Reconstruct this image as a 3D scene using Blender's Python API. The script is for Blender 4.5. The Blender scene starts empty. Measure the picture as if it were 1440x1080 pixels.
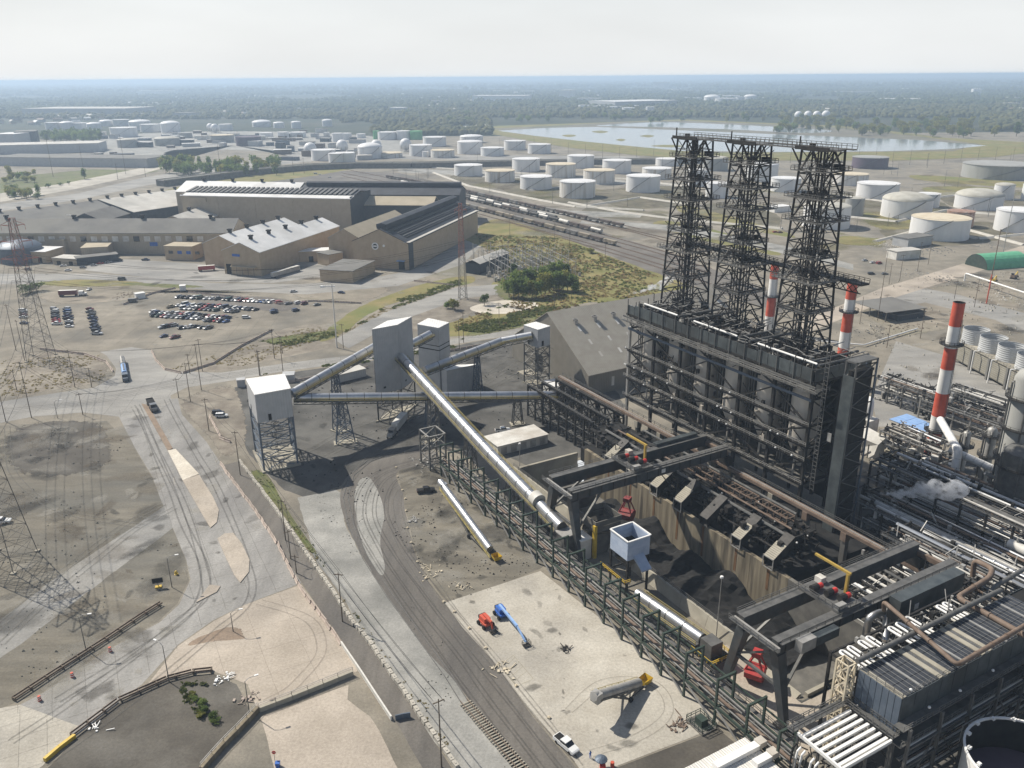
import bpy,bmesh,math,random
import numpy as np
from mathutils import Vector,Matrix
R_ = math.radians
rnd = random.Random(7)
S = bpy.context.scene
COL = S.collection
# ------------------------------------------------------------------ camera
CAM_H,FOC = 125.0,1165.0
PITCH,ROLL = R_(20.34),math.atan(11 / 1440)
_c,_s = math.cos,math.sin
FW = Vector((0,_c(PITCH),-_s(PITCH)))
_up0 = Vector((0,_s(PITCH),_c(PITCH)))
CR = Vector((1,0,0)) * _c(ROLL) - _up0 * _s(ROLL)
CU = Vector((1,0,0)) * _s(ROLL) + _up0 * _c(ROLL)
cd = bpy.data.cameras.new('camera')
cam = bpy.data.objects.new('camera',cd)
COL.objects.link(cam)
cd.sensor_fit = 'HORIZONTAL'
cd.sensor_width = 36.0
cd.lens = 36.0 * FOC / 1440
cd.clip_start,cd.clip_end = 1.0,120000.0
cam.matrix_world = Matrix(((CR.x,CU.x,-FW.x,0),(CR.y,CU.y,-FW.y,0),(CR.z,CU.z,-FW.z,CAM_H),(0,0,0,1)))
S.camera = cam
# ------------------------------------------------------------------ sky, sun, exposure
SUN_AZ,SUN_EL = -54.0,46.0        # clockwise from +Y (the view direction), above the horizon
w = bpy.data.worlds.new('World')
S.world = w
w.use_nodes = True
nt = w.node_tree
sky = nt.nodes.new('ShaderNodeTexSky')
sky.sky_type = 'NISHITA'
sky.sun_disc = False
sky.sun_elevation = R_(SUN_EL)
sky.sun_rotation = R_(SUN_AZ)
sky.altitude = 100
sky.air_density = 1.0
sky.dust_density = 1.2
sky.ozone_density = 1.0
bg = nt.nodes['Background']
SKY_K = 0.075
# pale veil of haze low in the sky, the same all round the horizon
tc_ = nt.nodes.new('ShaderNodeTexCoord'); sx_ = nt.nodes.new('ShaderNodeSeparateXYZ'); nt.links.new(tc_.outputs['Generated'],sx_.inputs[0])
rp_ = nt.nodes.new('ShaderNodeValToRGB')
rp_.color_ramp.interpolation = 'EASE'
rp_.color_ramp.elements[0].position,rp_.color_ramp.elements[0].color = 0.0,(.95,.95,.95,1)
rp_.color_ramp.elements[1].position,rp_.color_ramp.elements[1].color = .36,(.06,.06,.06,1)
nt.links.new(sx_.outputs[2],rp_.inputs[0])
mx_ = nt.nodes.new('ShaderNodeMix'); mx_.data_type = 'RGBA'
nt.links.new(rp_.outputs[0],mx_.inputs[0]); nt.links.new(sky.outputs[0],mx_.inputs[6])
mx_.inputs[7].default_value = (.755 / SKY_K,.77 / SKY_K,.775 / SKY_K,1)
# faint uneven veils of cloud
nz_ = nt.nodes.new('ShaderNodeTexNoise'); nz_.inputs['Scale'].default_value = 2.2; nz_.inputs['Detail'].default_value = 6
mpz = nt.nodes.new('ShaderNodeMapping'); mpz.inputs['Scale'].default_value = (1,1,5)
nt.links.new(tc_.outputs['Generated'],mpz.inputs[0]); nt.links.new(mpz.outputs[0],nz_.inputs['Vector'])
mrz = nt.nodes.new('ShaderNodeMapRange'); mrz.inputs['From Min'].default_value = .3; mrz.inputs['From Max'].default_value = .7; mrz.inputs['To Min'].default_value = .90; mrz.inputs['To Max'].default_value = 1.03
nt.links.new(nz_.outputs[0],mrz.inputs['Value'])
hsz = nt.nodes.new('ShaderNodeHueSaturation'); nt.links.new(mx_.outputs[2],hsz.inputs['Color']); nt.links.new(mrz.outputs[0],hsz.inputs['Value'])
nt.links.new(hsz.outputs[0],bg.inputs[0])
bg.inputs[1].default_value = SKY_K
sl = bpy.data.lights.new('sun','SUN')
sl.energy = 4.9
sl.angle = R_(0.53)
sl.color = (1.0,0.94,0.84)
sun = bpy.data.objects.new('sun',sl)
COL.objects.link(sun)
sd = Vector((_s(R_(SUN_AZ)) * _c(R_(SUN_EL)),_c(R_(SUN_AZ)) * _c(R_(SUN_EL)),_s(R_(SUN_EL))))
sun.rotation_euler = sd.to_track_quat('Z','Y').to_euler()
sun.location = sd * 500
S.view_settings.view_transform = 'Standard'
S.view_settings.look = 'None'
S.view_settings.exposure = 0.30
S.view_settings.gamma = 1.0
S.cycles.max_bounces = 5
S.cycles.diffuse_bounces = 2
S.cycles.glossy_bounces = 2
S.cycles.transmission_bounces = 2
S.cycles.volume_bounces = 2
S.cycles.transparent_max_bounces = 12
S.cycles.caustics_reflective = False
S.cycles.caustics_refractive = False
# ------------------------------------------------------------------ helpers
def at(px,py,z=0.0):
 """the point at height z that the photograph shows at pixel px, py"""
 d = FW + CR * ((px - 720) / FOC) - CU * ((py - 540) / FOC)
 t = (z - CAM_H) / d.z
 return Vector((d.x * t,d.y * t,z))
def proj(p):
 v = Vector(p) - Vector((0,0,CAM_H))
 d = v.dot(FW)
 return 720 + FOC * v.dot(CR) / d,540 - FOC * v.dot(CU) / d,d
def hgt(px,py,ytop,z=0.0):
 """height at which a vertical standing on pixel px, py reaches image row ytop"""
 g = at(px,py,z)
 lo,hi = z,400.0
 for _ in range(40):
  m = (lo + hi) / 2
  if proj((g.x,g.y,m))[1] > ytop: lo = m
  else: hi = m
 return lo
# the coker's own grid: u runs along it towards the camera, v away across it
UO = Vector((45.0,304.0,0))
UA = math.atan2(-.869,.495)
def W(u,v,z=0.0):
 return Vector((UO.x + u * .495 + v * .869,UO.y - u * .869 + v * .495,z))
def uvw(px,py,z=0.0):
 g = at(px,py,z) - UO
 return g.x * .495 - g.y * .869,g.x * .869 + g.y * .495
class MB:
 def __init__(s):
  s.v,s.f,s.m = [],[],[]
 def add(s,vs,fs,m=0):
  n = len(s.v)
  s.v.extend(tuple(v) for v in vs)
  s.f.extend(tuple(i + n for i in f) for f in fs)
  s.m.extend([m] * len(fs))
  return s
 def box(s,x0,x1,y0,y1,z0,z1,m=0):
  return s.add([(x0,y0,z0),(x1,y0,z0),(x1,y1,z0),(x0,y1,z0),(x0,y0,z1),(x1,y0,z1),(x1,y1,z1),(x0,y1,z1)],
  [(0,3,2,1),(4,5,6,7),(0,1,5,4),(1,2,6,5),(2,3,7,6),(3,0,4,7)],m)
 def cbox(s,x,y,z,sx,sy,sz,m=0):
  return s.box(x - sx / 2,x + sx / 2,y - sy / 2,y + sy / 2,z,z + sz,m)
 def bar(s,p,q,w=.3,h=None,m=0):
  p,q = Vector(p),Vector(q)
  d = q - p
  if d.length < 1e-5: return s
  d.normalize()
  a = d.cross(Vector((0,0,1)))
  if a.length < 1e-3: a = Vector((1,0,0))
  a.normalize()
  b = d.cross(a)
  a = a * (w / 2); b = b * ((h or w) / 2)
  vs = [p - a - b,p + a - b,p + a + b,p - a + b,q - a - b,q + a - b,q + a + b,q - a + b]
  return s.add(vs,[(3,2,1,0),(4,5,6,7),(0,1,5,4),(1,2,6,5),(2,3,7,6),(3,0,4,7)],m)
 def tube(s,pts,r,n=8,m=0,r2=None):
  pts = [Vector(p) for p in pts]
  k = len(pts)
  ref = Vector((0,0,1))
  d0 = (pts[1] - pts[0]).normalized()
  if abs(d0.z) > .9: ref = Vector((1,0,0))
  vs = []
  for i,p in enumerate(pts):
   d = (pts[min(i + 1,k - 1)] - pts[max(i - 1,0)]).normalized()
   a = d.cross(ref)
   if a.length < 1e-3: a = d.cross(Vector((0,1,0)))
   a.normalize(); b = d.cross(a)
   rr = r if r2 is None else r + (r2 - r) * i / (k - 1)
   for j in range(n):
    t = 2 * math.pi * j / n
    vs.append(p + a * (rr * _c(t)) + b * (rr * _s(t)))
  fs = []
  for i in range(k - 1):
   for j in range(n):
    a0,b0 = i * n + j,i * n + (j + 1) % n
    fs.append((a0,b0,b0 + n,a0 + n))
  fs.append(tuple(range(n))[::-1]); fs.append(tuple(range((k - 1) * n,k * n)))
  return s.add(vs,fs,m)
 def lathe(s,prof,n=24,m=0,x=0,y=0,cap=False):
  vs,fs = [],[]
  for r,z in prof:
   for j in range(n):
    t = 2 * math.pi * j / n
    vs.append((x + r * _c(t),y + r * _s(t),z))
  for i in range(len(prof) - 1):
   for j in range(n):
    a0,b0 = i * n + j,i * n + (j + 1) % n
    fs.append((a0,b0,b0 + n,a0 + n))
  if cap:
   fs.append(tuple(range(n))[::-1]); fs.append(tuple(range((len(prof) - 1) * n,len(prof) * n)))
  return s.add(vs,fs,m)
 def prism(s,poly,z0,z1,m=0):
  n = len(poly)
  vs = [(p[0],p[1],z0) for p in poly] + [(p[0],p[1],z1) for p in poly]
  fs = [tuple(range(n))[::-1],tuple(range(n,2 * n))] + [(i,(i + 1) % n,(i + 1) % n + n,i + n) for i in range(n)]
  return s.add(vs,fs,m)
 def extr(s,prof,axis,a,b,m=0):
  """profile (points across, up) swept along x or y from a to b"""
  n = len(prof)
  if axis == 'x': vs = [(a,p,z) for p,z in prof] + [(b,p,z) for p,z in prof]
  else: vs = [(p,a,z) for p,z in prof] + [(p,b,z) for p,z in prof]
  fs = [tuple(range(n))[::-1],tuple(range(n,2 * n))] + [(i,(i + 1) % n,(i + 1) % n + n,i + n) for i in range(n)]
  return s.add(vs,fs,m)
 def quad(s,a,b,c,d,m=0):
  return s.add([a,b,c,d],[(0,1,2,3)],m)
 def rail(s,pts,h=1.1,w=.06,step=2.0,m=0):
  """handrail: posts, top and mid rail along a polyline"""
  for p,q in zip(pts,pts[1:]):
   p,q = Vector(p),Vector(q)
   n = max(1,int((q - p).length / step))
   for zz in (h,h * .55):
    s.bar(p + Vector((0,0,zz)),q + Vector((0,0,zz)),w,w,m)
   for i in range(n + 1):
    c = p.lerp(q,i / n)
    s.bar(c,c + Vector((0,0,h)),w,w,m)
  return s
 def lattice(s,base,top,z0,z1,n,w=.3,bw=None,m=0,x=True):
  """tapering four-legged lattice; base/top half sizes (x, y)"""
  bw = bw or w * .6
  C = []
  for i in range(n + 1):
   t = i / n
   hx,hy = base[0] + (top[0] - base[0]) * t,base[1] + (top[1] - base[1]) * t
   z = z0 + (z1 - z0) * t
   C.append([Vector((sx * hx,sy * hy,z)) for sx,sy in ((-1,-1),(1,-1),(1,1),(-1,1))])
  for k in range(4):
   s.bar(C[0][k],C[n][k],w,w,m)
  for i in range(n + 1):
   for k in range(4):
    if i > 0: s.bar(C[i][k],C[i][(k + 1) % 4],bw,bw,m)
    if i < n:
     s.bar(C[i][k],C[i + 1][(k + 1) % 4],bw,bw,m)
     if x: s.bar(C[i][(k + 1) % 4],C[i + 1][k],bw,bw,m)
  return s
 def mesh(s,name,mats,smooth=False):
  me = bpy.data.meshes.new(name)
  me.from_pydata(s.v,[],s.f)
  for mt in (mats if isinstance(mats,(list,tuple)) else [mats]): me.materials.append(mt)
  if any(s.m): me.polygons.foreach_set('material_index',s.m)
  if smooth:
   me.polygons.foreach_set('use_smooth',[True] * len(me.polygons))
   me.set_sharp_from_angle(angle=R_(38))
  me.update()
  return me
 def build(s,name,mats,parent=None,loc=None,rz=0,smooth=False):
  return obj(name,s.mesh(name,mats,smooth),parent,loc,rz)
def obj(name,me,parent=None,loc=None,rz=0):
 o = bpy.data.objects.new(name,me)
 COL.objects.link(o)
 if parent: o.parent = parent
 if loc is not None: o.location = loc
 if rz: o.rotation_euler = (0,0,rz)
 return o
def tag(o,label,cat,group=None,kind=None):
 o['label'] = label; o['category'] = cat
 if group: o['group'] = group
 if kind: o['kind'] = kind
 return o
def thing(name,label,cat,loc=(0,0,0),rz=0.0,group=None):
 return tag(obj(name,None,None,loc,rz),label,cat,group)
def ct(name,label,cat,u,v,z=0.0,group=None,rz=0.0):
 return thing(name,label,cat,W(u,v,z),UA + rz,group)
def struct(o,label=None):
 o['kind'] = 'structure'
 if label: o['label'] = label
 return o
def kids(o): return KID.get(o.name,[])
def copy_tree(o,loc=None,rz=None,label=None,name=None,scale=None,pm=None):
 c = o.copy(); COL.objects.link(c)
 for ch in list(o.children):
  d = ch.copy(); COL.objects.link(d); d.parent = c
  for g in list(ch.children):
   e = g.copy(); COL.objects.link(e); e.parent = d
 if loc is not None: c.location = loc
 if rz is not None: c.rotation_euler = (0,0,rz)
 if label: c['label'] = label
 if scale: c.scale = (scale,) * 3 if not hasattr(scale,'__len__') else scale
 return c
# ------------------------------------------------------------------ materials
def mat(name,c,c2=None,rough=.75,metal=0.0,scale=.5,scale2=None,c3=None,stretch=None,rot=0.0,coords='world',bump=0.0,lo=.35,hi=.65,det=6.0,spec=.3,rnd_v=0.0,amt3=.6,fine=0.0):
 m = bpy.data.materials.new(name)
 m.use_nodes = True
 T = m.node_tree; N,L = T.nodes,T.links
 b = N['Principled BSDF']
 b.inputs['Roughness'].default_value = rough
 b.inputs['Metallic'].default_value = metal
 b.inputs['Specular IOR Level'].default_value = spec
 b.inputs['Base Color'].default_value = (*c,1)
 m.diffuse_color = (*c,1)
 if c2 is None and rnd_v == 0: return m
 if coords == 'world':
  g = N.new('ShaderNodeNewGeometry').outputs['Position']
 else:
  g = N.new('ShaderNodeTexCoord').outputs['Object']
 mp = N.new('ShaderNodeMapping'); L.new(g,mp.inputs[0])
 mp.inputs['Rotation'].default_value = (0,0,rot)
 if stretch: mp.inputs['Scale'].default_value = stretch
 def noise(sc,d=det,r=.62):
  n = N.new('ShaderNodeTexNoise')
  n.inputs['Scale'].default_value = sc; n.inputs['Detail'].default_value = d; n.inputs['Roughness'].default_value = r
  L.new(mp.outputs[0],n.inputs['Vector'])
  return n
 n1 = noise(scale)
 cr = N.new('ShaderNodeValToRGB')
 cr.color_ramp.elements[0].position,cr.color_ramp.elements[1].position = lo,hi
 cr.color_ramp.elements[0].color = (*c,1); cr.color_ramp.elements[1].color = (*(c2 or c),1)
 L.new(n1.outputs[0],cr.inputs[0])
 out = cr.outputs[0]
 if c3 is not None:
  n2 = noise(scale2 or scale * .2,5.0,.55)
  r2 = N.new('ShaderNodeValToRGB')
  r2.color_ramp.elements[0].position,r2.color_ramp.elements[1].position = .5,.66
  r2.color_ramp.elements[0].color = (0,0,0,1); r2.color_ramp.elements[1].color = (amt3,amt3,amt3,1)
  L.new(n2.outputs[0],r2.inputs[0])
  mx = N.new('ShaderNodeMix'); mx.data_type = 'RGBA'
  L.new(r2.outputs[0],mx.inputs[0]); L.new(out,mx.inputs[6]); mx.inputs[7].default_value = (*c3,1)
  out = mx.outputs[2]
 if fine:
  nf = N.new('ShaderNodeTexNoise'); nf.inputs['Scale'].default_value = 1.7; nf.inputs['Detail'].default_value = 5; nf.inputs['Roughness'].default_value = .75
  L.new(g,nf.inputs['Vector'])
  mr = N.new('ShaderNodeMapRange'); mr.inputs['From Min'].default_value = .3; mr.inputs['From Max'].default_value = .7; mr.inputs['To Min'].default_value = 1 - fine; mr.inputs['To Max'].default_value = 1 + fine
  L.new(nf.outputs[0],mr.inputs['Value'])
  nb = N.new('ShaderNodeTexNoise'); nb.inputs['Scale'].default_value = .018; nb.inputs['Detail'].default_value = 7; nb.inputs['Roughness'].default_value = .6
  L.new(g,nb.inputs['Vector'])
  mb_ = N.new('ShaderNodeMapRange'); mb_.inputs['From Min'].default_value = .35; mb_.inputs['From Max'].default_value = .65; mb_.inputs['To Min'].default_value = 1 - fine * .7; mb_.inputs['To Max'].default_value = 1 + fine * .7
  L.new(nb.outputs[0],mb_.inputs['Value'])
  mm = N.new('ShaderNodeMath'); mm.operation = 'MULTIPLY'; L.new(mr.outputs[0],mm.inputs[0]); L.new(mb_.outputs[0],mm.inputs[1])
  hv = N.new('ShaderNodeHueSaturation'); L.new(out,hv.inputs['Color']); L.new(mm.outputs[0],hv.inputs['Value']); out = hv.outputs[0]
 if rnd_v:
  oi = N.new('ShaderNodeObjectInfo')
  ml = N.new('ShaderNodeMath'); ml.operation = 'MULTIPLY_ADD'
  L.new(oi.outputs['Random'],ml.inputs[0]); ml.inputs[1].default_value = rnd_v; ml.inputs[2].default_value = 1 - rnd_v / 2
  hs = N.new('ShaderNodeHueSaturation'); L.new(out,hs.inputs['Color']); L.new(ml.outputs[0],hs.inputs['Value'])
  out = hs.outputs[0]
 L.new(out,b.inputs['Base Color'])
 if bump:
  bp = N.new('ShaderNodeBump'); bp.inputs['Strength'].default_value = bump; bp.inputs['Distance'].default_value = .15
  L.new(n1.outputs[0],bp.inputs['Height']); L.new(bp.outputs[0],b.inputs['Normal'])
 return m
def ribbed(name,c,c2,pitch=.6,axis=0,rough=.6,metal=0.0,strength=.5):
 """sheet-metal cladding: ribs as fine relief, blotchy weathering"""
 m = mat(name,c,c2,rough,metal,scale=.25,coords='object',det=4)
 T = m.node_tree; N,L = T.nodes,T.links
 tc = N.new('ShaderNodeTexCoord'); sp = N.new('ShaderNodeSeparateXYZ'); L.new(tc.outputs['Object'],sp.inputs[0])
 if axis == 3:
  ad = N.new('ShaderNodeMath'); ad.operation = 'ADD'; L.new(sp.outputs[0],ad.inputs[0]); L.new(sp.outputs[1],ad.inputs[1]); src = ad.outputs[0]
 else: src = sp.outputs[axis]
 ml = N.new('ShaderNodeMath'); ml.operation = 'MULTIPLY'; ml.inputs[1].default_value = 2 * math.pi / pitch; L.new(src,ml.inputs[0])
 sn = N.new('ShaderNodeMath'); sn.operation = 'SINE'; L.new(ml.outputs[0],sn.inputs[0])
 bp = N.new('ShaderNodeBump'); bp.inputs['Strength'].default_value = strength; bp.inputs['Distance'].default_value = .06
 L.new(sn.outputs[0],bp.inputs['Height']); L.new(bp.outputs[0],N['Principled BSDF'].inputs['Normal'])
 return m
# ------------------------------------------------------------------ the ground
from mathutils import noise as mnz
def crom(pts,k=4):
 n = len(pts); out = []
 for i in range(n):
  p0,p1,p2,p3 = (Vector(pts[(i + d) % n]) for d in (-1,0,1,2))
  for j in range(k):
   t = j / k
   out.append(.5 * ((2 * p1) + (p2 - p0) * t + (2 * p0 - 5 * p1 + 4 * p2 - p3) * t * t + (3 * p1 - p0 - 3 * p2 + p3) * t ** 3))
 return out
SHEETS = []
def sheet(name,pts,m,z,smooth=False,jit=0.0,label=None,world=False):
 P = [Vector((p[0],p[1],0)) if world else at(*p) for p in pts]
 if smooth: P = crom(P,5)
 if jit:
  Q = []
  for i,p in enumerate(P):
   q = P[(i + 1) % len(P)]
   n = max(1,min(30,int((q - p).length / 1.6)))
   for j in range(n):
    r = p.lerp(q,j / n)
    f = 1.6 if p.y < 400 else 3.0
    Q.append(r + Vector((sum(mnz.noise((r.x * w_,r.y * w_,1.3)) / (w_ * 12 + .5) for w_ in (.09,.3,1.0)),sum(mnz.noise((r.x * w_,r.y * w_,7.7)) / (w_ * 12 + .5) for w_ in (.09,.3,1.0)),0)) * jit * f)
  P = Q
 b = MB(); b.add([(p.x,p.y,0) for p in P],[tuple(range(len(P)))])
 o = b.build(name,m)
 if o.data.polygons[0].normal.z < 0:
  o.data.flip_normals()
 SHEETS.append((z,len(SHEETS),o))
 return struct(o,label)
def fading(m,op=1.0):
 """a thin layer whose rim wears away raggedly (vertex attribute 'cover')"""
 c = m.copy(); c.name = m.name + ' worn'; T = c.node_tree; N,L = T.nodes,T.links
 at_ = N.new('ShaderNodeAttribute'); at_.attribute_name = 'cover'
 ge = N.new('ShaderNodeNewGeometry'); nz = N.new('ShaderNodeTexNoise'); nz.inputs['Scale'].default_value = .35; nz.inputs['Detail'].default_value = 7; nz.inputs['Roughness'].default_value = .7
 L.new(ge.outputs['Position'],nz.inputs['Vector'])
 ad = N.new('ShaderNodeMath'); ad.operation = 'ADD'; L.new(at_.outputs['Fac'],ad.inputs[0]); L.new(nz.outputs[0],ad.inputs[1])
 mr = N.new('ShaderNodeMapRange'); mr.inputs['From Min'].default_value = .86 if op == 1 else .72; mr.inputs['From Max'].default_value = .94 if op == 1 else 1.3; mr.inputs['To Max'].default_value = op; L.new(ad.outputs[0],mr.inputs['Value'])
 tr = N.new('ShaderNodeBsdfTransparent'); mx = N.new('ShaderNodeMixShader')
 L.new(mr.outputs[0],mx.inputs[0]); L.new(tr.outputs[0],mx.inputs[1]); L.new(N['Principled BSDF'].outputs[0],mx.inputs[2]); L.new(mx.outputs[0],N['Material Output'].inputs['Surface'])
 return c
FADE = {}
def soft(name,pts,m,z,shrink=.62,label=None):
 if m.name not in FADE: FADE[m.name] = fading(m)
 P = crom([at(*p) for p in pts],5); n = len(P); c = sum(P,Vector()) / n
 b = MB(); b.add([(p.x,p.y,0) for p in P] + [(c.x + (p.x - c.x) * shrink,c.y + (p.y - c.y) * shrink,0) for p in P] + [(c.x,c.y,0)],
 [(i,(i + 1) % n,(i + 1) % n + n,i + n) for i in range(n)] + [(i + n,(i + 1) % n + n,2 * n) for i in range(n)])
 o = b.build(name,FADE[m.name])
 if o.data.polygons[0].normal.z < 0: o.data.flip_normals()
 o.data.attributes.new('cover','FLOAT','POINT').data.foreach_set('value',[0.0] * n + [1.0] * (n + 1))
 SHEETS.append((z,len(SHEETS),o))
 return struct(o,label)
G = {}
G['earth'] = mat('earth',(.20,.175,.135),(.27,.235,.185),.95,scale=.12,c3=(.15,.15,.10),scale2=.012,bump=.2,fine=.22)
G['gravel'] = mat('gravel',(.185,.165,.13),(.26,.232,.185),.95,scale=.10,c3=(.115,.11,.095),scale2=.03,bump=.2,fine=.22)
G['gravel2'] = mat('streaked gravel',(.128,.115,.09),(.20,.18,.142),.95,scale=.25,stretch=(.25,1,1),rot=R_(35),c3=(.11,.11,.10),scale2=.04,bump=.2,fine=.22)
G['dirt'] = mat('brown dirt',(.17,.145,.115),(.28,.25,.20),.95,scale=.14,c3=(.12,.105,.085),scale2=.04,bump=.2,fine=.22)
G['asphalt'] = mat('old asphalt',(.24,.23,.21),(.31,.298,.272),.9,scale=.12,c3=(.165,.165,.16),scale2=.05,stretch=(.4,1,1),rot=R_(60),fine=.22)
G['road2'] = mat('worn road',(.225,.217,.20),(.30,.288,.268),.9,scale=.2,stretch=(1,.22,1),rot=R_(25),c3=(.15,.145,.14),scale2=.06,fine=.22)
G['dark'] = mat('dark asphalt',(.066,.059,.049),(.10,.09,.074),.9,scale=.12,c3=(.16,.15,.13),scale2=.05,fine=.22)
G['haul'] = mat('haul road',(.122,.111,.097),(.165,.151,.132),.95,scale=.3,stretch=(1,.12,1),rot=R_(24),c3=(.09,.085,.08),scale2=.05,fine=.22)
G['coal'] = mat('coke dust yard',(.06,.058,.052),(.115,.11,.10),.95,scale=.10,c3=(.17,.165,.15),scale2=.04,bump=.2,fine=.22)
G['shoulder'] = mat('pale crushed stone',(.24,.235,.215),(.34,.33,.30),.95,scale=.12,c3=(.16,.16,.145),scale2=.045,bump=.2,fine=.22)
G['concrete'] = mat('concrete',(.36,.33,.275),(.44,.41,.35),.85,scale=.12,c3=(.27,.25,.215),scale2=.05,fine=.22)
G['tan'] = mat('tan concrete',(.33,.285,.23),(.42,.365,.30),.9,scale=.09,c3=(.26,.23,.195),scale2=.035,fine=.22)
G['brown'] = mat('brown gravel',(.22,.165,.12),(.27,.205,.15),.95,scale=.2,c3=(.17,.14,.11),scale2=.08,fine=.22)
G['grass'] = mat('dry grass',(.15,.15,.045),(.245,.20,.085),.95,scale=.06,c3=(.085,.115,.03),scale2=.018,bump=.4,fine=.22)
G['weeds'] = mat('green weeds',(.09,.115,.033),(.15,.145,.06),.95,scale=.15,c3=(.16,.135,.09),scale2=.05,bump=.4,fine=.22)
G['ballast'] = mat('rail ballast',(.12,.108,.095),(.175,.16,.14),.95,scale=.05,c3=(.12,.115,.10),scale2=.012,fine=.22)
G['white_gravel'] = mat('white gravel',(.50,.45,.37),(.62,.57,.48),.95,scale=.12,fine=.22)
G['woods'] = mat('woodland floor',(.018,.030,.014),(.045,.05,.024),.95,scale=.012,c3=(.09,.085,.06),scale2=.0022)
G['mud'] = mat('mud flat',(.13,.12,.09),(.20,.18,.135),.95,scale=.02,c3=(.09,.10,.05),scale2=.006)
G['paint'] = mat('faded paint',(.5,.46,.30),(.40,.36,.26),.9,scale=1.5,fine=.22)
# the ground is left open where the coke pit is sunk into it
PU0,PU1,PV0,PV1,PZ = 27.0,148.0,-66.0,-40.0,-8.0
_pit = [W(PU0,PV0),W(PU0,PV1),W(PU1,PV1),W(PU1,PV0)]      # left-front, left-back, right-back, right-front
_pit = sorted(_pit,key=lambda p: math.atan2(p.y - W(87,-53).y,p.x - W(87,-53).x))
_out = [(-60000,-400,0),(60000,-400,0),(60000,90000,0),(-60000,90000,0)]
b = MB(); b.add(_out + [tuple(p) for p in _pit],[])
_near = [min(range(4),key=lambda k: abs(((math.atan2(_out[i][1] - 200,_out[i][0] - 40)) - math.atan2(_pit[k].y - W(87,-53).y,_pit[k].x - W(87,-53).x) + math.pi) % (2 * math.pi) - math.pi)) for i in range(4)]
b.f = [(0,1,5,4),(1,2,6,5),(2,3,7,6),(3,0,4,7)]; b.m = [0] * 4
GROUND = struct(b.build('ground',G['gravel']),'grey gravel and dust ground of the refinery district')
struct(MB().add([(-60000,1950,.10),(60000,1950,.10),(60000,90000,.10),(-60000,90000,.10)],[(0,1,2,3)]).build('woodland_floor',G['woods']),'distant wooded plain running to the horizon')
# ponds and the dike round them
water = bpy.data.materials.new('pond water'); water.use_nodes = True
wb = water.node_tree.nodes['Principled BSDF']
wb.inputs['Base Color'].default_value = (.24,.265,.275,1); wb.inputs['Roughness'].default_value = .12; wb.inputs['IOR'].default_value = 1.33
n_ = water.node_tree.nodes.new('ShaderNodeTexNoise'); n_.inputs['Scale'].default_value = .5
g_ = water.node_tree.nodes.new('ShaderNodeNewGeometry'); bp_ = water.node_tree.nodes.new('ShaderNodeBump')
bp_.inputs['Strength'].default_value = .12
water.node_tree.links.new(g_.outputs['Position'],n_.inputs['Vector']); water.node_tree.links.new(n_.outputs[0],bp_.inputs['Height']); water.node_tree.links.new(bp_.outputs[0],wb.inputs['Normal'])
sheet('grassy_bank',[(640,183),(700,177),(860,172),(960,168),(1200,178),(1330,194),(1440,200),(1440,216),(1400,221),(1260,226),(1000,226),(900,219),(800,208),(700,190)],G['grass'],.14,label='dike of dry grass round the settling ponds')
sheet('mud_flat',[(690,181),(780,177),(870,172),(960,170),(1160,178),(1300,193),(1380,203),(1340,213),(1200,214),(1000,215),(930,208),(820,196),(740,188)],G['mud'],.18)
sheet('pond',[(700,184),(770,180),(835,178.5),(900,181),(1080,188.5),(1290,197),(1388,205),(1335,210),(1240,213),(1080,214),(960,212.4),(900,207),(820,199),(750,191)],water,.22,False,label='large shallow settling pond beyond the derricks')
sheet('pond',[(838,177),(880,174),(930,172),(1000,174),(1100,179),(1170,184),(1130,187),(1020,182),(930,179),(880,178)],water,.22,True,label='narrow far pond behind the grassy strip')
for x0,x1,y in ((790,810,191),(832,855,185.5),(900,920,191.5),(866,880,197),(915,960,205.5),(1050,1075,200)):
 sheet('mud_bar',[(x0,y),((x0 + x1) / 2,y - 1.6),(x1,y - .3),(x1 - 4,y + 1.4),((x0 + x1) / 2,y + 1.9)],G['grass'],.26,True,.5)
# rail yard, grassland
sheet('rail_yard',[(330,262),(470,240),(560,243),(640,262),(700,280),(800,312),(930,352),(1100,415),(1100,440),(920,384),(840,352),(700,303),(640,288),(560,268),(480,262)],G['ballast'],.03,label='ballast of the rail yard')
sheet('grass_field',[(668,328),(700,308),(780,330),(850,358),(925,385),(1000,418),(960,440),(830,425),(745,455),(690,466),(625,474),(600,462),(640,452),(720,425),(690,400),(730,380),(700,350)],G['grass'],.05,True,.8,'field of dry grass and weeds beside the rail yard')
soft('grass_verge',[(690,398),(800,388),(815,400),(760,418),(705,428)],G['weeds'],.065,.55)
sheet('grass_verge',[(470,455),(520,425),(600,398),(660,388),(662,398),(600,412),(530,436),(480,470),(450,480)],G['grass'],.05,True,.5)
soft('grass_verge',[(640,478),(700,446),(760,428),(790,430),(760,448),(735,462)],G['weeds'],.065,.55)
sheet('white_gravel_patch',[(660,433),(700,423),(745,424),(757,431),(720,440),(682,441)],G['white_gravel'],.08,True,.5,'patch of white gravel by the trees')
sheet('grass_verge',[(230,268),(320,246),(480,228),(520,233),(450,246),(330,262),(260,272)],G['grass'],.05,False,.5)
sheet('grass_verge',[(0,250),(130,238),(225,240),(120,262),(0,280)],G['weeds'],.05,False,.6)
soft('grass_verge',[(365,478),(440,466),(470,464),(474,475),(420,484),(380,486)],G['weeds'],.05,.55)
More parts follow.
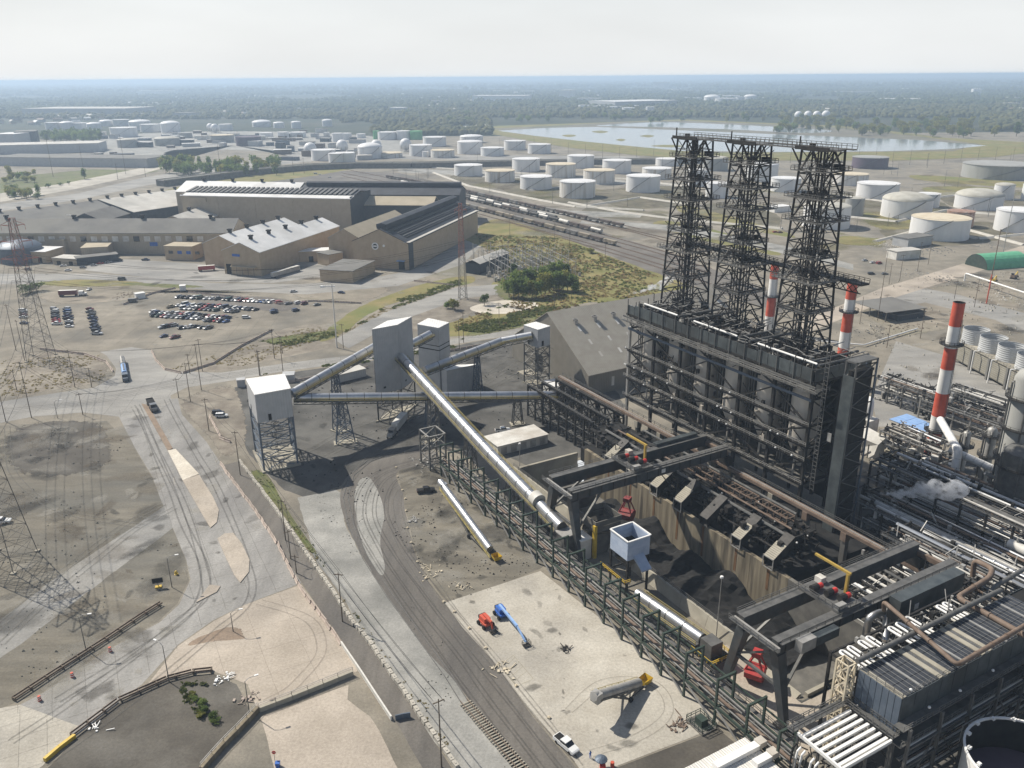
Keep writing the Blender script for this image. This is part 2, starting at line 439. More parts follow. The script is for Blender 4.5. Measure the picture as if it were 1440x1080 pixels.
# roads
soft('works_yard',[(60,206),(140,190),(260,184),(400,184),(530,190),(600,204),(560,224),(420,222),(395,214),(235,212),(215,236),(150,222)],G['shoulder'],.04,.8,'pale working yard before the far left tanks')
sheet('road',[(0,272),(90,258),(190,238),(238,226),(262,214),(275,214),(255,228),(200,245),(100,267),(0,284)],G['concrete'],.06,label='pale road beyond the mill')
sheet('road',[(0,287),(110,272),(200,250),(330,228),(480,214),(650,218),(900,220),(900,226),(640,225),(480,222),(340,238),(210,260),(110,281),(0,297)],G['asphalt'],.08,label='elevated road curving behind the mill')
sheet('road',[(0,565),(83,552),(133,545),(161,529),(232,522),(311,524),(400,511),(523,496),(633,477),(740,461),(790,451),(880,436),(880,444),(790,458),(740,468),(633,485),(523,506),(400,522),(320,536),(262,545),(240,556),(241,565),(200,590),(167,586),(117,580),(45,586),(0,595)],G['asphalt'],.02,label='grey plant road crossing the picture')
sheet('road',[(161,533),(163,518),(150,500),(128,488),(190,480),(213,492),(222,510),(240,526)],G['asphalt'],.024)
sheet('parking_lot',[(20,432),(110,428),(165,430),(200,420),(255,405),(390,418),(440,430),(400,455),(380,470),(345,482),(290,512),(262,520),(232,513),(215,493),(185,488),(140,495),(60,487),(22,475)],G['gravel'],.03,label='worn concrete parking lot')
soft('dark_lot',[(270,413),(388,417),(436,428),(410,440),(330,435),(262,425)],G['ballast'],.04,.55)
sheet('yard_road',[(0,385),(140,385),(300,398),(420,400),(520,392),(580,380),(640,345),(672,330),(690,333),(650,372),(560,402),(430,414),(300,408),(150,398),(0,400)],G['asphalt'],.045,label='grey road in front of the mill')
sheet('yard_road',[(470,478),(540,440),(640,405),(720,398),(720,412),(650,420),(560,452),(490,490)],G['asphalt'],.055)
sheet('mill_yard',[(130,362),(300,372),(400,380),(420,368),(480,372),(470,388),(380,398),(250,395),(120,380)],G['asphalt'],.03)
ROAD = sheet('road',[(160,572),(250,560),(256,583),(290,621),(309,649),(316,660),(342,692),(370,735),(402,786),(424,820),(345,850),(300,872),(250,907),(200,962),(110,1032),(40,1084),(-40,1084),(-40,1018),(0,1005),(60,975),(150,915),(225,875),(252,850),(268,815),(262,788),(240,735),(225,700),(214,670),(190,630)],G['road2'],.015,label='curving plant road with traffic islands')
soft('dark_lot',[(0,607),(45,590),(110,586),(150,592),(163,612),(168,650),(140,668),(60,680),(0,660)],G['dark'],.01,.55,'dark patch of coal dust on the gravel lot')
sheet('gravel_lot',[(-40,600),(150,592),(190,632),(214,672),(226,702),(240,736),(262,790),(266,815),(250,848),(222,874),(150,913),(60,973),(-40,1012)],G['gravel2'],.006,label='streaked gravel lot under the pylon')
sheet('old_road',[(240,705),(246,740),(120,835),(30,905),(-30,945),(-30,895),(80,812),(180,745)],G['asphalt'],.012,False,.5)
soft('dirt_lot',[(0,500),(60,490),(140,497),(160,512),(160,530),(130,545),(60,556),(0,564)],G['dirt'],.012,.55)
sheet('dirt_lot',[(258,527),(345,489),(400,462),(440,455),(480,470),(460,490),(320,520)],G['dirt'],.012)
soft('dirt_lot',[(246,568),(268,548),(330,536),(355,600),(345,640),(316,652),(292,620)],G['dirt'],.012,.55)
sheet('pale_slab',[(-40,1003),(28,991),(110,1021),(60,1077),(30,1100),(-40,1100)],G['concrete'],.025,label='pale concrete slabs at the road end')
for pts,m,lab in (([(199,568),(208,570),(243,631),(236,634)],'brown','narrow brown median strip'),
([(236,634),(247,632),(280,667),(257,676)],'white_gravel','pale concrete traffic island'),
([(257,676),(280,668),(300,700),(308,718),(305,735),(296,743),(287,728)],'tan','tan traffic island with rounded end'),
([(306,758),(316,751),(328,750),(340,765),(351,788),(350,805),(338,820),(330,810),(318,785)],'tan','tan oval traffic island'),
([(295,823),(310,825),(305,833),(276,848)],'tan','small triangular traffic island')):
 P = [at(*p) for p in pts]
 area = sum(P[i].x * P[(i + 1) % len(P)].y - P[(i + 1) % len(P)].x * P[i].y for i in range(len(P)))
 if area < 0: P = P[::-1]
 o = MB().prism(P,.0,.22).build('traffic_island',G[m]); struct(o,lab)
sheet('tan_apron',[(343,851),(424,822),(450,858),(482,905),(503,944),(362,998),(348,962),(300,944),(240,949),(208,962),(250,909),(300,874)],G['tan'],.02,label='tan concrete apron')
soft('brown_patch',[(250,911),(300,886),(335,880),(350,898),(300,903)],G['brown'],.026,.55)
sheet('dark_lot',[(50,1100),(108,1036),(172,986),(216,958),(250,952),(300,947),(332,962),(352,1000),(300,1062),(255,1110)],G['dark'],.02,False,.3,'dark oily triangular lot')
sheet('asphalt_lot',[(270,1110),(310,1062),(365,1008),(412,1110)],G['gravel'],.02)
sheet('tan_apron',[(366,1008),(490,964),(488,984),(520,1008),(575,1110),(395,1110)],G['tan'],.025,False,.3,'tan concrete lot at the picture bottom')
sheet('gravel_lot',[(490,964),(504,948),(560,1022),(610,1110),(575,1110),(520,1008),(488,984)],G['gravel'],.022,False,.3)
sheet('perimeter_lane',[(314,654),(338,648),(378,700),(432,780),(487,860),(522,910),(562,965),(602,1030),(655,1110),(612,1110),(560,1022),(506,944),(484,905),(450,858),(402,786),(370,735),(342,692)],G['haul'],.018,label='dark lane between two rows of concrete blocks')
sheet('stone_shoulder',[(418,700),(470,688),(490,700),(484,730),(500,770),(540,830),(600,912),(660,985),(740,1110),(665,1110),(602,1028),(562,963),(524,908),(490,858),(440,780)],G['shoulder'],.012,False,.8,'pale stone shoulder beside the haul road')
sheet('haul_road',[(560,640),(600,630),(620,650),(560,662),(566,693),(570,724),(582,771),(600,815),(634,862),(692,928),(745,1003),(830,1110),(745,1110),(665,990),(600,915),(545,838),(500,765),(480,712),(484,675),(520,650)],G['haul'],.03,True,.3,'dark haul road swinging past the pad')
sheet('stone_island',[(505,676),(520,672),(535,700),(540,725),(535,760),(541,800),(535,808),(515,780),(503,740),(499,700)],G['shoulder'],.04,True,.3)
sheet('coke_yard',[(330,545),(420,522),(520,508),(640,486),(740,468),(800,470),(880,570),(838,640),(740,655),(690,630),(600,622),(540,645),(484,680),(430,700),(400,690),(350,640),(335,600)],G['coal'],.008,False,.8,'yard dark with coke dust under the conveyors')
sheet('coke_yard',[(560,662),(610,640),(700,700),(800,760),(760,800),(632,850),(600,812),(584,771),(570,720)],G['gravel2'],.016,False,.5,'grey yard stained with coke dust')
PAD = sheet('concrete_pad',[(625,848),(760,803),(800,835),(870,890),(940,950),(1012,1012),(1006,1024),(850,1084),(828,1100),(800,1060),(745,1000),(692,928),(650,882)],G['concrete'],.04,label='pale concrete pad with tyre marks')
sheet('dark_lot',[(850,1086),(1010,1025),(1100,1100),(1080,1160),(840,1130)],G['dark'],.03)
soft('grass_verge',[(345,655),(372,660),(395,700),(420,740),(455,790),(440,785),(400,728)],G['weeds'],.03,.55,'weeds along the block row')
soft('dirt_lot',[(30,403),(180,399),(300,403),(385,412),(262,408),(200,418),(160,425),(60,428)],G['earth'],.041,.7)
soft('dirt_lot',[(398,410),(470,404),(560,404),(510,428),(440,426)],G['earth'],.041,.6)
soft('dirt_lot',[(540,456),(640,416),(720,413),(670,440),(600,464),(530,480)],G['dirt'],.042,.6)
soft('dirt_lot',[(590,388),(650,366),(700,378),(690,392),(610,402)],G['earth'],.043,.6)
soft('grass_verge',[(30,398),(110,392),(210,396),(205,402),(90,404)],G['grass'],.046,.5)
soft('grass_verge',[(140,396),(260,400),(300,404),(240,406)],G['weeds'],.047,.4)
for p_ in ([(640,332),(660,325),(720,345),(700,356)],[(1200,300),(1260,296),(1330,316),(1240,326)],[(1290,262),(1390,262),(1420,272),(1310,276)],[(1180,330),(1250,336),(1240,346),(1175,344)]):
 soft('grass_verge',p_,G['grass'],.062,.5)
# right-hand ground
soft('dirt_lot',[(1200,420),(1300,400),(1440,390),(1440,470),(1330,470),(1230,480)],G['earth'],.02,.55)
sheet('yard_road',[(1240,405),(1440,345),(1440,362),(1260,418),(1130,470),(1120,455)],G['tan'],.05,label='dusty road past the tank farm')
sheet('concrete_yard',[(1225,560),(1260,480),(1330,500),(1440,560),(1440,600),(1380,620),(1290,600),(1235,600)],G['asphalt'],.03)
sheet('concrete_yard',[(1240,440),(1300,425),(1400,450),(1440,470),(1440,440),(1350,415),(1300,405),(1215,420)],G['asphalt'],.035)
# the air
hz = bpy.data.materials.new('haze'); hz.use_nodes = True
HN = hz.node_tree
HN.nodes.remove(HN.nodes['Principled BSDF'])
pv = HN.nodes.new('ShaderNodeVolumePrincipled')
pv.inputs['Color'].default_value = (.62,.79,1.0,1)
pv.inputs['Density'].default_value = 1.5e-4
pv.inputs['Anisotropy'].default_value = 0.2
HN.links.new(pv.outputs[0],HN.nodes['Material Output'].inputs['Volume'])
hb = MB().box(-61000,61000,-450,91000,-12,130).build('haze',hz)
hb['kind'] = 'stuff'; hb['label'] = 'thin blue haze lying over the plain'
# ------------------------------------------------------------------ materials of the plant
M = {}
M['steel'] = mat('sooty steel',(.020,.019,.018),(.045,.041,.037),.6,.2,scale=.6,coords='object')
M['steel2'] = mat('grey steel',(.10,.10,.095),(.17,.165,.155),.55,.3,scale=.5,coords='object')
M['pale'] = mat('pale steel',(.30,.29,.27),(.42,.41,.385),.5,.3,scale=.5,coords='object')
M['slate'] = mat('slate cladding',(.075,.088,.092),(.13,.145,.145),.38,.35,scale=.35,coords='object',c3=(.05,.05,.048))
M['bluegrey'] = mat('blue grey steel',(.085,.11,.145),(.12,.145,.18),.5,.2,scale=.4,coords='object')
M['drum'] = mat('drum insulation',(.50,.46,.40),(.66,.61,.53),.55,.25,scale=.35,coords='object',stretch=(1,1,.25),c3=(.055,.05,.045))
M['black'] = mat('soot and shade black',(.012,.012,.012),(.025,.024,.022),.9,scale=.5,coords='object')
M['white'] = mat('white paint',(.72,.71,.68),(.80,.79,.76),.5,scale=.3,coords='object')
M['dirtywhite'] = mat('dirty white paint',(.52,.50,.45),(.70,.68,.63),.55,scale=.3,coords='object',c3=(.35,.30,.24))
M['galv'] = mat('bare aluminium',(.46,.47,.48),(.60,.60,.60),.40,.9,scale=.4,coords='object')
M['conc'] = mat('wall concrete',(.30,.275,.22),(.40,.37,.30),.9,scale=.25,coords='object',c3=(.16,.14,.11),scale2=.10)
M['concstain'] = mat('stained concrete',(.15,.125,.085),(.30,.255,.18),.9,scale=.35,stretch=(1.2,1.2,.10),coords='object',c3=(.055,.047,.037),scale2=.30,amt3=.95)
M['concdark'] = mat('dark concrete',(.10,.095,.085),(.17,.16,.14),.9,scale=.3,coords='object')
M['rust'] = mat('rust streak',(.12,.062,.028),(.22,.13,.065),.9,scale=.8,stretch=(2,2,.3),coords='object')
M['rustpipe'] = mat('brown rusty pipe',(.13,.09,.065),(.20,.15,.115),.7,scale=.6,coords='object')
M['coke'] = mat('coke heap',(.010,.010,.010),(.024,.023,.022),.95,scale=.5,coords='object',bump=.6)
M['yellow'] = mat('yellow paint',(.50,.33,.03),(.60,.42,.06),.5,scale=.8,coords='object')
M['red'] = mat('red paint',(.50,.035,.03),(.60,.06,.05),.5,scale=.8,coords='object')
M['orange'] = mat('red orange chimney paint',(.47,.075,.04),(.56,.12,.075),.55,scale=.4,coords='object')
M['green'] = mat('dark green steel',(.030,.048,.038),(.055,.075,.06),.5,.1,scale=.5,coords='object')
M['greenroof'] = mat('green tarpaulin',(.10,.34,.19),(.14,.42,.25),.6,scale=.4,coords='object')
M['blue'] = mat('blue paint',(.03,.10,.36),(.05,.15,.46),.4,scale=.8,coords='object')
M['ltblue'] = mat('light blue paint',(.22,.36,.62),(.30,.45,.70),.4,scale=.8,coords='object')
M['binblue'] = mat('pale blue bin steel',(.36,.43,.55),(.46,.52,.62),.5,scale=.5,coords='object',c3=(.28,.33,.40))
M['clad'] = ribbed('grey white cladding',(.38,.385,.385),(.45,.45,.445),1.2,3)
M['cladwhite'] = ribbed('white roof sheet',(.66,.65,.62),(.76,.75,.72),1.0,0)
M['glass'] = mat('dark glass',(.015,.018,.022),rough=.08,spec=.8)
M['rubber'] = mat('tyre rubber',(.018,.018,.018),rough=.9)
M['wood'] = mat('pole wood',(.12,.095,.07),(.18,.145,.11),.9,scale=1.0,coords='object')
def bars(name,segs,w,m,parent,h=None,each=True):
 """steel members, each its own part (or one joined part)"""
 if each:
  for p,q in segs:
   MB().bar(p,q,w,h).build(name,m,parent)
 else:
  b = MB()
  for p,q in segs: b.bar(p,q,w,h)
  return b.build(name,m,parent)
# ------------------------------------------------------------------ the coker: six drums in an open frame
ck = ct('coker_structure','long soot and shade black steel frame holding six coke drums under three derricks','coker unit',0,0)
U0,U1,VF,VB = 17.0,98.5,-13.0,9.0
BAY = (U1 - U0) / 6
colu = [U0 + BAY * i for i in range(7)]
for i,u in enumerate(colu):
 MB().box(u - .45,u + .45,VF - .45,VF + .45,5 if i else 0,49.4).build('column',M['pale' if i == 0 else 'steel'],ck)
 MB().box(u - .45,u + .45,VB - .45,VB + .45,0,49.4).build('column',M['steel'],ck)
 MB().box(u - .35,u + .35,-2.35,-1.65,5,49.4).build('column',M['steel'],ck)
levels = [15.2,22.5,27.0,33.0,41.0]
for z in levels:
 mt = M['bluegrey'] if z == 41 else M['steel']
 MB().box(U0 - .3,U1 + .3,VF - .75,VF - .47,z - .35,z + .45).build('beam',mt,ck)
 MB().box(U0 - .3,U1 + .3,VB + .47,VB + .75,z - .35,z + .45).build('beam',M['steel'],ck)
 for u in (U0,U1):
  MB().box(u - .25,u + .25,VF + .47,VB - .47,z - .3,z + .35).build('beam',M['steel'],ck)
 if z != 41:
  b = MB(); b.box(U0 - 1,U1 + 1,VF - 1.4,VF - .8,z + .5,z + .58)
  c = b.build('catwalk',M['steel'],ck)
  MB().rail([(U0 - 1,VF - 1.36,z + .6),(U1 + 1,VF - 1.36,z + .6)],1.1,.09,2.3).build('handrail',M['pale'],c)
zz = [5.0] + levels + [46.4]
for i in range(6):
 a,b_ = colu[i] + .45,colu[i + 1] - .45
 for k in range(1,6):
  p,q = (a,VF,zz[k] + .4),(b_,VF,zz[k + 1] - .4)
  if (i + k) % 2: p,q = (b_,VF,zz[k] + .4),(a,VF,zz[k + 1] - .4)
  MB().bar(p,q,.42).build('brace',M['steel'],ck)
for u in (U0,U1):
 for k in range(1,6):
  for s in (0,1):
   y0,y1 = (VF + .5,-2.4) if s == 0 else (-1.6,VB - .5)
   MB().bar((u,y0,zz[k] + .4),(u,y1,zz[k + 1] - .4),.35).build('brace',M['steel'],ck)
   MB().bar((u + .4,y1,zz[k] + .4),(u + .4,y0,zz[k + 1] - .4),.35).build('brace',M['steel'],ck)
# concrete table, and an added black panel standing for shade behind the drums
MB().box(U0 + 1,U1 - .6,2.2,3.0,5,46).build('shade_backing',M['black'],ck)
MB().box(U0 + .5,U1 - .5,VF + .6,VB - .6,13.3,14.7).build('table_slab',M['concdark'],ck)
DRU = [colu[i] + BAY / 2 for i in range(6)]
prof = [(.9,17.0),(1.1,18.6),(1.6,18.6),(1.6,19.2),(4.0,24.6),(4.25,26.0),(4.32,26.0),(4.32,26.5),(4.25,26.5),(4.25,32.3),(4.34,32.3),(4.34,32.8),(4.25,32.8),(4.25,38.6),(4.34,38.6),(4.34,39.1),(4.25,39.1),(4.25,43.6),(3.2,45.4),(1.2,46.2)]
dm = MB().lathe(prof,28,cap=True).mesh('coke_drum',M['drum'],True)
noz = MB().tube([(-.2,-4.0,30.2),(-.2,-5.6,30.2)],.45,8).cbox(2.6,-3.9,21.4,1.2,1.2,2.2).tube([(1.2,-2.6,22.5),(1.6,-4.3,22.6),(1.6,-4.4,15.5)],.32,6).mesh('nozzle',M['drum'])
pip = MB()
for k in range(3): pip.tube([(-5.6 + k * .7,-3.4 + k * .3,15),(-5.6 + k * .7,-3.4 + k * .3,44)],.18 + .05 * k,6)
pipm = pip.mesh('pipe',M['steel2'])
for u in DRU:
 d = obj('coke_drum',dm,ck,(u,-6.6,0)); obj('nozzle',noz,d)
 obj('pipe',pipm,ck,(u + 12.2 - 12.6,-6.2,0))
# valves, platforms and lamps between the drums
cl = MB(); r = random.Random(3)
for i in range(420):
 u,v,z = r.uniform(U0 + .5,U1 - .5),r.uniform(VF + .8,1.5),r.choice([15.3,22.6,27.1,33.1,41.1]) + r.uniform(0,2)
 if min(abs(u - d) for d in DRU) < 4.6 and v < -1: v = r.choice([VF + .9,1.2])
 s = r.uniform(.3,1.1)
 if r.random() < .5: cl.cbox(u,v,z,s,s * r.uniform(.5,1.4),s * r.uniform(.5,2))
 else: cl.bar((u,v,z),(u + r.uniform(-4,4),v,z + r.uniform(-1,3)),.2)
co = cl.build('frame_fittings',M['steel'],ck); co['kind'] = 'stuff'
lampm = MB().lathe([(.05,-.25),(.26,-.12),(.3,.05),(.2,.22),(.05,.28)],8,cap=True).mesh('floodlight',M['white'],True)
for i in range(26):
 obj('floodlight',lampm,ck,(r.uniform(U0,U1),VF - 2.3,r.choice([16.6,23.8,28.2,34.4,42.6])))
# parapet of the cutting deck: separate steel screens
MB().box(U0 - 1,U1 + 1,VF - 1.2,VB + 1.5,45.9,46.6).build('deck',M['steel'],ck)
n = 20
for i in range(n):
 a = U0 - .5 + (U1 - U0 + 1) / n * i; b_ = a + (U1 - U0 + 1) / n - .18
 o = MB().box(a,b_,VF - 1.15,VF - .95,46.65,50.2 if i % 7 else 49.7).build('parapet_panel',M['slate'],ck)
for i in range(5):
 a = VF - .8 + 4.6 * i
 MB().box(U1 + .75,U1 + .95,a,a + 4.4,46.65,50.2).build('parapet_panel',M['slate'],ck)
for i in range(14):
 u = U0 + (U1 - U0) / 13 * i
 MB().bar((u,VF - 1.35,44.2),(u,VF - 1.35,51.8),.22).build('deck_post',M['steel2'],ck)
bw = MB().box(U0 - 2.2,U1 + 3,VF - 2.6,VF - 1.5,44.0,44.16).build('catwalk',M['steel2'],ck)
MB().rail([(U0 - 2.2,VF - 2.55,44.17),(U1 + 3,VF - 2.55,44.17),(U1 + 3,VF + 3,44.17)],1.15,.1,2.2).build('handrail',M['pale'],bw)
MB().bar((U0 - 2,VF - 1.6,45.4),(U1 + 2,VF - 1.6,45.4),.5).build('beam',M['steel2'],ck)
# things on the deck
for a,b_ in ((21.5,39),(47,66.5),(75,97)):
 MB().tube([(a,VF + 2.3,50.6),(b_,VF + 2.3,50.6)],.33,8).build('white_pipe',M['white'],ck)
for a in (39.5,44.5,67,71.5,94,97.5):
 MB().tube([(a,VF + 2.2,50.4),(a + 1.2,VB - 1,50.7)],.42,8).build('grey_pipe',M['steel2'],ck)
for u in DRU:
 h = MB(); h.lathe([(1.9,46.7),(1.9,47.6),(1.1,48.4),(.7,50.6)],12,cap=True,x=u,y=-6.6)
 h.build('drum_head',M['steel2'],ck)
cl = MB()
for i in range(700):
 u,v = r.uniform(U0,U1),r.uniform(VF - .5,VB)
 k = r.random()
 if k < .45:
  s = r.uniform(.4,1.5); cl.cbox(u,v,46.7,s,s * r.uniform(.4,1.6),s * r.uniform(.6,2.6))
 elif k < .8: cl.bar((u,v,47 + r.random() * 3),(u + r.uniform(-6,6),v,47 + r.random() * 3),r.uniform(.12,.3))
 else: cl.bar((u,v,46.7),(u,v,46.7 + r.uniform(2,6)),.2)
co = cl.build('deck_fittings',M['steel'],ck); co['kind'] = 'stuff'
cl = MB()
for i in range(150):
 u,v = r.uniform(U0,U1),r.uniform(VF,VB)
 if r.random() < .5: cl.bar((u,v,50.2 + r.random()),(u + r.choice([-1,1]) * r.uniform(1,5),v,50.2 + r.random()),.16)
 else: cl.bar((u,v,50),(u,v + r.uniform(1,6),50.3),.18)
co = cl.build('deck_piping',M['pale'],ck); co['kind'] = 'stuff'
# ladder cage at the near end
lb = MB()
for s in (0,1.3): lb.bar((U1 + 3.2 + s,VF - .2,15),(U1 + 3.2 + s,VF - .2,56),.16)
for k in range(34): lb.bar((U1 + 3.2,VF - .2,15.5 + k * 1.2),(U1 + 4.5,VF - .2,15.5 + k * 1.2),.12)
lb.build('ladder',M['steel2'],ck)
# runway beam carried on stub columns in front of the drums
rw = ct('crane_runway','rusty rear crane runway beam running along the foot of the coke drums','crane runway',0,-21)
MB().box(-16,146,-.9,.9,13.4,14.3).build('runway_beam',M['rustpipe'],rw)
MB().box(-16,146,-.12,.12,14.3,14.55).build('rail',M['pale'],rw)
MB().rail([(-16,1.3,14.2),(146,1.3,14.2)],1.1,.1,3).build('handrail',M['steel2'],rw)
for u in [-14,-2,10,22,34,46,58.3,70.8,82.8,95.7,108.2,121,133.5,145]:
 MB().box(u - .7,u + .7,-.7,.7,0 if u < 20 or u > 112 else 5,11.0).build('column',M['concdark'],rw)
 br = MB().box(u - .85,u + .85,-1.1,.85,11.0,13.4).build('bracket',M['rustpipe' if r.random() < .5 else 'conc'],rw)
# apron and chutes before the pit, near-black for soot and painted-in shade
ap = ct('pit_apron','dark concrete apron with sloping chutes above the coke pit wall','apron',0,0)
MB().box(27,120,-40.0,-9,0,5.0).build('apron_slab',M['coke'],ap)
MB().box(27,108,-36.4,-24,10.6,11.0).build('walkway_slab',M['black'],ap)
cu = [45,56.7,68.4,79.3,90.2,103.1,114.7]
for u in range(30,112,6):
 MB().box(u - .35,u + .35,-35.6,-35,5,10.6).build('post',M['concdark'],ap)
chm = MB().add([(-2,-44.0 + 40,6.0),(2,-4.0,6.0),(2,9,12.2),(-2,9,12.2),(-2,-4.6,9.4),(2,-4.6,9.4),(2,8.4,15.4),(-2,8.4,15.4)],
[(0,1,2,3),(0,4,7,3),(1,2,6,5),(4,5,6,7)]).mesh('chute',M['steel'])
slm = []
for k in range(9):
 t0,t1 = k / 9,(k + .8) / 9
 slm.append(MB().add([(-2.1,-4.6 + 13 * t0 * .6,9.5 + 6 * t0 * .6),(2.1,-4.6 + 13 * t0 * .6,9.5 + 6 * t0 * .6),(2.1,-4.6 + 13 * t1 * .6,9.5 + 6 * t1 * .6),(-2.1,-4.6 + 13 * t1 * .6,9.5 + 6 * t1 * .6),
 (-2.1,-4.6 + 13 * t0 * .6,9.7 + 6 * t0 * .6),(2.1,-4.6 + 13 * t0 * .6,9.7 + 6 * t0 * .6),(2.1,-4.6 + 13 * t1 * .6,9.7 + 6 * t1 * .6),(-2.1,-4.6 + 13 * t1 * .6,9.7 + 6 * t1 * .6)],
 [(4,5,6,7),(0,1,5,4),(1,2,6,5),(2,3,7,6),(3,0,4,7)]).mesh('slat',M['conc']))
frm = MB()
for s in (-2.15,2.15): frm.bar((s,-4.65,5.6),(s,-4.65,9.9),.3)
frm.bar((-2.15,-4.65,9.6),(2.15,-4.65,9.6),.3); frm.bar((-2.15,-4.65,5.8),(2.15,-4.65,5.8),.3)
frm = frm.mesh('chute_frame',M['pale'])
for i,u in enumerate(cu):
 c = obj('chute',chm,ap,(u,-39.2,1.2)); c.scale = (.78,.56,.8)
 if i not in (4,):
  for s_ in slm: obj('slat',s_,c)
  obj('chute_frame',frm,c)
for (a,b_) in ((68,82),(83.5,95),(96.5,108)):
 t = MB()
 for v in (-28.5,-25.5):
  t.bar((a,v,13.0),(b_,v,13.0),.3); t.bar((a,v,11.4),(b_,v,11.4),.25)
  n = 5
  for k in range(n + 1): t.bar((a + (b_ - a) * k / n,v,11.4),(a + (b_ - a) * k / n,v,13),.2)
 for k in range(6): t.bar((a + (b_ - a) * k / 5,-28.5,13),(a + (b_ - a) * k / 5,-25.5,13),.22)
 t.build('walkway_truss',M['rustpipe'],ap)
cl = MB()
for i in range(520):
 u,v = r.uniform(30,118),r.uniform(-39,-24)
 if r.random() < .5: s = r.uniform(.4,1.6); cl.cbox(u,v,r.choice([5.0,11.0]),s,s,s)
 else: cl.bar((u,v,9.5),(u + r.uniform(-5,5),v + r.uniform(-2,2),10 + r.random() * 3),.22)
co = cl.build('apron_fittings',M['steel'],ap); co['kind'] = 'stuff'
for k,(v,z,rr,m_) in enumerate(((-37.5,9.2,.3,'steel'),(-34,12.2,.45,'steel2'),(-31,12.6,.3,'rustpipe'),(-28,12,.5,'steel'),(-25,13.5,.35,'steel2'))):
 MB().tube([(30 + 3 * k,v,z),(116 - 2 * k,v,z)],rr,7).build('pipe',M[m_],ap,smooth=True)
for u in range(34,116,8):
 MB().box(u - .2,u + .2,-38,-24,11.2,11.6).build('beam',M['steel'],ap)
for i in range(22):
 obj('floodlight',lampm,ap,(r.uniform(60,116),r.uniform(-36.2,-24),11.3))
# ------------------------------------------------------------------ elevator shaft
es = ct('elevator_shaft','tall slate grey elevator shaft clad on its front at the near end of the coker','elevator shaft',106.8,-12)
MB().box(0,3.4,-.25,0,3,51).build('front_panel',M['slate'],es)
for x,y in ((0,0),(3.4,0),(3.4,8.2),(0,8.2)):
 MB().box(x - .3 if x else x,x if x else .3,y + .05,y + .55,0,55).build('column',M['bluegrey'] if y else M['steel2'],es)
for k in range(15):
 z = 2 + k * 3.7
 for x in (.1,3.25):
  MB().bar((x,.3,z),(x,8.5,z),.26).build('beam',M['steel'],es)
  if k < 14:
   p,q = ((x,.5,z),(x,8.3,z + 3.7)) if k % 2 else ((x,8.3,z),(x,.5,z + 3.7))
   MB().bar(p,q,.24).build('brace',M['steel2'],es)
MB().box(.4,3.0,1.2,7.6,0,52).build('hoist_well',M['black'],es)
MB().box(.0,3.4,0,8.6,54.6,55.0).build('top_frame',M['steel2'],es)
MB().box(-2.2,-.9,-.5,-.3,31,33.5).build('sign_plate',M['pale'],es)
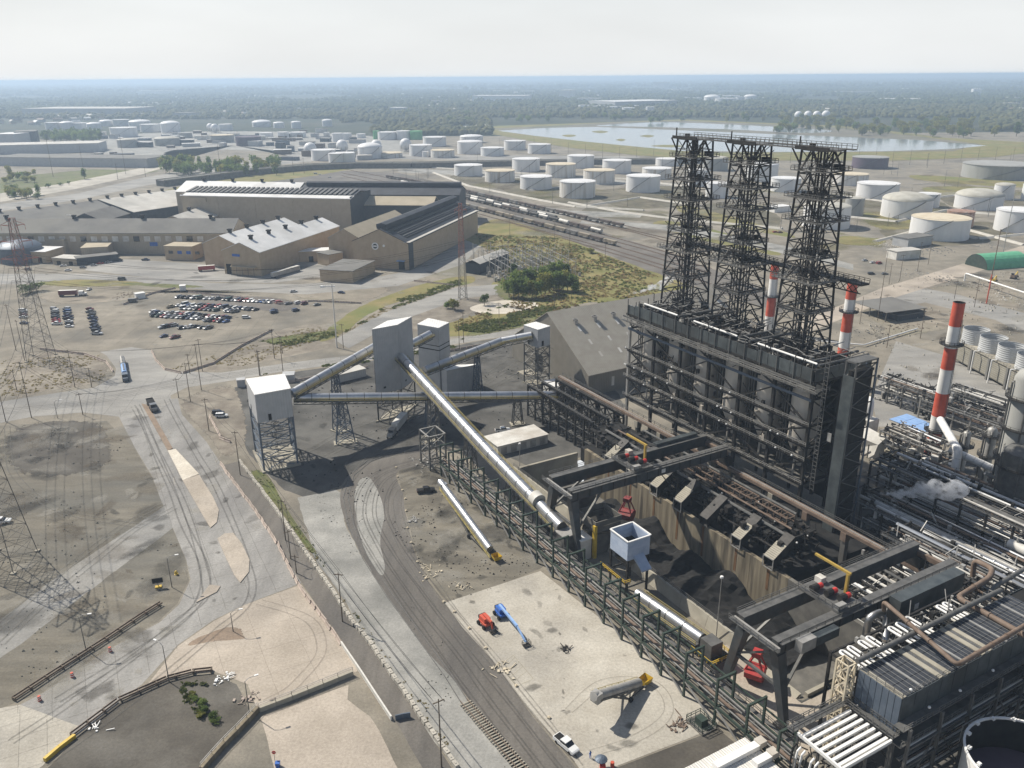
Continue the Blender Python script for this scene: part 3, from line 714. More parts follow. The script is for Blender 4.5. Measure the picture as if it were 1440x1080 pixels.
# ------------------------------------------------------------------ three derricks and their walkway
def derrick(u,label):
 d = ct('derrick',label,'derrick',u,7.5,46.7,'derricks on the coker deck')
 z1 = 58.3
 fr,tp = 5.9,4.1
 for sx,sy in ((-1,-1),(1,-1),(1,1),(-1,1)):
  MB().bar((sx * fr,sy * fr,0),(sx * tp,sy * tp,z1),.62).build('leg',M['steel'],d)
 n = 9
 for i in range(n):
  t0,t1 = i / n,(i + 1) / n
  a0,a1 = fr + (tp - fr) * t0,fr + (tp - fr) * t1
  zA,zB = z1 * t0,z1 * t1
  for (x0,y0),(x1,y1) in (((-1,-1),(1,-1)),((1,-1),(1,1)),((1,1),(-1,1)),((-1,1),(-1,-1))):
   MB().bar((x0 * a0,y0 * a0,zA),((x0 + x1) / 2 * a1,(y0 + y1) / 2 * a1,zB),.3).build('brace',M['steel'],d)
   MB().bar((x1 * a0,y1 * a0,zA),((x0 + x1) / 2 * a1 + .02,(y0 + y1) / 2 * a1,zB),.3).build('brace',M['steel'],d)
   MB().bar((x0 * a1,y0 * a1,zB),(x1 * a1,y1 * a1,zB),.3).build('girt',M['steel'],d)
   am = (a0 + a1) / 2; zm = (zA + zB) / 2
   MB().bar((x0 * am,y0 * am,zm),(x1 * am,y1 * am,zm),.2).build('girt',M['steel2'],d)
   MB().bar((x0 * a1,y0 * a1,zB - .1),((x0 + x1) / 2 * am,(y0 + y1) / 2 * am,zm),.18).build('brace',M['steel2'],d)
# drill stem guides
 b = MB()
 for x in (-2.6,2.6):
  for y in (-1.2,1.2): b.bar((x,y,0),(x,y,z1),.34)
  for k in range(22): b.bar((x,-1.2,2.6 * k + 1),(x,1.2,2.6 * k + 3),.16)
 for k in range(19): b.bar((-2.6,-1.2,3 * k + 2),(2.6,-1.2,3 * k + 2 + (1.5 if k % 2 else 0)),.16)
 b.build('drill_guide',M['steel'],d)
 b = MB().tube([(-2.6,0,2),(-2.6,0,46)],.22,6); b.build('drill_stem',M['steel2'],d)
 b = MB().tube([(2.6,0,2),(2.6,0,40)],.22,6); b.build('drill_stem',M['steel2'],d)
 for z,e_ in ((52.6,1.6),(45.2,2.1),(38.6,1.9),(28.0,.4),(21.4,2.4),(12,.4)):
  a = fr + (tp - fr) * z / z1 + e_
  b = MB(); a2 = a - 1.5
  b.box(-a,a,-a,-a2,z,z + .18); b.box(-a,a,a2,a,z,z + .18); b.box(-a,-a2,-a2,a2,z,z + .18); b.box(a2,a,-a2,a2,z,z + .18)
  pl = b.build('platform',M['steel2'],d)
  MB().rail([(-a,-a,z + .18),(a,-a,z + .18),(a,a,z + .18),(-a,a,z + .18),(-a,-a,z + .18)],1.2,.11,1.4).build('handrail',M['steel2'],pl)
 b = MB().cbox(2.8,3.6,52.8,2.2,1.6,1.6); b.build('sheave_house',M['steel'],d)
 b = MB().tube([(-tp,0,z1),(-tp,0,z1 + 1.6)],.9,10); b.build('crown_sheave',M['steel'],d)
 cl = MB(); q = random.Random(int(u))
 for i in range(90):
  z = q.choice([52.8,45.4,38.8,28.2,21.6,1]); a = 4.4
  x,y = q.uniform(-a,a),q.uniform(-a,a)
  if q.random() < .5: s = q.uniform(.3,1.2); cl.cbox(x,y,z,s,s,s * 1.5)
  else: cl.bar((x,y,z),(x + q.uniform(-3,3),y + q.uniform(-3,3),z + q.uniform(0,4)),.18)
 co = cl.build('derrick_fittings',M['steel'],d); co['kind'] = 'stuff'
 return d
DU = [21.5,47.5,75.0]
derrick(DU[0],'black lattice derrick farthest along the coker deck, at its steam vent end')
derrick(DU[1],'black lattice derrick standing between the two others on the coker deck')
derrick(DU[2],'black lattice derrick at the elevator end of the coker deck')
wk = ct('derrick_walkway','railed walkway joining the tops of the three black derricks','walkway',0,7.5,105.2)
MB().box(DU[0] - 5.5,DU[2] + 8,-3.6,-2.0,0,.35).build('deck',M['steel2'],wk)
MB().box(DU[0] - 5.5,DU[2] + 8,2.6,4.2,0,.35).build('deck',M['steel2'],wk)
for i,u in enumerate(DU):
 MB().box(u - 6,u + 6,-5,-4.6,-.1,.9).build('crown_beam',M['steel'],wk)
 for s in (-1,1):
  MB().bar((u + s * 5,-3,-4.6),(u + s * 8.6,-3,-.1),.34).build('knee_brace',M['steel'],wk)
 MB().box(u - 6,u + 6,-2,2.6,.02,.3).build('deck',M['steel2'],wk)
 MB().bar((u - 5.5,-3.6,.4),(u - 5.5,-3.6,3.4),.3).build('light_mast',M['steel'],wk)
for v in (-3.6,4.2):
 MB().rail([(DU[0] - 5.5,v,.36),(DU[2] + 8,v,.36)],1.25,.13,1.8).build('handrail',M['steel2'],wk)
mw = ct('derrick_walkway','dark service walkway crossing the derricks at half height','walkway',0,14.0,68.0)
MB().box(DU[0] - 7,DU[2] + 15,-1.8,1.8,0,.5).build('deck',M['steel'],mw)
for v in (-1.8,1.8): MB().rail([(DU[0] - 7,v,.5),(DU[2] + 15,v,.5)],1.25,.12,1.8).build('handrail',M['steel'],mw)
b = MB()
for k in range(34):
 a = DU[0] - 7 + k * 2.2
 b.bar((a,-1.6,-2.2),(a + 2.2,-1.6,0),.18); b.bar((a,-1.6,0),(a + 2.2,-1.6,-2.2),.18)
b.bar((DU[0] - 7,-1.6,-2.2),(DU[2] + 15,-1.6,-2.2),.3)
b.build('truss',M['steel'],mw)
# ------------------------------------------------------------------ trestle at the far end of the runway
tr = ct('trestle','dense dark steel trestle carrying the runway past the far end of the pit','trestle',0,-22)
tops = []
for j,v in enumerate((0,-6.5,-13)):
 MB().box(-17,27,v - .4,v + .4,12.3,13.2).build('beam',M['steel'],tr)
 MB().rail([(-17,v - 1,13.2),(27,v - 1,13.2)],1.1,.12,2).build('handrail',M['steel2'],tr)
 for i in range(9):
  u = -17 + 5.5 * i
  MB().box(u - .3,u + .3,v - .3,v + .3,0,12.3).build('column',M['steel'],tr)
  if i < 8:
   for (z0,z1) in ((0,4),(4,8),(8,12.2)):
    MB().bar((u,v,z0),(u + 5.5,v,z1),.26).build('brace',M['steel'],tr)
    MB().bar((u + 5.5,v + .3,z0),(u,v + .3,z1),.26).build('brace',M['steel'],tr)
    MB().bar((u,v,z1),(u + 5.5,v,z1),.26).build('girt',M['steel2'],tr)
  if j:
   for z in (4,8,12): MB().bar((u,v,z),(u,v + 6.5,z),.24).build('girt',M['steel'],tr)
# ------------------------------------------------------------------ the coke pit
pt = ct('coke_pit','sunken concrete coke pit with rust stained back wall and black coke heaps','coke pit',0,0)
MB().box(PU0,PU1,PV0,PV1 + .0,PZ - .4,PZ).build('pit_floor',M['concdark'],pt)
n = 9
for i in range(n):
 a = PU0 + 4 + (PU1 - PU0 - 5) / n * i; b_ = a + (PU1 - PU0 - 5) / n - .08
 MB().box(a,b_,-41.2,-40.02,PZ,6.0).build('back_wall_panel',M['concstain' if a < 115 else 'concdark'],pt)
for u in cu:
 MB().box(u - .45,u + .4,-41.26,-41.21,PZ + 3 + r.random() * 5,5.6).build('rust_streak',M['rust'],pt)
for i in range(13):
 a = PU0 - 2 + (PU1 - PU0 + 2) / 13 * i; b_ = a + (PU1 - PU0 + 2) / 13 - .08; ht = 3.1 if a < 124 else .7
 MB().add([(a,-66.9,0),(b_,-66.9,0),(b_,-64.4,PZ),(a,-64.4,PZ),(a,-66.0,ht),(b_,-66.0,ht),(b_,-65.3,ht),(a,-65.3,ht)],
 [(0,1,5,4),(4,5,6,7),(7,6,2,3),(0,4,7,3),(1,2,6,5),(0,3,2,1)]).build('front_wall_panel',M['conc'],pt)
MB().box(PU0 - .9,PU0,-64.4,-41.2,PZ,3.0).build('end_wall',M['conc'],pt)
MB().box(PU1,PU1 + .9,-64.4,-41.2,PZ,.9).build('end_wall',M['conc'],pt)
MB().box(44,45,-64.0,-46,PZ,2.0).build('partition_wall',M['concdark'],pt)
MB().rail([(PU0 - 2,-65.6,3.1),(124,-65.6,3.1)],1.1,.1,3).build('handrail',M['steel2'],pt)
b = MB(); NX,NY = 70,18
from mathutils import noise as mnz
for i in range(NX + 1):
 for j in range(NY + 1):
  u = 46 + 88 * i / NX; t = j / NY; v = -64.2 + 22.9 * t
  h = PZ + .2 + 5.0 * max(0,t - .35 + .25 * math.sin(u * .21)) * (1 + .5 * math.sin(u * .37 + 1)) + 1.6 * mnz.noise((u * .14,v * .14,0)) + .9 * mnz.noise((u * .5,v * .5,3))
  b.v.append((u,v,max(PZ + .05,min(h,1.5))))
for i in range(NX):
 for j in range(NY):
  a = i * (NY + 1) + j; b.f.append((a,a + NY + 1,a + NY + 2,a + 1)); b.m.append(0)
o = b.build('coke_heap',M['coke'],None,UO,UA); o['kind'] = 'stuff'; o['label'] = 'black petroleum coke heaped in the pit'
# ------------------------------------------------------------------ gantry cranes over the pit
M['ochre'] = mat('ochre paint',(.36,.24,.05),(.44,.31,.08),.6,scale=.8,coords='object')
M['girder'] = mat('dark girder paint',(.042,.047,.05),(.075,.08,.082),.6,.1,scale=.4,coords='object',c3=(.10,.075,.055),scale2=.15,amt3=.5)
def crane(u,v0,label,tv,big):
 c = ct('gantry_crane',label,'gantry crane',u,v0,0,'gantry cranes over the coke pit')
 L = -21 - v0
 for s in (-1,1):
  x = s * 4.6
  g = MB().box(x - .75,x + .75,-1.2,L - .2,17.2,20.4).build('girder',M['girder'],c)
  for k in range(14):
   y = 1 + k * (L - 4) / 13
   MB().box(x + s * .76,x + s * .88,y,y + .25,17.4,20.2).build('stiffener',M['steel'],g)
  MB().box(x - .9,x + .9,-1.3,L,20.4,20.55).build('rail_flange',M['steel2'],g)
  MB().rail([(x + s * 1.5,-1,20.3),(x + s * 1.5,L,20.3)],1.1,.1,2.4).build('handrail',M['steel2'],g)
  MB().box(x + (s * .8 if s > 0 else -1.7),x + (s * 1.7 if s > 0 else -.8),-1,L,20.15,20.28).build('catwalk',M['steel2'],g)
# splayed front legs
  xb = s * 8.4
  MB().add([(xb - .8,-.6,1.2),(xb + .8,-.6,1.2),(xb + .8,.6,1.2),(xb - .8,.6,1.2),(x - 1.1,-1.2,17.2),(x + 1.1,-1.2,17.2),(x + 1.1,1.2,17.2),(x - 1.1,1.2,17.2)],
  [(3,2,1,0),(4,5,6,7),(0,1,5,4),(1,2,6,5),(2,3,7,6),(3,0,4,7)]).build('leg',M['girder'],c)
  MB().bar((x + s * 2.2,.3,9),(x,9.5,17.3),.55).build('knee_brace',M['steel2'],c)
  MB().box(xb - 2.2,xb + 2.2,-.9,.9,.45,1.25).build('bogie',M['steel'],c)
  MB().box(x - 2.2,x + 2.2,L - .9,L + .9,14.6,17.2).build('end_truck',M['steel'],c)
 MB().bar((-6.2,0,9.5),(6.2,0,9.5),.6).build('leg_tie',M['steel2'],c)
 MB().bar((-6.0,0,9.8),(4.0,0,16.8),.4).build('leg_tie',M['steel2'],c)
 MB().box(-6.2,6.2,-1.9,-1.25,18.6,19.6).build('end_tie',M['pale'],c)
 MB().box(-5.3,5.3,L - .6,L + .4,17.4,18.6).build('end_tie',M['rustpipe'],c)
 p = MB().box(-6.2,6.2,-3.2,-1.9,19.6,19.75).build('end_platform',M['steel2'],c)
 MB().rail([(-6.2,-3.2,19.75),(6.2,-3.2,19.75)],1.1,.1,2).build('handrail',M['steel2'],p)
# trolley with hoist motors and yellow jib
 t = MB().box(-5.4,5.4,tv - 3.4,tv + 3.4,20.7,21.2).build('trolley',M['steel2'],c)
 for (x,y) in ((-2.4,-1.6),(.4,-.4),(3.0,.6)):
  MB().tube([(x,tv + y - 1.2,22.1),(x,tv + y + .6,22.1)],.75,10).build('hoist_drum',M['steel'],t)
  MB().tube([(x,tv + y + .7,22.0),(x,tv + y + 1.9,22.0)],.62,10).build('motor',M['red'],t)
 MB().cbox(-4.2,tv + 2,21.2,1.8,1.6,1.4).build('control_box',M['dirtywhite'],t)
 MB().cbox(4.4,tv - 2,21.2,1.2,2.6,.9).build('control_box',M['pale'],t)
 MB().rail([(-5.4,tv - 3.4,21.2),(5.4,tv - 3.4,21.2),(5.4,tv + 3.4,21.2)],1.1,.1,1.6).build('handrail',M['steel2'],t)
 j = MB().box(1.1,1.7,tv + 3.1,tv + 3.7,21.2,25.8).build('jib_post',M['ochre'],t)
 MB().box(-7.4,2.0,tv + 3.2,tv + 3.7,25.81,26.3).build('jib_arm',M['ochre'],t)
 if big:
  MB().box(6.6,9.4,L - 25,L - 3,15.6,20.9).build('electrical_house',M['slate'],c)
  MB().box(9.41,9.46,L - 20,L - 18.6,17.2,18.6).build('sign_plate',M['white'],c)
  MB().box(6.4,8.2,2.5,6.5,18.0,20.6).build('control_cab',M['pale'],c)
  MB().box(6.4,8.0,7.2,13.5,18.0,20.0).build('cabinet',M['slate'],c)
 else:
  MB().box(-6.8,-5.0,L - 19,L - 3,20.8,21.5).build('cable_tray',M['slate'],c)
  MB().box(5.45,5.5,30,31.4,18.0,19.2).build('sign_plate',M['white'],c)
# hoist ropes and clamshell grab
 return c
crane(71.6,-76.5,'dark grey gantry crane whose red grab hangs over the middle of the pit',23.5,False)
crane(145.0,-76.5,'dark grey gantry crane with long boxed electrical house at the near end of the pit',19.5,True)
def grab(label,u,v,z,ropes,m):
 g = ct('clamshell_grab',label,'grab bucket',u,v,z,None,.5); g.scale = (1.2,) * 3
 for s in (-1,1):
  sh = MB().extr([(0,1.6),(s * 1.9,1.0),(s * 1.7,-.2),(s * .3,-1.3),(0,-1.2)][::s],'x',-1.6,1.6)
  sh.build('shell',m,g)
  MB().bar((s * 1.7,-1.2,.9),(s * .4,-.6,4.2),.28).build('arm',m,g)
  MB().bar((s * 1.7,1.2,.9),(s * .4,.6,4.2),.28).build('arm',m,g)
 MB().cbox(0,0,4.0,1.6,1.8,1.0).build('head_block',m,g)
 if ropes:
  for s in (-.4,.4): MB().bar((s,0,5),(s,0,5 + ropes),.1).build('rope',M['steel'],g)
M['grabred'] = mat('scuffed red grab',(.34,.03,.028),(.42,.05,.045),.6,scale=.8,coords='object',c3=(.16,.05,.04),scale2=.5)
GR = mat('dull red grab',(.30,.05,.05),(.16,.06,.055),.6,scale=.8,coords='object')
grab('dull red clamshell grab hanging from its crane above the coke',70.5,-53.2,3.0,8.5,GR)
grab('bright red clamshell grab parked on the ground beside a crane leg',139.0,-70.0,1.6,0,M['grabred'])
# hoppers beside the pit
hb_ = ct('loading_hopper','pale blue steel hopper on a dark frame beside the pit','hopper',96.2,-72.2)
for x,y,sx,sy in ((0,-3.4,3.6,.12),(0,3.4,3.6,.12),(-3.6,0,.12,3.4),(3.6,0,.12,3.4)):
 for k in range(4):
  MB().box(x - sx,x + sx,y - sy + .0,y + sy,10.6 + k * 1.35,11.9 + k * 1.35).build('side_panel',M['binblue'],hb_)
for x,y,sx,sy in ((0,-3.55,3.8,.2),(0,3.55,3.8,.2),(-3.75,0,.2,3.3),(3.75,0,.2,3.3)):
 MB().box(x - sx,x + sx,y - sy,y + sy,16.0,16.25).build('rim',M['white'],hb_)
MB().box(-3.4,3.4,-3.2,3.2,12.2,12.4).build('grizzly',M['black'],hb_)
MB().lathe([(1.0,6.2),(1.2,7),(4.9,10.5)],4).build('funnel',M['steel2'],hb_)
for x in (-3.5,3.5):
 for y in (-3.2,3.2): MB().box(x - .25,x + .25,y - .25,y + .25,0,10.6).build('leg',M['steel'],hb_)
for z in (4.5,10.2):
 MB().box(-3.5,3.5,-3.4,-3.1,z,z + .4).build('beam',M['steel'],hb_); MB().box(-3.7,-3.4,-3.2,3.2,z,z + .4).build('beam',M['steel'],hb_)
MB().bar((-3.5,-3.2,.3),(3.5,-3.2,4.5),.25).build('brace',M['steel'],hb_)
b = MB().box(-5.2,5.2,-5.2,-3.5,5.0,5.15).build('platform',M['steel'],hb_)
MB().rail([(-5.2,-5.2,5.1),(5.2,-5.2,5.1),(5.2,-3.5,5.1)],1.1,.12,1.5).build('handrail',M['yellow'],b)
MB().add([(3.7,-1.5,11.6),(3.7,1.5,11.6),(7.2,1.5,9.0),(7.2,-1.5,9.0),(3.7,-1.5,10.6),(3.7,1.5,10.6),(7.2,1.5,8.6),(7.2,-1.5,8.6)],[(0,1,2,3),(4,7,6,5),(0,3,7,4),(1,5,6,2),(2,6,7,3)]).build('chute',M['binblue'],hb_)
h2 = ct('crusher_hopper','dark square crusher hopper beneath the pit crane with a yellow post','hopper',76.5,-67.5)
for z0,z1,a in ((0,6.4,3.4),(7.6,9.2,4.2),(9.4,11.0,4.4)):
 MB().box(-a,a,-a,-a + .3,z0,z1).build('wall_panel',M['concdark'],h2); MB().box(-a,a,a - .3,a,z0,z1).build('wall_panel',M['concdark'],h2)
 MB().box(-a,-a + .3,-a + .31,a - .31,z0,z1).build('wall_panel',M['concdark'],h2); MB().box(a - .3,a,-a + .31,a - .31,z0,z1).build('wall_panel',M['concdark'],h2)
MB().lathe([(4.8,6.4),(6.0,7.6)],4).build('skirt',M['concdark'],h2)
MB().box(3.6,4.6,-4.9,-4.0,0,10).build('post',M['yellow'],h2)
sh = ct('control_house','small pale control house beside the crane leg','control house',78,-74.5)
MB().box(-2.3,2.3,-1.7,1.7,0,6.2).build('wall',M['dirtywhite'],sh); MB().box(-2.5,2.5,-1.9,1.9,6.2,6.45).build('roof',M['white'],sh)
MB().box(-.5,.5,-1.75,-1.71,0,2.1).build('door',M['slate'],sh)
MB().cbox(-3.4,0,0,1.6,2.2,2.4).build('cabinet',M['dirtywhite'],sh)
# ------------------------------------------------------------------ green portal frames along the pad
tf = ct('pipe_bridge','long dark green steel bridge of portal frames along the concrete pad','pipe bridge',0,0)
PU = [13.6,20,26.8,35.5,44.7,52.1,59.8,67.4,75,83,90.6,98,106,113.2,120.6,127.6,135.2,144.6,153,161]
for i,u in enumerate(PU):
 H = 11.4
 for v in (-87,-82.4):
  MB().box(u - .22,u + .22,v - .22,v + .22,0,H).build('post',M['green'],tf)
 MB().box(u - .24,u + .24,-86.77,-82.63,H - .5,H - .1).build('crossbeam',M['green'],tf)
 MB().box(u - .2,u + .2,-86.77,-82.63,4.0,4.4).build('crossbeam',M['green'],tf)
 if i:
  a = PU[i - 1]
  MB().bar((a + .3,-87.1,4.1),(u - .3,-87.1,.2),.28).build('diagonal',M['pale'],tf)  # pale steel puts the sunlit white of these green members into the colour
  MB().bar((a + .2,-82.3,.2),(u - .2,-82.3,4.1),.24).build('diagonal',M['steel2'],tf)
  for v in (-87,-82.4):
   MB().box(a + .23,u - .23,v - .18,v + .18,4.2,4.8).build('girder',M['green'],tf)
  if i > 10:
   MB().box(a + .25,u - .25,-82.5,-82.3,8.3,8.7).build('girder',M['green'],tf)
for k,v in enumerate((-86,-85.2,-84.4,-83.5)):
 MB().tube([(PU[0] - 1,v,5.1),(PU[-1] + 3,v,5.1)],(.22,.35,.18,.3)[k],8).build('pipe',M['rustpipe' if k == 1 else 'steel2'],tf)
b = MB().box(PU[0],PU[-1],-81.9,-80.9,4.6,4.7).build('walkway',M['steel2'],tf)
MB().rail([(PU[0],-80.9,4.7),(PU[-1],-80.9,4.7)],1.1,.1,2).build('handrail',M['steel2'],tf)
b = MB();
b2 = tf
et = ct('frame_tower','square grey lattice tower at the far end of the green pipe bridge','tower',4.5,-85.5)
for x in (-4,3.6):
 for y in (-3,3): MB().box(x - .25,x + .25,y - .25,y + .25,0,12.6).build('post',M['steel2'],et)
for z in (4.2,8.4,12.4):
 for y in (-3,3): MB().bar((-4,y,z),(3.6,y,z),.35).build('beam',M['pale' if z > 12 else 'steel2'],et)
 for x in (-4,3.6): MB().bar((x,-3,z),(x,3,z),.35).build('beam',M['pale' if z > 12 else 'steel2'],et)
for z in (0,4.2,8.4):
 for y in (-3,3): MB().bar((-4,y,z + .2),(3.6,y,z + 4),.22).build('brace',M['steel2'],et)
 for x in (-4,3.6): MB().bar((x,-3,z + .2),(x,3,z + 4),.22).build('brace',M['steel2'],et)
# ------------------------------------------------------------------ conveyors
def gallery(name,label,pts,r=1.5,rail=True,truss=True,caps=None):
 P = [Vector(p) for p in pts]
 o = thing(name,label,'conveyor',P[0])
 for s in range(len(P) - 1):
  a,c = P[s] - P[0],P[s + 1] - P[0]
  d = c - a; L = d.length; dn = d.normalized()
  side = dn.cross(Vector((0,0,1))).normalized(); upv = side.cross(dn)
  n = max(1,round(L / 6.0))
  for k in range(n):
   p,q = a + dn * (L * k / n + .03),a + dn * (L * (k + 1) / n - .03)
   b = MB()
   vs,fs = [],[]
   m_ = 12
   for e_ in (p,q):
    for j in range(m_ + 1):
     t = math.pi * (-.18 + 1.36 * j / m_)
     vs.append(e_ + side * (r * _c(t)) + upv * (r * _s(t) + .2))
   for j in range(m_): fs.append((j,j + m_ + 1,j + m_ + 2,j + 1))
   fs.append(tuple(range(m_ + 1))); fs.append(tuple(range(m_ + 1,2 * m_ + 2))[::-1])
   fs.append((0,m_,2 * m_ + 1,m_ + 1))
   b.add(vs,fs)
   b.build('hood_panel',M['galv'],o,smooth=True)
   MB().tube([q - dn * .12 + upv * .2,q + dn * .12 + upv * .2],r + .05,14).build('ring_band',M['steel2'],o,smooth=True)
  for sg in (-1,1):
   e0,e1 = a + side * sg * (r + .55) - upv * .8,c + side * sg * (r + .55) - upv * .8
   w_ = MB().bar(e0,e1,1.1,.14).build('walkway',M['steel2'],o)
   if rail:
    hr = MB(); nn = max(1,int(L / 2.2))
    o0,o1 = a + side * sg * (r + 1.05) - upv * .8,c + side * sg * (r + 1.05) - upv * .8
    for hh in (.6,1.15): hr.bar(o0 + upv * hh,o1 + upv * hh,.11)
    for k in range(nn + 1):
     x = o0.lerp(o1,k / nn); hr.bar(x,x + upv * 1.15,.09)
    hr.build('handrail',M['yellowrail'],w_)
  if truss:
   t = MB(); nn = max(1,round(L / 3.0))
   for sg in (-1,1):
    l0,l1 = a + side * sg * r * .9 - upv * 2.0,c + side * sg * r * .9 - upv * 2.0
    u0,u1 = a + side * sg * r * .9 - upv * .75,c + side * sg * r * .9 - upv * .75
    t.bar(l0,l1,.26); t.bar(u0,u1,.26)
    for k in range(nn):
     t.bar(l0.lerp(l1,k / nn),u0.lerp(u1,(k + 1) / nn),.15); t.bar(l0.lerp(l1,k / nn),u0.lerp(u1,k / nn),.15)
   t.build('truss',M['steel2'],o)
 return o
M['yellowrail'] = mat('faded yellow rail',(.34,.28,.10),(.42,.35,.14),.6,scale=.5,coords='object')
lc = gallery('conveyor','long bright metal conveyor tube descending from the tall tower to the pit crane',[W(-41,-77.2,24.6),W(33.8,-78.6,14),W(73,-77.9,7.6)],1.5)
gallery('conveyor','low silver conveyor tube ending in a railed drive box beside the pit wall',[W(105,-76.2,4.2),W(126.5,-74.2,4.0)],1.25)
fb = ct('feed_box','pale feeder box where the long conveyor ends under the pit crane','feeder',75.5,-78)
MB().box(-2,2,-2,2,0,7).build('casing',M['steel2'],fb); MB().box(-2.2,2.2,-2.2,2.2,7,7.3).build('roof',M['pale'],fb)
bx = MB()
tb = ct('conveyor_tail_box','grey drive box with yellow handrails at the low end of the long conveyor','drive box',129.2,-74.0)
MB().cbox(0,0,2.2,3.6,3.4,3.4).build('casing',M['steel2'],tb); MB().box(-3,3.6,-3.2,3.2,1.9,2.1).build('platform',M['steel'],tb)
MB().rail([(-3,-3.2,2.1),(3.6,-3.2,2.1),(3.6,3.2,2.1),(-3,3.2,2.1)],1.1,.14,1.3).build('handrail',M['yellow'],tb)
for x in (-2.6,3.2):
 for y in (-2.8,2.8): MB().box(x - .15,x + .15,y - .15,y + .15,0,1.9).build('leg',M['steel'],tb)
jb = ct('conveyor_joint','cream transfer collar round the long conveyor near the crane','transfer box',60,-78.0,8.3)
MB().tube([(-1.3,0,2.3),(1.3,0,1.9)],2.2,14).build('collar',M['dirtywhite'],jb,smooth=True)
for y in (-1.6,1.6): MB().box(-.2,.2,y - .2,y + .2,-8.3,.6).build('leg',M['steel2'],jb)
gallery('conveyor','inclined metal conveyor tube between the low white box tower and the tall tower',[(-77.2,270.5,21.6),(-52.6,307,27.4)],1.45)
gallery('conveyor','nearly level metal conveyor tube crossing behind the long descending one',[(-77.0,272.5,19.4),(17.5,297,10.2)],1.45)
gallery('conveyor','curved metal conveyor tube climbing to the barn gable tower',[(-35,314.5,14.6),(-4.4,334.2,20.4),(8.6,334.5,22.8)],1.5)
gallery('conveyor','short metal conveyor tube between the tall tower and the tower behind it',[(-40.5,316,25.0),(-33.5,326.5,26.2)],1.4)
def bent(label,x,y,h,base,top,rz,m='bluegrey'):
 b_ = thing('conveyor_bent',label,'support tower',(x,y,0),rz)
 for sx in (-1,1):
  for sy in (-1,1): MB().bar((sx * base[0],sy * base[1],0),(sx * top[0],sy * top[1],h),.36).build('leg',M[m],b_)
 n = max(2,round(h / 4))
 l = MB()
 for i in range(n):
  t0,t1 = i / n,(i + 1) / n
  f = lambda t,k: base[k] + (top[k] - base[k]) * t
  for sy in (-1,1):
   l.bar((-f(t0,0),sy * f(t0,1),h * t0),(f(t1,0),sy * f(t1,1),h * t1),.2); l.bar((f(t0,0),sy * f(t0,1),h * t0),(-f(t1,0),sy * f(t1,1),h * t1),.2)
   l.bar((-f(t1,0),sy * f(t1,1),h * t1),(f(t1,0),sy * f(t1,1),h * t1),.2)
  for sx in (-1,1):
   l.bar((sx * f(t0,0),-f(t0,1),h * t0),(sx * f(t1,0),f(t1,1),h * t1),.18)
 l.build('lacing',M[m],b_)
 MB().box(-base[0] - .8,base[0] + .8,-base[1] - .8,base[1] + .8,0,.35).build('footing',M['conc'],b_)
bent('blue grey lattice support under the inclined conveyor',-65.3,288,22.4,(2.2,1.4),(1.3,.6),R_(-34))
bent('tall blue grey lattice support next to the white box tower',-61.0,276.8,15.8,(3.4,1.2),(1.4,.6),R_(15))
bent('lattice support where the long conveyor crosses the level one',-30,284.6,13.0,(2.4,2.4),(1.6,1.6),R_(15))
bent('slim blue lattice support under the curved conveyor by the barn',-14.5,327.5,16.2,(1.6,1.6),(.7,.7),R_(33))
bent('low lattice support under the right end of the level conveyor',2,293,9.4,(2,1.2),(1.2,.8),R_(15),'steel2')
for u,v,h,lab in ((-12,-77.7,18.2,'steel support under the upper half of the long conveyor'),(18,-78.3,13.8,'steel support under the long conveyor by the frame tower'),(46,-78.4,9.8,'steel support under the middle of the long conveyor')):
 p = W(u,v); bent(lab,p.x,p.y,h,(1.8,2.0),(1.0,1.3),UA,'steel2')
# box towers
def poly_wall(o,poly,z0,zt,m,name='wall'):
 """one wall per side of a polygon; zt gives the top height at each corner"""
 n = len(poly)
 for i in range(n):
  a,c = poly[i],poly[(i + 1) % n]
  k = max(1,round((min(zt) - z0) / 4.5)) if name == 'wall' else 1
  dx,dy = c[1] - a[1],a[0] - c[0]; ln = math.hypot(dx,dy)
  for j in range(k):      # courses of cladding, each lapping 4 cm over the one below
   e_ = .04 * (k - j) / ln; ex,ey = dx * e_,dy * e_
   za,zc = z0 + (zt[i] - z0) * j / k,z0 + (zt[(i + 1) % n] - z0) * j / k; zb,zd = z0 + (zt[i] - z0) * (j + 1) / k,z0 + (zt[(i + 1) % n] - z0) * (j + 1) / k
   MB().add([(a[0] + ex,a[1] + ey,za),(c[0] + ex,c[1] + ey,zc),(c[0] + ex * .2,c[1] + ey * .2,zd),(a[0] + ex * .2,a[1] + ey * .2,zb)],[(0,1,2,3)]).build('wall_panel',m,o)
  if ln > 6 and z0 > 1:
   mx,my = a[0] + (c[0] - a[0]) * .3,a[1] + (c[1] - a[1]) * .3; ux,uy = (c[0] - a[0]) / ln,(c[1] - a[1]) / ln; nx,ny = dx / ln * .16,dy / ln * .16
   MB().add([(mx + nx,my + ny,z0 + .3),(mx + ux + nx,my + uy + ny,z0 + .3),(mx + ux + nx,my + uy + ny,z0 + 2.6),(mx + nx,my + ny,z0 + 2.6)],[(0,1,2,3)]).build('door',M['black'],o)
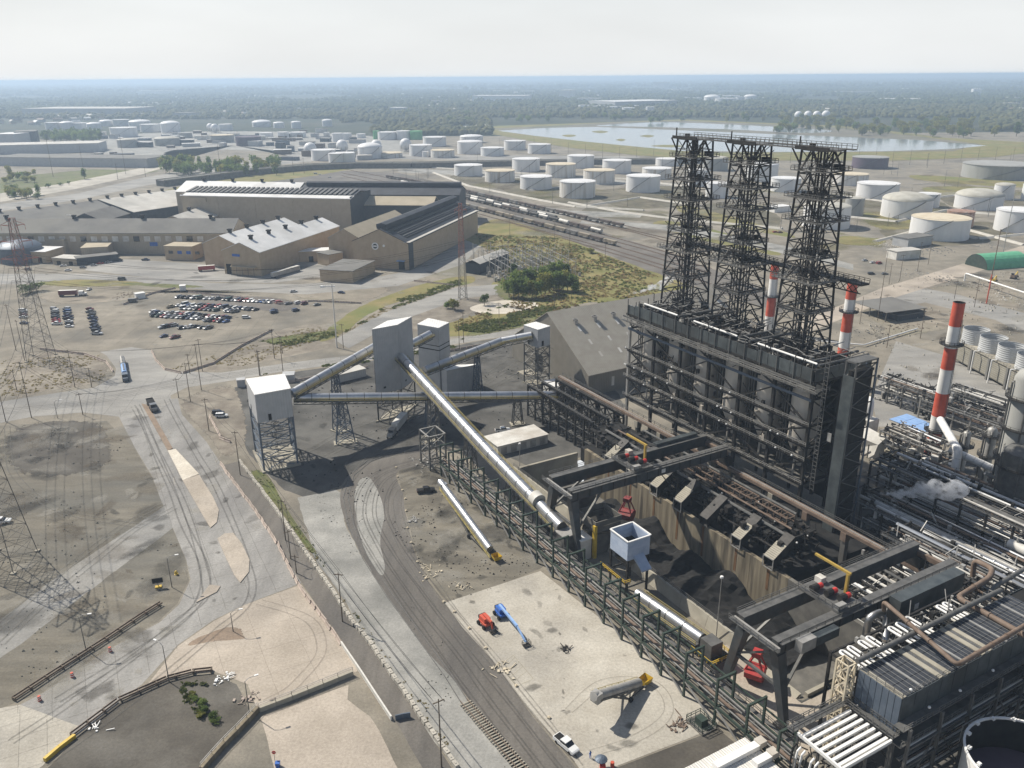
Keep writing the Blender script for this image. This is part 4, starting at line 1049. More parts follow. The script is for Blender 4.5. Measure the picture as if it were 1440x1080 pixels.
def tower(name,label,poly,z0,zt,legs=None,roofm='cladwhite',lz=0):
 cx,cy = sum(p[0] for p in poly) / len(poly),sum(p[1] for p in poly) / len(poly)
 loc = [(p[0] - cx,p[1] - cy) for p in poly]
 o = thing(name,label,'transfer tower',(cx,cy,0))
 poly_wall(o,loc,z0,zt,M['clad'])
 MB().add([(p[0],p[1],z0) for p in loc],[tuple(range(len(loc)))[::-1]]).build('floor_slab',M['steel2'],o)
 big = [(p[0] * 1.02,p[1] * 1.02) for p in loc]
 k = len(loc)
 MB().add([(p[0],p[1],zt[i] + .05) for i,p in enumerate(big)] + [(p[0],p[1],zt[i] + .3) for i,p in enumerate(big)],
 [tuple(range(k,2 * k))] + [(i,(i + 1) % k,(i + 1) % k + k,i + k) for i in range(k)] + [tuple(range(k))[::-1]]).build('roof',M[roofm],o)
 if legs:
  n = max(2,round(z0 / 4.5))
  for i,p in enumerate(loc):
   q = loc[(i + 1) % k]
   MB().box(p[0] * .97 - .25,p[0] * .97 + .25,p[1] * .97 - .25,p[1] * .97 + .25,0,z0).build('leg',M[legs],o)
   for j in range(n):
    a,c = z0 * j / n,z0 * (j + 1) / n
    P_,Q_ = Vector((p[0] * .97,p[1] * .97,0)),Vector((q[0] * .97,q[1] * .97,0))
    z_ = Vector((0,0,1))
    MB().bar(P_ + z_ * a,Q_ + z_ * c,.22).build('brace',M[legs],o); MB().bar(Q_ + z_ * (a + .02),P_ + z_ * c,.22).build('brace',M[legs],o)
    if j < n - 1: MB().bar(P_ + z_ * c,Q_ + z_ * c,.26).build('girt',M[legs],o)
  MB().prism([(p[0] * 1.12,p[1] * 1.12) for p in loc],.02,.5).build('footing',M['conc'],o)
  s = MB(); rr = random.Random(5)
  for i in range(60):
   x,y = rr.uniform(-.8,.8),rr.uniform(-.8,.8)
   pa = Vector((loc[0][0] * x,loc[1][1] * y,rr.uniform(0,z0)))
   s.bar(pa,pa + Vector((rr.uniform(-3,3),rr.uniform(-3,3),rr.uniform(-2,2))),.15)
  f_ = s.build('tower_fittings',M['steel2'],o); f_['kind'] = 'stuff'
 return o
A_ = [(-84.2,253.1),(-73.9,258.8),(-79.9,274.0),(-91.9,269.2)]
tower('transfer_tower','grey clad box tower with white roof on blue lattice legs',A_,18.0,[27.9,27.9,27.6,27.6],'bluegrey')
def off(p,d): return (p[0] + d[0],p[1] + d[1])
fc = (-44.7,303.7); fl = at(523,464,37)[:2]; frx = at(579,446,37)[:2]; fc = at(559,457.5,37)[:2]
B_ = [fl,fc,frx,(fl[0] + frx[0] - fc[0],fl[1] + frx[1] - fc[1])]
ob = tower('transfer_tower','tallest grey clad conveyor tower with slanting white roof',B_,11.2,[37.0] * 4,'steel')
CC = (-28.9,328.0); k_ = .74
C_ = [(-37.5,334.2),CC,(-21.2,338.8),(-29.8,345)]
C_ = [(at(587,458,28)[0],at(587,458,28)[1]),(at(616.5,462.5,28)[0],at(616.5,462.5,28)[1]),(at(631.5,455,28)[0],at(631.5,455,28)[1])]
C_.append((C_[0][0] + C_[2][0] - C_[1][0],C_[0][1] + C_[2][1] - C_[1][1]))
tc3 = tower('transfer_tower','white roofed grey tower standing behind the tallest one with a dark band',C_,0.02,[28.4,28.2,28.2,28.8])
cx_,cy_ = sum(p[0] for p in C_) / 4,sum(p[1] for p in C_) / 4
for i in range(4):
 a,c = C_[i],C_[(i + 1) % 4]
 d = Vector((c[0] - a[0],c[1] - a[1],0)); nn_ = Vector((d.y,-d.x,0)).normalized() * .06
 A0,C0 = Vector((a[0] - cx_,a[1] - cy_,0)) + nn_,Vector((c[0] - cx_,c[1] - cy_,0)) + nn_
 MB().add([A0 + Vector((0,0,18.4)),C0 + Vector((0,0,18.4)),C0 + Vector((0,0,20.6)),A0 + Vector((0,0,20.6))],[(0,1,2,3)]).build('dark_band',M['black'],tc3)
l_ = thing('loading_shed','lower grey shed with slanting white roof leaning on the rear conveyor tower','shed',(-22.5,331.5,0),R_(33))
poly_wall(l_,[(-8,-4),(8,-4),(8,4),(-8,4)],0,[11,11,8.5,11],M['clad']); MB().add([(-8,-4,11.05),(8,-4,11.05),(8,4,8.55),(-8,4,11.05)],[(0,1,2,3)]).build('roof',M['cladwhite'],l_)
D0 = (11.0,331.9)
D_ = [(5.2,338.4),D0,(16.2,335.2),(10.4,341.7)]
tower('transfer_tower','small white topped box tower on lattice legs against the barn gable',D_,18.2,[26.0,25.8,26.4,26.4],'steel2')
# barn
bn = thing('storage_barn','huge grey brown storage barn with dotted skylights behind the coker','barn',(15.8,348.0,0),math.atan2(.51,.86))
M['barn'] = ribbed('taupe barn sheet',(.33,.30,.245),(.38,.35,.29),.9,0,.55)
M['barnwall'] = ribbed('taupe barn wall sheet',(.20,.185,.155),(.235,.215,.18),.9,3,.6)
hw,LB = 31.0,96
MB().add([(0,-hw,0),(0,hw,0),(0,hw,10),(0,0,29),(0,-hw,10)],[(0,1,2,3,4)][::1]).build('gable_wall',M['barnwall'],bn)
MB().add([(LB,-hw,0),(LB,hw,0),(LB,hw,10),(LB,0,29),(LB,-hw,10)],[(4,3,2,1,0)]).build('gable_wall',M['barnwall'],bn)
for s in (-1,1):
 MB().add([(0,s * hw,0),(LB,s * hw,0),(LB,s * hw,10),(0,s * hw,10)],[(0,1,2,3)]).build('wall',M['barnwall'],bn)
 rf = MB().add([(-.5,s * (hw + .8),9.55),(LB + .5,s * (hw + .8),9.55),(LB + .5,0,29.25),(-.5,0,29.25),(-.5,s * (hw + .8),9.25),(LB + .5,s * (hw + .8),9.25),(LB + .5,0,28.95),(-.5,0,28.95)],
 [(0,1,2,3),(7,6,5,4),(0,4,5,1),(0,3,7,4),(1,5,6,2)]).build('roof',M['barn'],bn)
 for row,(t0,t1) in enumerate(((.30,.38),(.52,.60),(.72,.80))):
  for k in range(9):
   x = 9 + 10.2 * k + row * 1.0
   f = lambda t,e_: (s * (hw * t + 1e-3),29.25 - 19.3 * t * hw / (hw + .0) + e_)
   p0,p1 = (s * hw * t0,29.25 - (29.25 - 9.55) * (hw * t0) / (hw + .8)),(s * hw * t1,29.25 - (29.25 - 9.55) * (hw * t1) / (hw + .8))
   MB().add([(x,p0[0],p0[1] + .06),(x + 1.1,p0[0],p0[1] + .06),(x + 1.1,p1[0],p1[1] + .06),(x,p1[0],p1[1] + .06)],[(0,1,2,3)]).build('skylight',M['dirtywhite'],rf)
   if row == 0:
    yv = s * hw * (t0 - .06); zv = 29.25 - (29.25 - 9.55) * (hw * (t0 - .06)) / (hw + .8)
    MB().cbox(x + .5,yv,zv - .5,1.6,1.6,2.2).add([(x - .6,yv - 1.2,zv + 1.7),(x + 1.6,yv - 1.2,zv + 1.7),(x + 1.6,yv + 1.2,zv + 1.7),(x - .6,yv + 1.2,zv + 1.7)],[(0,1,2,3)]).build('roof_vent',M['pale'],rf)
for k in range(8):
 MB().box(12 + 11 * k,13.4 + 11 * k,-hw - .06,-hw - .01,2.5,6.6).build('wall_light',M['dirtywhite'],bn)
MB().box(-.12,-.02,4,9,0,8).build('door',M['black'],bn)
MB().box(-9,-2.2,3,11,0,.3).build('ramp',M['conc'],bn)
# ------------------------------------------------------------------ the steel mill and other far buildings
g1 = lambda x,y: (240 + x / 5.143,230 + y / 5.143)
g2 = lambda x,y: (440 + x / 5.143,230 + y / 5.143)
g3 = lambda x,y: (x / 5.143,230 + y / 5.143)
M['millwall'] = ribbed('tan mill sheet',(.40,.305,.20),(.46,.36,.245),1.4,3,.75)
M['millwall2'] = ribbed('grey tan mill sheet',(.37,.31,.23),(.42,.36,.275),1.4,3,.75)
M['darkwall'] = ribbed('dark blue and shade sheet',(.035,.045,.055),(.05,.06,.07),1.4,3,.6)  # also paints the shade on mill sides turned from the sun
M['roofgrey'] = mat('grey felt roof',(.135,.13,.12),(.18,.175,.16),.85,scale=.06,coords='object',c3=(.20,.19,.16),scale2=.015)
M['rooflight'] = mat('pale roof',(.42,.40,.36),(.52,.50,.45),.7,scale=.08,coords='object',c3=(.30,.29,.26),scale2=.03)
M['roofwhite'] = mat('white roof',(.60,.60,.58),(.70,.69,.67),.6,scale=.1,coords='object',c3=(.48,.47,.44),scale2=.04)
M['rooftan'] = mat('tan roof',(.36,.31,.22),(.43,.37,.27),.8,scale=.1,coords='object')
M['roofdark'] = mat('black blue roof',(.028,.032,.04),(.05,.055,.065),.7,scale=.1,coords='object')
M['shade'] = M['black']
def gabled(name,label,corner,d,L,wd,eave,ridge,wall,roof,cat='building',monitor=None,vents=0,skylight=0,ro=None):
 """gabled hall: corner = near right base corner, d = plan direction of the ridge, width to the left of d"""
 rz = math.atan2(d[1],d[0])
 o = thing(name,label,cat,(corner[0],corner[1],0),rz)
 for x in (0,L):
  MB().add([(x,0,0),(x,wd,0),(x,wd,eave),(x,wd / 2,ridge),(x,0,eave)],[(4,3,2,1,0) if x else (0,1,2,3,4)]).build('gable_wall',M[wall],o)
 n = max(1,int(L / 25))
 for y in (0,wd):
  for k in range(n):
   a,b_ = L * k / n,L * (k + 1) / n
   e_ = .06 * (k % 2) * (1 if y else -1)
   MB().box(a,b_,y + e_ - .1,y + e_ + .1,0,eave).build('wall_panel',M[wall],o)
 for s in (0,1):
  y0,y1 = (-.6,wd / 2) if s == 0 else (wd + .6,wd / 2)
  dz = (ridge - eave) * .6 / (wd / 2)
  MB().add([(-.5,y0,eave - dz + .15),(L + .5,y0,eave - dz + .15),(L + .5,y1,ridge + .15),(-.5,y1,ridge + .15),(-.5,y0,eave - dz - .25),(L + .5,y0,eave - dz - .25),(L + .5,y1,ridge - .25),(-.5,y1,ridge - .25)],
  [(0,1,2,3),(7,6,5,4),(0,4,5,1),(0,3,7,4),(1,5,6,2)]).build('roof',M[roof if s == 0 or not ro else ro],o)
 if monitor:
  MB().extr([(wd / 2 - 3.4,ridge - .6),(wd / 2 + 3.4,ridge - .6),(wd / 2 + 3.8,ridge + 2.6),(wd / 2,ridge + 3.6),(wd / 2 - 3.8,ridge + 2.6)],'x',3,L - 1).build('roof_monitor',M[monitor],o)
 for k in range(vents):
  x = L * (k + .6) / vents
  v = MB().cbox(x,wd / 2,ridge - .2,2.0,2.0,2.0).cbox(x,wd / 2,ridge + 1.9,2.8,2.8,.9)
  v.build('roof_vent',M['black'],o)
 return o
def hall(name,label,fl,fr,depth,h,wall='millwall',roof='roofgrey',cat='building',over=.4,doors=0,base=0.0):
 """flat-roofed building from its front base corners in the picture"""
 a,b_ = (at(*fl) if len(fl) == 2 else Vector(fl)),(at(*fr) if len(fr) == 2 else Vector(fr))
 d = b_ - a; L = d.length
 o = thing(name,label,cat,(a.x,a.y,0),math.atan2(d.y,d.x))
 for nm,bx in (('front',(0,L,0,.2)),('back',(0,L,depth - .2,depth)),('l',(0,.2,.21,depth - .21)),('r',(L - .2,L,.21,depth - .21))):
  MB().box(*bx,0,h).build('wall',M[wall],o)
 MB().box(-over,L + over,-over,depth + over,h + .003,h + .35).build('roof',M[roof],o)
 for k in range(doors):
  x = L * (k + .5) / doors
  MB().box(x - 1.6,x + 1.6,-.06,-.01,0,min(4,h * .6)).build('door',M['black'],o)
 return o
# long shed across the left
a5,b5 = at(*g3(1195,665)),at(*g3(880,665))
e5 = at(293.5,333,16.2)
m5 = gabled('mill_hall','long grey roofed mill hall stretching out of the left edge',(-480,637),(1,-.035),480 - 211 - 0,36,16.0,24.0,'millwall2','roofgrey',vents=5)
for k in range(22):
 x = 70 + 8.2 * k
 MB().box(x,x + 4.6,-.32,-.12,9.5,13.5).build('window',M['dirtywhite' if k % 5 else 'glass'],m5)
MB().box(0,262,-1.0,-.2,14.6,15.4).build('eave_gutter',M['rooftan'],m5)
MB().box(205,211,-.35,-.12,6,9).build('sign_plate',M['blue'],m5)
gabled('mill_shed','tan mill shed with pale roof and blue sign on its gable',(-168.3,550),(.31,.95),108,29,16.4,22.2,'millwall','roofwhite',vents=5)
ms = bpy.data.objects['mill_shed']
MB().box(-.2,-.12,15.5,21.5,12.5,14.2).build('sign_plate',M['blue'],ms)
MB().box(-.2,-.12,23.5,27.3,0,7).build('door',M['black'],ms)
MB().box(-3.4,-.1,3,22,6.0,6.3).build('canopy',M['rooftan'],ms)
for k in range(5): MB().box(-3.3,-3.1,3.5 + 4.5 * k,3.7 + 4.5 * k,0,6).build('canopy_post',M['steel2'],ms)
gabled('mill_shed','second tan mill shed with pale roof set back beside the dark gable',(-168.3 - .95 * 29.2 + .31 * 18,550 + .31 * 29.2 + .95 * 18),(.31,.95),82,29,16.4,22.2,'millwall','roofwhite',vents=4)
m3 = gabled('rolling_mill','big tan mill hall with black ridge monitor and a round white emblem',(-70.3,566),(.28,.96),150,42,18.5,27.5,'millwall','roofdark',monitor='roofdark')
MB().box(-.5,150.5,-1.2,3.4,18.9,19.25).build('eave_strip',M['rooflight'],m3)
for k in range(5):
 y = 4.6 + 2.2 * k; z = 18.5 + 9 * y / 21
 MB().box(8,146,y,y + .8,z + .2,z + .75).build('louvre',M['steel2' if k % 2 else 'black'],m3)
MB().box(2,148,15.2,17.4,18.5 + 9 * 16.2 / 21 - .3,18.5 + 9 * 16.2 / 21 + .5).build('roof_strip',M['slate'],m3)
em = MB().tube([(-.02,25,15.5),(-.28,25,15.5)],2.6,24).build('emblem',M['white'],m3)
MB().tube([(-.29,25,15.5),(-.36,25,15.5)],1.7,20).build('emblem_ring',M['black'],em)
MB().box(-.42,-.37,23.6,26.4,15.0,16.0).build('emblem_bar',M['white'],em)
MB().tube([(-.02,18.5,16),(-.2,18.5,16)],.9,14).build('disc_sign',M['white'],m3)
MB().box(-.2,-.12,3.5,8,0,6).build('door',M['black'],m3)
MB().box(-3,-.1,3,8.6,6.2,6.5).build('canopy',M['ltblue'],m3)
MB().box(-.6,7,-.5,-.13,0,18.3).build('shaded_panel',M['darkwall'],m3)  # set-back side wall, its shade painted in with the dark sheet
gabled('mill_annex','narrow tan annexe with striped pale roof left of the emblem hall',(-70.3 - .96 * 42.5 + .28 * 14,566 + .28 * 42.5 + .96 * 14),(.28,.96),90,26,17,24,'millwall','rooftan',ro='rooflight')
hall('mill_office','low tan flat roofed building in front of the emblem hall',g2(55,850),g2(290,865),34,7.6,'millwall','roofgrey')
hall('mill_link','low tan link building with white roof between two mill halls',g1(875,715),g1(1160,705),12,7.5,'millwall','roofwhite',doors=1)
hall('mill_link','small grey roofed block stepping down beside the low flat building',g1(1150,745),g1(1250,725),14,8.2,'millwall','roofgrey')
# tall hall behind
pL,pR = at(*g1(75,225),30.0),at(*g1(1295,250),30.0)
d2 = Vector((pR.x - pL.x,pR.y - pL.y,0)); L2 = d2.length
m2 = thing('melt_shop','tallest pale tan mill hall with white eave and black ribbed roof','building',(pL.x,pL.y,0),math.atan2(d2.y,d2.x))
n = 9
for k in range(n):
 MB().box(L2 * k / n + .06,L2 * (k + 1) / n - .06,-.12 - .1 * (k % 2),.2,0,29.6).build('wall_panel',M['millwall2'],m2)
MB().box(0,L2,49.8,50,0,29.6).build('wall',M['millwall2'],m2)
for x in (0,L2): MB().box(x - .2,x + .2,.3,49.7,0,31).build('end_wall',M['darkwall' if x else 'millwall2'],m2)  # the end turned from the sun has its shade put into the colour
MB().add([(-1,-.8,29.6),(L2 + 1,-.8,29.6),(L2 + 1,8,31.0),(-1,8,31.0),(-1,-.8,29.0),(L2 + 1,-.8,29.0),(L2 + 1,8,30.4),(-1,8,30.4)],[(0,1,2,3),(7,6,5,4),(0,4,5,1),(0,3,7,4),(1,5,6,2)]).build('eave_roof',M['roofwhite'],m2)
for k in range(34):
 x = L2 * k / 34
 MB().add([(x,8,31),(x + L2 / 34 * .55,8,31),(x + L2 / 34 * .55,26,33.6),(x,26,33.6),(x,8,32),(x + L2 / 34 * .55,8,32),(x + L2 / 34 * .55,26,34.6),(x,26,34.6)],
 [(4,5,6,7),(0,1,5,4),(1,2,6,5),(2,3,7,6),(3,0,4,7)]).build('roof_rib',M['steel2'],m2)
MB().add([(-.5,8.01,30.9),(L2 + .5,8.01,30.9),(L2 + .5,26,33.5),(-.5,26,33.5),(L2 + .5,50.5,30),(-.5,50.5,30)],[(0,1,2,3),(3,2,4,5)]).build('roof',M['roofdark'],m2)
MB().box(8,24,-1.2,-.3,24.5,28).build('box_window',M['millwall2'],m2)
gabled('mill_hall','white roofed mill hall beyond the tall one with small black vents',(-322,812),(1,-.18),122,44,24,31.5,'millwall2','roofwhite',vents=4)
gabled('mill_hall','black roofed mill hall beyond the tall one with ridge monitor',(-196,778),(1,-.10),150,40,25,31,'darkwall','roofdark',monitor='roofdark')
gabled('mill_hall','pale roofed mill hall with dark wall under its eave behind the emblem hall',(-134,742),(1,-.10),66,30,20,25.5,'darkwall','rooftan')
# sheds at far left, ridge vents in a row
rA,rB = at(*g3(20,345),20),at(*g3(700,262),20)
dd = (rB - rA).normalized(); nn = Vector((dd.y,-dd.x,0))
c7 = rA - dd * 60 + nn * 42
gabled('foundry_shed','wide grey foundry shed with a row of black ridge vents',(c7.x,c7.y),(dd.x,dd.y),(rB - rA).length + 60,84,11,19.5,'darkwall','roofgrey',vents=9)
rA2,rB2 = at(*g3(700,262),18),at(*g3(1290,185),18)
d7 = (rB2 - rA2).normalized(); n7 = Vector((d7.y,-d7.x,0)); c8 = rA2 + n7 * 52 + d7 * 2
gabled('foundry_shed','smoke hazed foundry shed with black ridge vents beside the tall hall',(c8.x,c8.y),(d7.x,d7.y),(rB2 - rA2).length,104,10,18,'darkwall','rooflight',vents=6)
gabled('mill_gable','small dark gabled shed against the foundry roof',(-330,676),(.1,1),40,30,18,24,'darkwall','roofgrey')
gabled('mill_gable','pale roofed low shed left of the tall hall',(-262,690),(.1,1),50,36,13,19,'millwall2','rooflight',vents=1)
# small buildings in front of the long hall
hall('mill_shop','tan roofed workshop beside the white light pole',g3(600,700),g3(790,690),26,9,'millwall2','rooftan',doors=1)
hall('mill_shop','tan roofed lean-to hall behind the pylon',g3(90,640),g3(480,660),20,11,'millwall2','rooftan')
hall('mill_shop','white roofed shop behind the pylon',g3(160,715),g3(340,720),20,8,'millwall','roofwhite',doors=2)
hall('mill_shop','long low grey roofed office beside parked cars',g3(385,730),g3(560,738),12,4.6,'millwall2','rooflight',doors=2)
hall('mill_shop','dark low annexe behind the parked cars',g3(560,738),g3(860,705),10,5,'darkwall','roofgrey')
gh = hall('gate_house','boxy tan two storey gate house with tan roof',g3(1200,695),g3(1400,700),15,10,'millwall','rooftan',doors=0)
for k in range(4): MB().box(3 + 7 * k,6.5 + 7 * k,-.08,-.01,4.5,6.8).build('window',M['blue' if k in (1,2) else 'glass'],gh)
tk = thing('round_bin','large blue grey domed tank at the left picture edge','tank',(at(16,372).x,at(16,372).y + 14,0))
MB().lathe([(15,0),(15,11),(12,13.5),(5,15),(0.1,15.4)],28).build('shell',M['bluegrey'],tk,smooth=True)
for i,(x,y,rz) in enumerate(((262,760,0),(260,775,0))): pass
# ------------------------------------------------------------------ other far buildings
far = [('warehouse','long blue grey warehouse beyond the road at far left',(-10,233),(208,236),60,13,'clad','roofgrey'),
('warehouse','pale roofed warehouse wing behind the long blue grey one',(-20,218),(140,214),70,16,'clad','rooflight'),
('warehouse','white roofed works hall at the far left edge',(-10,206),(22,206),60,24,'clad','roofwhite'),
('warehouse','dark works block beside the green trees at far left',(23,204),(53,203),60,26,'darkwall','roofgrey'),
('warehouse','white flat warehouse far off beyond the left tank group',(192,133.5),(238,133.5),120,34,'white','roofwhite'),
('warehouse','long grey factory with white roof in the hazy left distance',(32,163),(178,163),200,26,'clad','rooflight'),
('warehouse','white shed in front of the hazy grey factory',(128,161.5),(172,161.5),60,18,'clad','roofwhite'),
('warehouse','long white warehouse in the middle distance',(664,143.5),(738,143.5),160,32,'white','roofwhite'),
('warehouse','white block right of the long white warehouse',(786,139.5),(803,139.5),120,50,'white','roofwhite'),
('warehouse','grey white shed row left of the far tank farm',(865,152.5),(952,150),200,26,'clad','roofwhite'),
('warehouse','small white house at the pond corner',(648,183.5),(660,183.5),22,9,'white','roofwhite'),
('warehouse','white pump building near the pond dike',(672,181.5),(688,181),22,9,'white','roofwhite'),
('warehouse','pale low warehouse among trees left of centre',(548,158.5),(567,158.5),60,18,'clad','roofwhite'),
('warehouse','white roofed plant far off on the right',(1223,143),(1292,143.5),120,14,'white','roofwhite'),
('warehouse','white block near the right horizon',(1368,132),(1380,132),120,30,'white','roofwhite'),
('warehouse','beige block near the horizon right of centre',(918,124),(934,124),150,60,'dirtywhite','rooflight'),
('pump_house','flat roofed grey pump house among pipes below the tan topped tank',(1276,349),(1310,344),14,7,'clad','roofgrey'),
('pump_house','white pump house with flat roof by the dusty road',(1260,366),(1294,363),10,6,'dirtywhite','rooflight'),
('pump_house','low white cabin seen through the nearest derrick',(1089,299),(1112,297),12,5,'white','roofwhite')]
for nm,lab,fl,fr,dp,h,wl,rf in far:
 hall(nm,lab,fl,fr,dp,h,wl,rf,over=.5)
# black walled shed and substation in the grass
sd_ = thing('open_shed','black walled shed with pale roof beside the substation','shed',(at(655,384).x,at(655,384).y,0),R_(62))
MB().box(0,42,-11,0,0,7.2).build('wall',M['darkwall'],sd_)
MB().add([(-.5,.6,7.3),(42.5,.6,7.3),(42.5,-5.5,9.6),(-.5,-5.5,9.6),(42.5,-11.6,7.3),(-.5,-11.6,7.3)],[(3,2,1,0),(5,4,2,3)]).build('roof',M['rooflight'],sd_)
sub = thing('substation','electrical substation of grey lattice posts and busbars in the grass','substation',(at(745,385).x,at(745,385).y,0),R_(20))
for i in range(9):
 for j in range(6):
  x,y = -26 + 6.6 * i,-16 + 12 * j
  MB().bar((x,y,0),(x,y,12 + 3 * ((i + j) % 2)),.35).build('post',M['pale'],sub)
  if i < 8 and (i + j) % 3: MB().bar((x,y,11.5),(x + 6.6,y,11.5),.3).build('busbar',M['pale'],sub)
  if j < 5: MB().bar((x,y,9),(x,y + 12,9),.28).build('busbar',M['pale'],sub)
cl = MB()
for i in range(220):
 x,y = r.uniform(-30,30),r.uniform(-20,52)
 if i % 2: cl.cbox(x,y,0,r.uniform(.5,2.2),r.uniform(.5,2),r.uniform(1,4))
 else: cl.bar((x,y,0),(x,y,r.uniform(3,8)),.25)
o = cl.build('switchgear',M['pale'],sub); o['kind'] = 'stuff'
# viaduct behind the mill
def wall_line(name,label,pts,z0,z1,t,m,cat,n=1):
 P = [at(*p) for p in pts]
 o = thing(name,label,cat,P[0])
 for a,c in zip(P,P[1:]):
  d = (c - a); nrm = Vector((-d.y,d.x,0)).normalized() * t / 2
  k = max(1,n)
  for i in range(k):
   p,q = a.lerp(c,i / k) - P[0],a.lerp(c,(i + .985) / k) - P[0]
   MB().prism([p - nrm,q - nrm,q + nrm,p + nrm],z0,z1).build('wall_panel',m,o)
 return o
va = wall_line('viaduct','grey elevated road on a dark wall crossing behind the mill',[(226,262),(290,254),(350,246),(430,239),(500,236),(580,236),(720,233),(830,231),(930,230),(1010,229)],0,7,16,M['concdark'],'viaduct')
P = [at(*p) for p in [(226,262),(290,254),(350,246),(430,239),(500,236),(580,236),(720,233),(830,231),(930,230),(1010,229)]]
for a,c in zip(P,P[1:]):
 d = c - a; nr = Vector((-d.y,d.x,0)).normalized()
 for s,z0,z1,t in ((0,7.01,7.2,15),(-1,7.02,8.1,.5),(1,7.02,8.1,.5)):
  e_ = nr * s * 7.75; h_ = nr * t / 2
  MB().prism([a - P[0] + e_ - h_,c - P[0] + e_ - h_,c - P[0] + e_ + h_,a - P[0] + e_ + h_],z0,z1).build('road_deck' if s == 0 else 'parapet',M['roofgrey' if s == 0 else 'conc'],va)
# ------------------------------------------------------------------ storage tanks
M['tankw'] = mat('tank white',(.66,.66,.65),(.76,.75,.74),.5,scale=.08,coords='object',stretch=(1,1,.15),c3=(.50,.49,.46),scale2=.10,amt3=.4)
M['tankr'] = mat('rust streaked tank white',(.62,.60,.56),(.72,.70,.66),.55,scale=.25,coords='object',stretch=(1,1,.06),c3=(.34,.27,.19),scale2=.22,amt3=.8)
M['tankb'] = mat('beige tank roof',(.52,.44,.31),(.62,.55,.42),.7,scale=.2,coords='object')
M['tankg'] = mat('grey tank',(.30,.30,.28),(.38,.375,.35),.6,scale=.1,coords='object',stretch=(1,1,.2),c3=(.22,.215,.20),scale2=.1)
M['tankp'] = mat('purple brown tank',(.085,.06,.085),(.12,.09,.115),.6,scale=.1,coords='object')
M['tankrust'] = mat('rusty tank',(.22,.10,.06),(.42,.30,.24),.8,scale=.35,coords='object',stretch=(1,1,.2))
M['tankgreen'] = mat('green tank',(.10,.34,.14),(.14,.40,.18),.6,scale=.1,coords='object')
M['domegrey'] = mat('grey dome roof',(.40,.385,.33),(.48,.46,.40),.7,scale=.15,coords='object',c3=(.30,.28,.23),scale2=.1)
tank_n = [0]
def tank(x0,x1,ytop,ybase,label,st='w',roof=None,dome=0.0,group=None):
 cx = (x0 + x1) / 2
 g = at(cx,ybase)
 away = Vector((g.x,g.y,0)).normalized()
 dep = proj(g)[2]
 rad = (x1 - x0) / 2 * dep / FOC
 rad *= (1 + rad / dep)
 c = g + away * rad
 top = Vector((c.x,c.y,0)) + (away * rad if not dome else Vector((0,0,0)))
 lo,hi = 0,120
 for _ in range(40):
  m_ = (lo + hi) / 2
  if proj((top.x,top.y,m_))[1] > ytop: lo = m_
  else: hi = m_
 H = max(2.5,lo)
 hw_ = H - rad * dome
 if hw_ < 2: hw_ = H * .6
 mm = {'w': 'tankw','r': 'tankr','g': 'tankg','p': 'tankp','x': 'tankrust','n': 'tankgreen'}[st]
 rm = roof or ('tankw' if st in 'wr' else mm)
 n = 36 if rad * FOC / dep > 18 else 20
 o = thing('storage_tank',label,'storage tank',c,rnd.uniform(0,6),group)
 courses = max(2,int(hw_ / 2.6))
 prof = [(rad,0)]
 sh = MB(); z = 0
 for k in range(courses):
  rk = rad - .02 * k
  sh.lathe([(rk,hw_ * k / courses),(rk,hw_ * (k + 1) / courses)],n)
 sh.build('shell',M[mm],o,smooth=True)
 if dome:
  pr = [(rad * 1.01,hw_)] + [(rad * _c(a) * 1.0,hw_ + (H - hw_) * _s(a)) for a in [R_(x) for x in (8,20,35,50,65,80)]] + [(.05,H)]
 else:
  pr = [(rad * 1.012,hw_ - .5),(rad * 1.012,hw_ + .12),(rad * .97,hw_ + .1),(rad * .5,hw_ + rad * .02),(.05,hw_ + rad * .035)]
 MB().lathe(pr,n).build('roof',M[rm],o,smooth=True)
 if rad * FOC / dep > 10:
  s_ = MB(); N_ = 14
  a0 = 3.6
  for k in range(N_):
   t0,t1 = a0 + .09 * k,a0 + .09 * (k + 1)
   s_.bar(((rad + .5) * _c(t0),(rad + .5) * _s(t0),hw_ * k / N_ + .4),((rad + .5) * _c(t1),(rad + .5) * _s(t1),hw_ * (k + 1) / N_ + .4),.9,.3)
  s_.build('stairway',M['steel2'],o)
  o.rotation_euler.z = math.atan2(-away.y,-away.x) - 4.2 + rnd.uniform(-.3,.3)
  MB().lathe([(rad * 1.03,hw_ + .9),(rad * 1.03,hw_ + 1.05)],n).build('rim_rail',M['pale'],o)
 return o
def sphere_tank(x0,x1,ytop,ybase,label,group=None):
 cx = (x0 + x1) / 2; g = at(cx,ybase); dep = proj(g)[2]; rad = (x1 - x0) / 2 * dep / FOC
 away = Vector((g.x,g.y,0)).normalized(); c = g + away * rad * .6
 o = thing('sphere_tank',label,'sphere tank',c,0,group)
 zc = hgt(cx,ybase,ytop) - rad
 zc = max(zc,rad * 1.02)
 MB().lathe([(max(.05,rad * _s(R_(a))),zc - rad * _c(R_(a))) for a in range(0,181,15)],20).build('ball',M['tankw'],o,smooth=True)
 for k in range(8):
  a = k * math.pi / 4
  MB().bar((rad * .95 * _c(a),rad * .95 * _s(a),0),(rad * .95 * _c(a),rad * .95 * _s(a),zc),rad * .06).build('leg',M['pale'],o)
 return o
z1_ = lambda t: (t[0] / 3,t[1] / 3,90 + t[2] / 3,90 + t[3] / 3)
z2_ = lambda t: (480 + t[0] / 3,480 + t[1] / 3,90 + t[2] / 3,90 + t[3] / 3)
z3_ = lambda t: (960 + t[0] / 3,960 + t[1] / 3,90 + t[2] / 3,90 + t[3] / 3)
